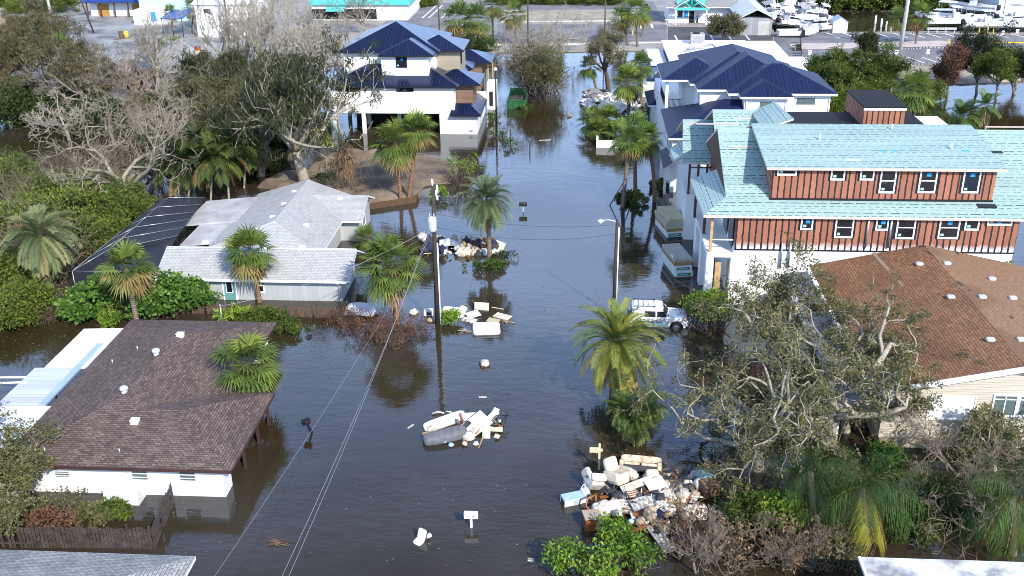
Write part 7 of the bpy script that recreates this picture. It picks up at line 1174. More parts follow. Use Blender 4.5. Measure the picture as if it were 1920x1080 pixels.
# ================================================================== WHITE OFF-ROAD CAR
def suv(loc, rz, label):
    t = thing('offroad_car', label, 'car', loc, rz=rz, built_world=False); W = .93; wh = mat('car_white', (.78, .79, .80), .25, .04, 1.0, spec=.6); m_ = MB()
    prof = [(-2.05, .52), (-2.10, .95), (-2.02, 1.10), (.78, 1.12), (2.02, 1.04), (2.16, .92), (2.18, .58), (1.95, .46), (-1.9, .46)]
    def ring(pr, w, wi=None): return [(x, -w, z) for x, z in pr], [(x, w, z) for x, z in pr]
    A, B = ring(prof, W); n = len(prof); m_.mesh(A + B, [tuple(range(n - 1, -1, -1))[::-1], tuple(range(n, 2 * n))[::-1]] + [((i + 1) % n, i, n + i, n + (i + 1) % n)[::-1] for i in range(n)]); b_ = m_.build('body', wh, t); bv = b_.modifiers.new('bevel', 'BEVEL'); bv.width = .05; bv.segments = 2; bv.limit_method = 'ANGLE'
    gh = MB(); lo = [(-2.0, 1.10), (.86, 1.12)]; hi = [(-1.82, 1.74), (.34, 1.74)]; wl, whh = W - .04, W - .17
    V = [(lo[0][0], -wl, lo[0][1]), (lo[1][0], -wl, lo[1][1]), (lo[1][0], wl, lo[1][1]), (lo[0][0], wl, lo[0][1]), (hi[0][0], -whh, 1.68), (hi[1][0], -whh, 1.68), (hi[1][0], whh, 1.68), (hi[0][0], whh, 1.68)]
    gh.mesh(V, [(0, 1, 5, 4), (1, 2, 6, 5), (2, 3, 7, 6), (3, 0, 4, 7), (4, 5, 6, 7)]); gh.build('cabin', wh, t)
    MB().rbox((-.74, 0, 1.74), (1.16, .80, .075), .3).build('roof', wh, t)
    def glassq(pts, name): MB().poly(pts).build(name, glass, t)
    def sidep(x, z, s, o=.006): f = (z - 1.1) / .58; return (x, s * (wl + (whh - wl) * f + o), z)
    for s in (-1, 1):
        for a0, a1, b0, b1 in ((-.95, -.15, -.93, -.17), (-.05, .72, -.05, .47)):
            q = [sidep(a0, 1.18, s), sidep(a1, 1.18, s), sidep(b1, 1.60, s), sidep(b0, 1.60, s)]; glassq(q if s < 0 else q[::-1], 'side_window')
    f = lambda z: lo[1][0] + (hi[1][0] - lo[1][0]) * (z - 1.12) / .56 + .012
    glassq([(f(1.18), -.78, 1.18), (f(1.18), .78, 1.18), (f(1.62), .70, 1.62), (f(1.62), -.70, 1.62)], 'windscreen'); glassq([(-1.98, .7, 1.2), (-1.98, -.7, 1.2), (-1.87, -.62, 1.6), (-1.87, .62, 1.6)], 'rear_window')
    MB().rbox((1.45, 0, 1.075), (.62, .80, .05), .3).build('hood', mat('hood_blue_grey', (.40, .47, .58), .2, .08, 1.0, spec=.7), t)
    for x in (-1.32, 1.38):
        for s in (-1, 1):
            MB().tube([(x, s * (W - .20), .40), (x, s * (W + .03), .40)], .41, 22).build('wheel', rub, t); w_ = t.children[-1]
            h_ = MB().tube([(x, s * (W + .0), .40), (x, s * (W + .045), .40)], .23, 16); h_.build('rim', greymetal, t); t.children[-1]
            MB().tube([(x, s * (W - .1), .43), (x, s * (W + .02), .43)], .50, 22).build('wheel_arch', black, t)
    MB().box(-2.2, -2.0, -.88, .88, .45, .62).build('rear_bumper', black, t); MB().box(2.10, 2.27, -.88, .88, .45, .70).build('front_bumper', black, t)
    MB().tube([(-2.1, .1, .95), (-2.3, .1, .95)], .38, 20).build('spare_wheel', mat('spare_cover', (.08, .16, .36), .5, .2), t)
    for s in (-1, 1): MB().rbox((2.13, s * .72, .93), (.08, .13, .09), .5).build('headlight', mat('amber_lens', (.55, .10, .03), .3), t); MB().rbox((.62, s * (W + .13), 1.2), (.08, .1, .09), .5).build('wing_mirror', wh, t)
    m_ = MB()
    for s in (-.62, .62): m_.tube([(-1.75, s, 1.92), (-.2, s, 1.92)], .025, 5)
    for x in (-1.75, -1.4, -1.05, -.7, -.2): m_.tube([(x, -.62, 1.92), (x, .62, 1.92)], .02, 5)
    for x in (-1.7, -.25):
        for s in (-.62, .62): m_.tube([(x, s, 1.78), (x, s, 1.92)], .022, 5)
    m_.build('roof_rack', black, t)
    y = -W - .004
    for (cx, cz, rx, rz_, mm) in ((-.42, .80, .30, .07, bluemark), (.12, .78, .26, .06, bluemark), (-.1, .92, .16, .08, mat('orange_mark', (.65, .18, .05), .5)), (.2, .92, .2, .04, tealmark)):
        MB().poly([(cx + rx * math.cos(a), y - .001 * cz, cz + rz_ * math.sin(a)) for a in [2 * math.pi * k / 14 for k in range(14)]]).build('door_emblem', mm, t)
    return t
gl = G(1232, 606, 0); suv((gl[0], gl[1] + .3, -.42), -.03, 'white off-road car with a roof rack standing in the flood behind the big date palm')
# ================================================================== BOARD STACKS, DUMPSTER, RUBBLE
tanb = mat('tan_board', (.52, .45, .28), .7, .15, 1.5); greyb = mat('grey_board', (.47, .44, .36), .75, .2, 1.5); brownb = mat('brown_board', (.36, .25, .11), .8, .2, 1.5); boxw = mat('white_carton', (.72, .73, .72), .6, .1, 1.5); greenl = mat('green_label', (.03, .16, .12), .5)
def slabthing(cx, cy, z, w, l, h, rz, m, label, name, cat, lab=False):
    t = thing(name, label, cat, (cx, cy, z), rz=rz, built_world=False)
    b_ = MB().box(-w / 2, w / 2, -l / 2, l / 2, 0, h); o = b_.build('body', m, t); bv = o.modifiers.new('bevel', 'BEVEL'); bv.width = .03; bv.segments = 2
    if lab: MB().box(-w * .36, w * .36, -l / 2 - .006, -l / 2, h * .25, h * .75).build('label_strip', greenl, t); MB().box(-w * .28, w * .22, -l / 2 - .009, -l / 2 - .006, h * .42, h * .58).build('label_text', tealmark, t)
    else:
        for k in range(3): MB().box(-w / 2 - .004, w / 2 + .004, -l / 2 + l * (.2 + .3 * k), -l / 2 + l * (.2 + .3 * k) + .05, -.0 + h - .003, h + .004).build('strap', greyb, t)
    return t
gA = G(1258, 446, 0); zz = -.1; rzA = .22
for h_, m, l, nm, ct, dx, dy, lb in ((.58, boxw, 'white carton with a green label at the bottom of the rear board stack', 'carton', 'box', 0, .1, True), (.28, brownb, 'brown board layer on the white carton of the rear stack', 'board_bundle', 'boards', 0, .15, False), (.24, tanb, 'tan board layer second from the top cartons in the rear stack', 'board_bundle', 'boards', -.05, .1, False), (.34, greyb, 'greyish board layer just under the top of the rear stack', 'board_bundle', 'boards', -.12, .1, False), (.34, tanb, 'tan board bundle on the very top of the rear stack', 'board_bundle', 'boards', .1, .1, False)):
    slabthing(gA[0] + dx, gA[1] + 1.9 + dy, zz, 1.6, 3.6, h_, rzA, m, l, nm, ct, lb); zz += h_ + .012
gB = G(1272, 520, 0); zz = -.05
for h_, m, l, nm, ct, dx, dy, lb in ((.50, boxw, 'white carton with a green label at the bottom of the front board stack', 'carton', 'box', .1, 0, True), (.46, boxw, 'second white carton with a green label in the front board stack', 'carton', 'box', .0, .05, True), (.32, brownb, 'tan brown board layer under the grey top of the front stack', 'board_bundle', 'boards', -.05, .1, False), (.30, greyb, 'grey board bundle on top of the front stack', 'board_bundle', 'boards', -.05, .1, False)):
    slabthing(gB[0] + dx, gB[1] + 1.8 + dy, zz, 1.5, 3.4, h_, rzA, m, l, nm, ct, lb); zz += h_ + .012
MB().box(gB[0] - .8, gB[0] + 1.0, gB[1] - .15, gB[1] + .0, -.3, .03).build('pallet', woodd, loc=(gB[0], gB[1], 0), label='dark pallet edge sticking out under the front board stack', cat='pallet')
dg = mat('dumpster_green', (.02, .13, .045), .6, .25, 1.5); g = G(968, 204, 0); t = thing('dumpster', 'green open dumpster half sunk at the left edge of the flooded street', 'dumpster', g)
w_, l_, h_ = 1.25, 3.2, 1.05; m_ = MB().box(g[0] - w_, g[0] + w_, g[1], g[1] + .12, -.4, h_).box(g[0] - w_, g[0] + w_, g[1] + 2 * l_ - .12, g[1] + 2 * l_, -.4, h_ + .3).box(g[0] - w_, g[0] - w_ + .12, g[1] + .12, g[1] + 2 * l_ - .12, -.4, h_).box(g[0] + w_ - .12, g[0] + w_, g[1] + .12, g[1] + 2 * l_ - .12, -.4, h_); m_.build('body', dg, t); MB().box(g[0] - w_ + .13, g[0] + w_ - .13, g[1] + .13, g[1] + 2 * l_ - .13, -.3, .5).build('rubbish_fill', mat('dark_rubbish', (.08, .075, .065), .9, .5, 2.0, bump=.8, bs=4), t)
for k in range(4): x = g[0] - w_ + .25 + k * .68; MB().box(x, x + .14, g[1] - .08, g[1] - .001, -.3, h_ - .02).build('rib', dg, t)
MB().box(g[0] - w_ - .05, g[0] + w_ + .05, g[1] - .09, g[1] + .05, h_, h_ + .12).build('rim', dg, t)
rkm = mat('white_rubble', (.66, .65, .62), .85, col2=(.40, .39, .37), vs=1.2, lo=.3, hi=.5, bump=.3); rkd = mat('grey_rubble', (.24, .23, .22), .9, .3, 1.2, bump=.3)
rp = []
for i in range(7):
    rs = np.random.RandomState(500 + i); pts = onsphere(rs, 14) * (np.array([1, .8, .55]) * (.75 + .3 * rs.rand(14, 1)))
    import bmesh
    bm = bmesh.new(); [bm.verts.new(tuple(p)) for p in pts]; bmesh.ops.convex_hull(bm, input=bm.verts); me = bpy.data.meshes.new('concrete_chunk'); 
    for v in [v for v in bm.verts if not v.link_faces]: bm.verts.remove(v)
    bm.to_mesh(me); bm.free(); rp.append(me)
for m in rp: m.materials.append(rkm)
rpd = []
for m in rp[:3]: q = m.copy(); q.materials.clear(); q.materials.append(rkd); rpd.append(q)
rg = random.Random(5)
def chunk(px, py, z, s, meshes, label, group):
    g = G(px, py, z); o = bpy.data.objects.new('concrete_chunk', rg.choice(meshes)); COL.objects.link(o); o.location = (g[0], g[1], z); o.rotation_euler = (rg.uniform(-.5, .5), rg.uniform(-.5, .5), rg.random() * 6.28); o.scale = (s, s * rg.uniform(.7, 1.1), s * rg.uniform(.6, 1.0)); tag(o, label, 'rubble', group)
for i in range(64):
    f = rg.random(); px = 1096 + f * 104 + rg.uniform(-4, 4); py = 210 - rg.random() ** .8 * (34 - 10 * abs(f - .4)) ; z = max(.05, .9 * (1 - abs(f - .4) * 1.3) * (1 - abs((py - 196) / 20))) * rg.uniform(.5, 1.1)
    chunk(px, py, z, rg.uniform(.55, 1.25), rp, 'white broken concrete chunk in the rubble pile beside the flooded street', 'white concrete chunks in the rubble pile')
for i in range(16): chunk(1098 + rg.random() * 42, 168 + rg.random() * 16, rg.uniform(.1, .7), rg.uniform(.6, 1.1), rpd, 'dark grey chunk at the back left of the rubble pile', 'grey chunks in the rubble pile')
chunk(1067, 217, .05, .8, rpd, 'lone dark rock in the water left of the rubble pile', None); 
g = G(1118, 277, 0); g1 = G(1172, 272, 0); m_ = MB().box(g[0], g1[0], g[1], g[1] + .25, -.6, .85).box(g[0], g[0] + .25, g[1] + .25, g[1] + 3.5, -.6, .85); m_.build('planter_wall', white, loc=(g[0], g[1], 0), label='low white planter wall in front of the palmetto clump', cat='wall')
g = G(1203, 182, 0); g1 = G(1246, 178, 0); m_ = MB().box(g[0], g1[0], g[1], g[1] + .2, -.5, 2.1).box(g[0], g[0] + .2, g[1] + .2, g[1] + 5, -.5, 2.1); m_.build('garden_wall', dirtywhite, loc=(g[0], g[1], 0), label='pale garden wall behind the right navy house', cat='wall')
# ================================================================== DEBRIS
cw = mat('soiled_white_fabric', (.62, .58, .51), .85, col2=(.33, .275, .205), vs=2.6, lo=.28, hi=.56); cc = mat('cream_upholstery', (.66, .58, .45), .85, col2=(.48, .40, .30), vs=2.0, lo=.3, hi=.55); cst = mat('stained_cream', (.60, .50, .38), .85, col2=(.34, .20, .10), vs=2.5, lo=.32, hi=.52)
cdk = mat('charcoal_fabric', (.045, .047, .052), .8, .4, 3.0); cgr = mat('grey_fabric', (.15, .155, .17), .8, .3, 3.0); cbl = mat('navy_fabric', (.02, .028, .07), .8, .3, 3.0); crust = mat('rust_panel', (.28, .115, .045), .7, .3, 3.0); cpl = mat('white_panel', (.70, .69, .66), .6, col2=(.47, .43, .37), vs=1.8, lo=.25, hi=.5); ctan = mat('tan_carton', (.42, .33, .23), .85, .2, 2.0); cblue = mat('blue_scrap_and_sky_sheen', (.36, .52, .68), .4, .1, 2.0); corange = mat('varnished_wood', (.33, .105, .030), .4, .25, 3.0)
from mathutils import Euler
def deb(name, label, cat, px, py, z, parts, rot=(0, 0, 0), group=None):
    """parts: list of (part name, MB in local coordinates, material)"""
    g = G(px, py, z); t = thing(name, label, cat, (g[0], g[1], z), group, built_world=False); t.rotation_euler = rot
    if len(parts) == 1:
        bpy.data.objects.remove(t); o = parts[0][1].build(name, parts[0][2]); o.location = (g[0], g[1], z); o.rotation_euler = rot; return tag(o, label, cat, group)
    for n_, mb, m in parts: mb.build(n_, m, t)
    return t
def bx(w, l, h): return MB().box(-w / 2, w / 2, -l / 2, l / 2, 0, h)
def soft(w, l, h, r=.3): return MB().rbox((0, 0, h / 2), (w / 2, l / 2, h / 2), r)
def crumple(w, l, h, seed):
    rs = np.random.RandomState(seed); ph = rs.rand(5, 3) * 6.28; return MB().ell((0, 0, h * .3), (w / 2, l / 2, h * .75), seg=16, rings=10, fn=lambda u: 1 + .16 * math.sin(5 * u.x + ph[0][0]) * math.cos(6 * u.y + ph[0][1]) + .12 * math.sin(9 * u.z + 4 * u.x + ph[1][0]) + .08 * math.sin(13 * u.y + ph[1][1]))
def cloth(w, l, amp, seed, n=12):
    rs = np.random.RandomState(seed); ph = rs.rand(4) * 6.28; V = []; F = []
    for s in (0, 1):
        for j in range(n + 1):
            for i in range(n + 1): x = w * (i / n - .5); y = l * (j / n - .5); V.append((x, y, amp * (math.sin(3 * x / w * 2 + ph[0]) + math.sin(4 * y / l * 2 + ph[1]) + .6 * math.sin(9 * (x / w + y / l) + ph[2])) * .4 + .04 * s))
    N = (n + 1) ** 2
    for j in range(n):
        for i in range(n): a = j * (n + 1) + i; F.append((N + a, N + a + 1, N + a + n + 2, N + a + n + 1)); F.append((a, a + n + 1, a + n + 2, a + 1))
    for i in range(n): F += [(i, i + 1, N + i + 1, N + i), (n * (n + 1) + i + 1, n * (n + 1) + i, N + n * (n + 1) + i, N + n * (n + 1) + i + 1)]; a = i * (n + 1); b = a + n; F += [(a + n + 1, a, N + a, N + a + n + 1), (b, b + n + 1, N + b + n + 1, N + b)]
    return MB().mesh(V, F, 0, True)
def armchair(name, label, px, py, z, rot, m, s=1.0, arm=True):
    parts = [('seat', MB().rbox((0, -.05 * s, .38 * s), (.38 * s, .42 * s, .16 * s), .35), m), ('backrest', MB().rbox((0, .42 * s, .72 * s), (.38 * s, .13 * s, .46 * s), .35, Euler((-.25, 0, 0)).to_matrix()), m), ('base', MB().rbox((0, 0, .16 * s), (.40 * s, .42 * s, .15 * s), .3), m)]
    if arm: parts += [('armrest', MB().rbox((sx * .47 * s, -.02 * s, .45 * s), (.10 * s, .48 * s, .24 * s), .4), m) for sx in (-1, 1)]
    parts.append(('cushion_seam', MB().rbox((0, -.05 * s, .50 * s), (.33 * s, .36 * s, .06 * s), .3), m)); return deb(name, label, 'armchair', px, py, z, parts, rot)
def sofa(label, px, py, z, rot, m, w=2.0, s=1.0, under=None):
    parts = [('base', MB().rbox((0, 0, .22 * s), (w / 2, .45 * s, .2 * s), .25), under or m), ('backrest', MB().rbox((0, .38 * s, .58 * s), (w / 2, .14 * s, .36 * s), .3), m)] + [('armrest', MB().rbox((q * (w / 2 - .1), 0, .42 * s), (.13, .46 * s, .24 * s), .35), m) for q in (-1, 1)] + [('seat', MB().rbox((q * w * .21, -.05, .48 * s), (w * .2, .36 * s, .09 * s), .3), m) for q in (-1, 1)]
    return deb('sofa', label, 'sofa', px, py, z, parts, rot)
# the near heap, right of the street
armchair('recliner', 'cream recliner tipped back at the top of the near debris pile', 1160, 905, .42, (-.25, .1, .75), cc, 1.15); armchair('armchair', 'white armchair turned sideways under a black cushion, left in the near debris pile', 1118, 915, .35, (.5, .9, 2.4), cw, .95)
deb('cushion', 'black flat cushion lying on the white armchair', 'cushion', 1112, 893, .85, [('cushion', soft(.75, .5, .1, .3), cdk)], (.1, .15, -.1)); sofa('cream sofa with a stained arched back at the rear of the near debris pile', 1200, 886, .15, (-.55, .0, -.12), cst, 2.3, 1.0, cdk); sofa('white sofa overturned in the middle left of the near debris pile', 1140, 946, .25, (1.9, .0, .28), cw, 1.9, .95)
deb('cushion', 'round cream cushion at the right end of the stained sofa', 'cushion', 1222, 892, .7, [('cushion', soft(.75, .55, .32, .6), cc)], (.3, .1, .2)); deb('panel', 'square white panel leaning in the centre of the near debris pile', 'panel', 1232, 912, .75, [('panel', bx(1.05, 1.0, .06), cpl)], (.42, -.12, .5)); deb('panel', 'long pale board laid across the front of the near debris pile', 'board', 1224, 938, .72, [('panel', bx(2.45, .75, .07), cw)], (.22, -.1, .36)); deb('panel', 'tan plank under the long pale board', 'board', 1240, 941, .55, [('panel', bx(1.9, .6, .08), brownb)], (.15, -.05, .3))
deb('panel', 'rust brown padded panel standing below the long pale board', 'panel', 1198, 970, .22, [('panel', bx(.68, 1.0, .09), crust)], (.55, .1, -.12)); deb('panel', 'narrow white strip beside the rust brown panel', 'panel', 1183, 958, .35, [('panel', bx(.22, 1.25, .08), cpl)], (.3, .1, .28)); deb('panel', 'cream board slanting below the recliner', 'board', 1195, 908, .72, [('panel', bx(1.9, .42, .07), cc)], (.35, -.15, .42))
deb('broken_armchair', 'varnished brown chair frame at the left front of the near debris pile', 'chair', 1118, 956, .15, [('rail', MB().tube([(-.4, -.4, .05), (-.4, .4, .1), (-.35, .45, .6)], .05, 6), corange), ('rail', MB().tube([(.35, -.4, .05), (.35, .4, .1), (.3, .45, .6)], .05, 6), corange), ('crossbar', MB().tube([(-.4, -.38, .08), (.35, -.38, .08)], .05, 6), corange), ('crossbar', MB().tube([(-.35, .45, .58), (.3, .45, .58)], .06, 6), corange)], (.1, .1, .8)); deb('shell', 'pale cracked basin resting on the brown chair frame', 'basin', 1133, 950, .4, [('shell', crumple(.85, .7, .28, 3), cw)], (.2, .1, .3))
deb('cabinet', 'dark cabinet with a tan top at the left front corner of the near debris pile', 'cabinet', 1108, 990, -.1, [('carcass', bx(.85, .75, .8), woodd), ('top', MB().box(-.46, .46, -.41, .41, .8, .86), ctan), ('drawer', MB().box(-.38, .38, -.40, -.376, .42, .74), corange), ('drawer', MB().box(-.38, .38, -.40, -.376, .06, .38), corange)], (0, .05, .22)); deb('carton', 'tan carton leaning on the dark cabinet', 'box', 1126, 992, .1, [('carton', bx(.5, .45, .5), ctan)], (.1, .2, .5))
deb('table_lamp', 'white lampshade on a slim stem lying in the near debris pile', 'lamp', 1150, 962, .3, [('lamp_shade', MB().tube([(0, 0, .5), (0, 0, .95)], [.2, .1], 14), cw), ('stem', MB().tube([(0, 0, 0), (0, 0, .5)], .03, 6), cw), ('base', MB().tube([(0, 0, -.02), (0, 0, .03)], .14, 12), cw)], (.9, .5, 0)); deb('bag', 'navy blue sack on the right front of the near debris pile', 'bag', 1239, 968, .3, [('bag', crumple(.7, .75, .45, 8), cbl)], (.2, .1, .3)); deb('bag', 'white plastic sack left of the navy blue one', 'bag', 1220, 956, .35, [('bag', crumple(.85, .6, .4, 9), cw)], (.2, .1, .3)); deb('garden_chair', 'folded metal chair with striped seat in the middle of the near debris pile', 'chair', 1186, 926, .55, [('frame', MB().tube([(-.4, -.3, 0), (-.3, .5, .05), (.3, .5, .05), (.4, -.3, 0)], .02, 5).tube([(-.4, .1, .2), (.4, .1, .2)], .02, 5), greymetal), ('seat', bx(.6, .5, .04), crust)] + [('slat', MB().box(-.3, .3, -.2 + .13 * k, -.15 + .13 * k, .045, .06), cw) for k in range(4)], (.4, .1, .5))
deb('crate', 'teal and blue bundle at the right rear of the near debris pile', 'bundle', 1322, 898, .35, [('crate', crumple(1.1, .7, .55, 13), mat('dull_teal_cloth', (.20, .34, .36), .8, .3, 3.0))], (0, .2, -.3)); deb('carton', 'rotten brown carton below the teal and blue bundle', 'box', 1327, 925, .0, [('carton', bx(.9, .8, .7), mat('wet_carton', (.20, .12, .06), .9, .4, 3.0))], (.1, .1, .4)); deb('panel', 'white board lying at the lower right of the near debris pile', 'board', 1240, 1012, .12, [('panel', bx(.65, 1.9, .07), cw)], (.1, .05, .45)); deb('panel', 'pale plank sticking out below the near debris pile', 'board', 1225, 1000, .1, [('panel', bx(.28, 2.0, .07), cc)], (.08, .05, .5))
deb('appliance', 'white box shaped appliance with a blue sky reflection coloured on its top, floating left of the near debris pile', 'appliance', 1075, 944, -.12, [('casing', bx(1.30, .62, .52), cpl), ('top', MB().box(-.64, .64, -.30, .30, .52, .545), cblue), ('door', MB().box(-.1, .30, -.335, -.312, .08, .46), mat('grey_front', (.45, .47, .48), .4, .1)), ('vent', MB().box(-.655, -.652, -.22, .22, .1, .42), cdk)], (.05, .03, .42)); deb('machine', 'grey machine part beside the floating white appliance', 'machine', 1098, 935, -.1, [('casing', bx(.45, .6, .5), cgr), ('cover', MB().rbox((0, 0, .55), (.22, .26, .08), .4), galv), ('handle', MB().tube([(-.2, .2, .55), (0, .25, .8), (.2, .2, .55)], .03, 6), galv)], (.1, -.1, .42))  # blue on the appliance top is sky reflection put into its colour
rg = random.Random(77)
kinds = [('bag', 'white crumpled sack among the loose rubbish of the near debris pile', 'bag', lambda s: crumple(rg.uniform(.4, .9), rg.uniform(.35, .7), rg.uniform(.25, .5), s), cw, 'white sacks in the near debris pile'), ('board', 'broken pale board in the near debris pile', 'board', lambda s: bx(rg.uniform(.12, .3), rg.uniform(.8, 1.5), .05), cc, 'broken pale boards in the near debris pile'), ('bag', 'tan crumpled bundle in the near debris pile', 'bundle', lambda s: crumple(rg.uniform(.4, .8), rg.uniform(.35, .6), rg.uniform(.2, .45), s), ctan, 'tan bundles in the near debris pile'), ('bag', 'dark crumpled bundle in the near debris pile', 'bundle', lambda s: crumple(rg.uniform(.4, .8), rg.uniform(.35, .6), rg.uniform(.2, .4), s), cdk, 'dark bundles in the near debris pile'), ('board', 'reddish brown broken board in the near debris pile', 'board', lambda s: bx(rg.uniform(.1, .25), rg.uniform(.7, 1.3), .05), corange, 'brown boards in the near debris pile'), ('panel', 'torn white panel piece in the near debris pile', 'panel', lambda s: bx(rg.uniform(.4, .8), rg.uniform(.4, .7), .04), cpl, 'torn white panels in the near debris pile')]
for i in range(86):
    k = rg.choice([0, 0, 1, 1, 2, 2, 3, 3, 4, 4, 5]); a = rg.random() * 6.28; r_ = math.sqrt(rg.random()); px = 1235 + 98 * r_ * math.cos(a); py = 940 + 62 * r_ * math.sin(a)
    if px < 1180 and py > 955: continue
    z = max(.0, .75 * (1 - r_) + rg.uniform(-.05, .15)); n_, l_, c_, f_, m_, gr = kinds[k]; deb(n_, l_, c_, px, py, z, [(n_, f_(600 + i), m_)], (rg.uniform(-.5, .5), rg.uniform(-.5, .5), rg.random() * 6.28), gr)
heap = MB(); mound('debris_heap', [G(1170, 905)[:2], G(1180, 975)[:2], G(1235, 1000)[:2], G(1300, 975)[:2], G(1320, 930)[:2], G(1290, 895)[:2], G(1220, 880)[:2]], .42, mat('trampled_rubbish', (.16, .135, .105), .95, col2=(.06, .05, .04), vs=2.0, bump=.8, bs=5), 17, n=36, rough=.1)['kind'] = 'stuff'
# the small heap in midstream in the foreground
deb('mattress', 'grey rolled mattress at the front of the midstreet heap', 'mattress', 835, 822, .05, [('mattress', MB().rbox((0, 0, .2), (1.35, .42, .34), .5), cgr), ('piping', MB().rbox((0, 0, .2), (1.37, .2, .14), .4), cdk)], (.15, -.05, .40)); deb('mattress', 'white curved mattress at the left of the midstreet heap', 'mattress', 834, 792, .15, [('mattress', MB().rbox((0, 0, .1), (1.35, .38, .14), .4), cpl)], (.35, -.15, .45)); deb('board', 'brown timber between the white and the grey mattress', 'board', 838, 806, .15, [('board', bx(2.1, .14, .12), woodd)], (.2, -.08, .42))
for i, (px, py, z, w, l, rt, m, lb) in enumerate(((883, 795, .35, .55, 1.7, (.35, .25, -.75), cpl, 'long white panel leaning to the upper right on the midstreet heap'), (914, 790, .45, .35, 1.5, (.3, .3, -.55), cpl, 'narrow white panel at the right of the midstreet heap'), (900, 800, .3, .7, 1.2, (.3, .1, -.8), cw, 'broad white panel in the centre of the midstreet heap'), (925, 778, .4, .3, .8, (.4, .2, -.4), cpl, 'short white panel standing at the top of the midstreet heap'), (912, 812, .12, .42, .7, (.5, 0, .05), cw, 'small upright white panel at the front of the midstreet heap'), (930, 806, .15, .7, .25, (.2, .1, .1), cc, 'cream board at the right end of the midstreet heap'), (866, 806, .3, .25, 1.2, (.3, .2, -.6), cdk, 'dark slat in the midstreet heap'), (820, 812, .0, 1.6, .3, (.1, 0, .38), brownb, 'soaked brown board under the grey mattress'), (880, 783, .25, .9, .5, (.4, .1, .3), cpl, 'white panel at the back of the midstreet heap'))): deb('panel', lb, 'panel', px, py, z, [('panel', bx(w * 1.12, l * 1.2, .10), m)], rt)
deb('bag', 'crumpled white plastic at the front of the midstreet heap', 'bag', 878, 822, .0, [('bag', crumple(.75, .6, .42, 30), cw)], (.1, 0, .3)); deb('frame', 'thin black metal frame sticking out of the midstreet heap', 'frame', 925, 800, .1, [('frame', MB().tube([(-.5, -.3, .1), (.2, .2, .7), (.9, .5, .5)], .025, 5).tube([(-.2, -.5, 0), (.6, -.1, .5), (.8, .4, .8)], .025, 5).tube([(.6, -.4, 0), (.8, .3, .6)], .025, 5), black)], (0, 0, 0)); deb('board', 'rust coloured lath across the midstreet heap', 'board', 868, 790, .4, [('board', bx(.1, 1.2, .06), corange)], (.4, .2, .5)); deb('twig', 'small pale driftwood left behind the midstreet heap', 'driftwood', 822, 776, .02, [('twig', MB().tube([(-.4, 0, .05), (0, .05, .12), (.35, -.05, .05)], .06, 6), cw)], (0, 0, .2))
# floating pieces by the utility pole
deb('mattress', 'white mattress floating right of the utility pole', 'mattress', 912, 620, -.06, [('mattress', MB().rbox((0, 0, .16), (1.0, .85, .17), .22), cpl), ('piping', MB().rbox((0, 0, .17), (1.005, .855, .03), .18), conc)], (.0, .02, .12)); deb('panel', 'white bathtub panel floating just right of the utility pole', 'panel', 850, 588, .0, [('panel', MB().rbox((0, 0, .1), (.9, .62, .14), .3), cpl)], (.15, .05, -.12))
for i, (px, py, z, w, l, rt, m, lb) in enumerate(((903, 575, .2, 1.1, .7, (.5, .1, .1), cw, 'torn white board standing at the back of the floating group'), (887, 590, .1, 1.0, .8, (.1, -.1, .5), cpl, 'pale sheet in the middle of the floating group'), (942, 594, .02, 1.3, .7, (.05, 0, -.5), cc, 'cream sheet at the right end of the floating group'), (925, 602, .0, .9, .6, (.05, .05, -.3), tanb, 'yellowish board beside the white floating mattress'), (880, 601, .0, 1.1, .6, (.05, .02, -.35), cw, 'white sheet left of the floating mattress'))): deb('panel', lb, 'panel', px, py, z, [('panel', bx(w, l, .07), m)], rt)
deb('bag', 'white crumpled plastic between the sheets of the floating group', 'bag', 868, 582, .0, [('bag', crumple(.7, .6, .35, 33), cw)], (0, 0, .2)); deb('box_unit', 'small white box with a dark opening left of the utility pole', 'box', 803, 590, .0, [('casing', bx(.7, .55, .42), cpl), ('opening', MB().box(-.12, .2, -.281, -.276, .1, .32), cdk)], (0, .1, .15)); deb('bag', 'white sack left of the small white box', 'bag', 775, 588, .0, [('bag', crumple(.7, .5, .35, 34), cw)], (0, 0, .3)); deb('bag', 'pinkish sack below the small white box', 'bag', 807, 602, .0, [('bag', crumple(.6, .4, .25, 35), ctan)], (0, 0, .1))
deb('tarpaulin', 'pale grey sheet lying at the end of the low picket fence', 'sheet', 677, 580, .35, [('tarpaulin', cloth(2.4, 1.9, .10, 40), mat('pale_grey_sheet', (.60, .60, .61), .6, .12, 2.0))], (.12, -.05, -.1)); deb('stool', 'white lumpy ottoman with dark feet floating in midstream', 'ottoman', 909, 686, -.05, [('seat', crumple(.62, .6, .45, 36), cw), ('frame', bx(.66, .6, .16), woodd)] + [('foot', MB().box(x - .05, x + .05, y - .05, y + .05, -.2, .0), woodd) for x in (-.25, .25) for y in (-.22, .22)], (.05, 0, .3))
deb('chair', 'white tub chair lying in the foreground water', 'chair', 788, 1014, .0, [('backrest', MB().rbox((0, .12, .36), (.24, .06, .32), .4, Euler((-.2, 0, 0)).to_matrix()), cpl), ('seat', MB().rbox((0, -.14, .06), (.24, .24, .07), .4), cpl), ('base', MB().tube([(.2, .3, .1), (.34, .36, .32)], [.1, .12], 12), galv)], (.05, .15, -.45)); 
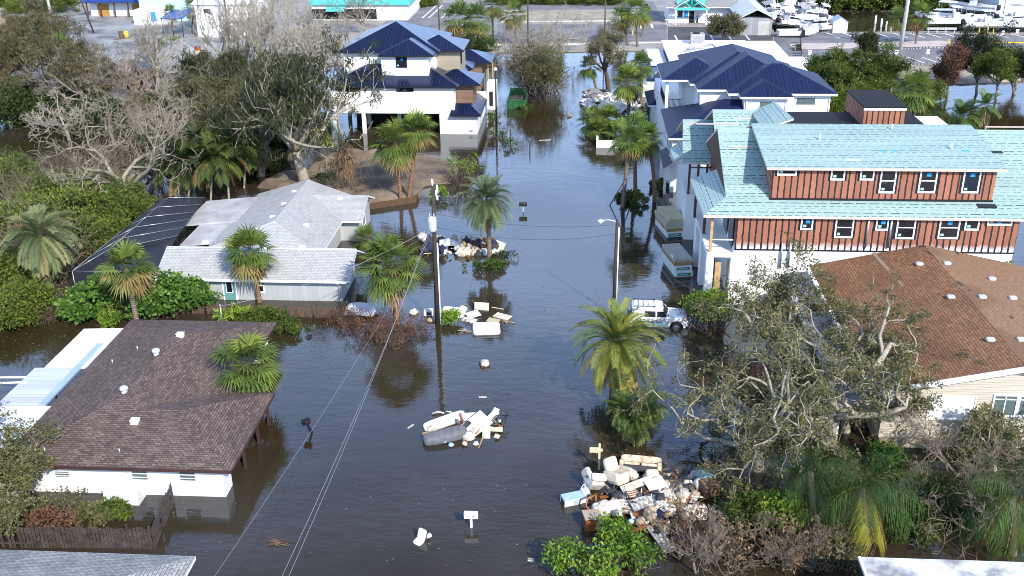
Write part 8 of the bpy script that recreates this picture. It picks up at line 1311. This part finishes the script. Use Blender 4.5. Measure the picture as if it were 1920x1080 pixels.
t = thing('palm_frond', 'broken brown palm frond floating in the foreground left of the power lines', 'palm frond', G(518, 1018, 0)); lv = LV(); rs = np.random.RandomState(9); k = 34; az = rs.uniform(-.6, .6, k) + np.where(rs.rand(k) < .75, math.pi, 0); lv.add(np.tile([.15, 0, .06], (k, 1)) + rs.normal(size=(k, 3)) * [.12, .06, .02], np.stack([np.cos(az), np.sin(az) * .8, rs.uniform(0, .12, k)], 1) * rs.uniform(.35, .9, (k, 1)), np.tile([0, .025, 0], (k, 1)), .05, rs.rand(k)); lv.build('blade', LM['dead'], t); MB().tube([(-.3, 0, .05), (.7, -.25, .04)], .03, 5).build('stalk', bk_brown, None).parent = t
# bagged heap in midstream
kk = [('bag', 'white sack in the bagged rubbish heap beside the midstream date palm', 'bag', cw, 'white sacks of the midstream heap'), ('bag', 'dark blue sack in the bagged rubbish heap beside the midstream date palm', 'bag', cbl, 'blue sacks of the midstream heap'), ('bag', 'tan bundle in the bagged rubbish heap beside the midstream date palm', 'bundle', ctan, 'tan bundles of the midstream heap'), ('bag', 'black sack in the bagged rubbish heap beside the midstream date palm', 'bag', cdk, 'black sacks of the midstream heap')]
for i in range(40):
    px = 790 + rg.random() * 150; py = 458 + (px - 790) * .07 + rg.uniform(-15, 17); k = rg.choice([0, 0, 0, 1, 2, 3]); z = rg.uniform(0, .35); n_, l_, c_, m_, gr = kk[k]; deb(n_, l_, c_, px, py, z, [(n_, crumple(rg.uniform(.5, 1.0), rg.uniform(.4, .8), rg.uniform(.35, .6), 700 + i), m_)], (rg.uniform(-.3, .3), rg.uniform(-.3, .3), rg.random() * 6), gr)
deb('tarpaulin', 'crumpled white plastic sheet on the bagged rubbish heap right of the utility pole', 'sheet', 842, 455, .45, [('tarpaulin', cloth(1.7, 1.0, .18, 41), cpl)], (.35, .1, .1)); deb('basket', 'white laundry basket at the front of the bagged rubbish heap', 'basket', 870, 478, .0, [('tub', MB().rbox((0, 0, .25), (.6, .42, .28), .35), cc), ('lid', MB().rbox((0, .1, .5), (.55, .35, .07), .35), cw)] + [('rib', MB().box(-.45 + .22 * k, -.41 + .22 * k, -.43, -.415, .08, .42), conc) for k in range(5)], (.1, 0, -.1)); deb('board', 'white board lying behind the foot of the midstream date palm', 'board', 912, 474, .15, [('board', bx(2.0, .3, .25), cpl)], (.05, .05, -.05)); deb('panel', 'tan square panel leaning right of the midstream date palm', 'panel', 934, 465, .25, [('panel', bx(1.0, 1.2, .06), cc)], (.9, .2, -.35)); deb('log', 'brown log bundle behind the midstream date palm', 'logs', 905, 455, .05, [('log', MB().tube([(-1.1, 0, .1), (1.1, .1, .2)], .14, 8).tube([(-.9, .3, .1), (1.2, .25, .12)], .12, 8).tube([(-1, .15, .3), (1, .15, .36)], .11, 8), woodd)], (0, 0, -.1)); deb('bag', 'mustard coloured sack in the bagged rubbish heap', 'bag', 868, 461, .3, [('bag', crumple(.6, .5, .4, 42), mat('mustard_cloth', (.34, .24, .06), .8, .2))], (0, 0, .2))
# timber retaining edge of the muddy bank
g0, g1, g2_ = G(694, 392), G(780, 380), G(784, 372); t = thing('timber_edging', 'dark timber edging holding the muddy bank behind the grey house', 'edging', (g0[0], g0[1], 0))
for a, b in ((g0, g1), (g1, g2_)):
    a, b = Vector(a), Vector(b); d = (b - a); n = Vector((d.y, -d.x, 0)).normalized(); MB().obox((a + b) / 2 + Vector((0, 0, .1)), d / 2, n * .06, Vector((0, 0, .5))).build('plank', woodd, t)
for i, (px, py, l, w_, rz) in enumerate(((1022, 263, 1.4, .12, .2), (905, 745, .5, .1, .1), (770, 800, .5, .08, 1), (995, 1050, .3, .2, 0))): deb('driftwood', ['pale plank floating below the green dumpster', 'small white scrap floating above the midstreet heap', 'small pale scrap left of the midstreet heap', 'tiny pale scrap in the foreground water'][i], 'driftwood', px, py, .0, [('driftwood', bx(l, w_, .05), cw)], (0, 0, rz))

# small scraps and sticks over the heaps
scm = [cw, cpl, ctan, brownb, cdk, corange, cc, cgr, cblue, crust]; scn = ['white', 'white', 'tan', 'brown', 'dark', 'reddish', 'cream', 'grey', 'pale blue', 'rust coloured']
def scatter(where, cx, cy, rx, ry, n, zc, seed, hole=None):
    global rg
    rg = random.Random(seed)
    for i in range(n):
        a = rg.random() * 6.28; r_ = math.sqrt(rg.random()); px = cx + rx * r_ * math.cos(a); py = cy + ry * r_ * math.sin(a); k = rg.randrange(10); st = rg.random() < .45; z = max(.01, zc * (1 - r_ * .9) + rg.uniform(-.05, .12))
        if st: n_, mb, k = 'stick', bx(rg.uniform(.03, .07), rg.uniform(.5, 1.3), .04), rg.choice([3, 3, 5, 6])
        else: n_, mb = ('scrap', bx(rg.uniform(.12, .4), rg.uniform(.12, .35), rg.uniform(.02, .12))) if rg.random() < .55 else ('rag', crumple(rg.uniform(.2, .45), rg.uniform(.2, .4), rg.uniform(.08, .22), 900 + i + seed))
        deb(n_, 'small %s %s scattered over the %s' % (scn[k], n_, where), n_, px, py, z, [(n_, mb, scm[k])], (rg.uniform(-.6, .6), rg.uniform(-.6, .6), rg.random() * 6.28), '%s %ss on the %s' % (scn[k], n_, where))
scatter('near debris pile', 1228, 940, 100, 62, 110, .85, 1); scatter('midstreet heap', 872, 804, 74, 34, 34, .3, 2); scatter('midstream bagged heap', 872, 468, 84, 18, 34, .4, 3); scatter('floating group by the utility pole', 880, 596, 80, 26, 16, .02, 4)
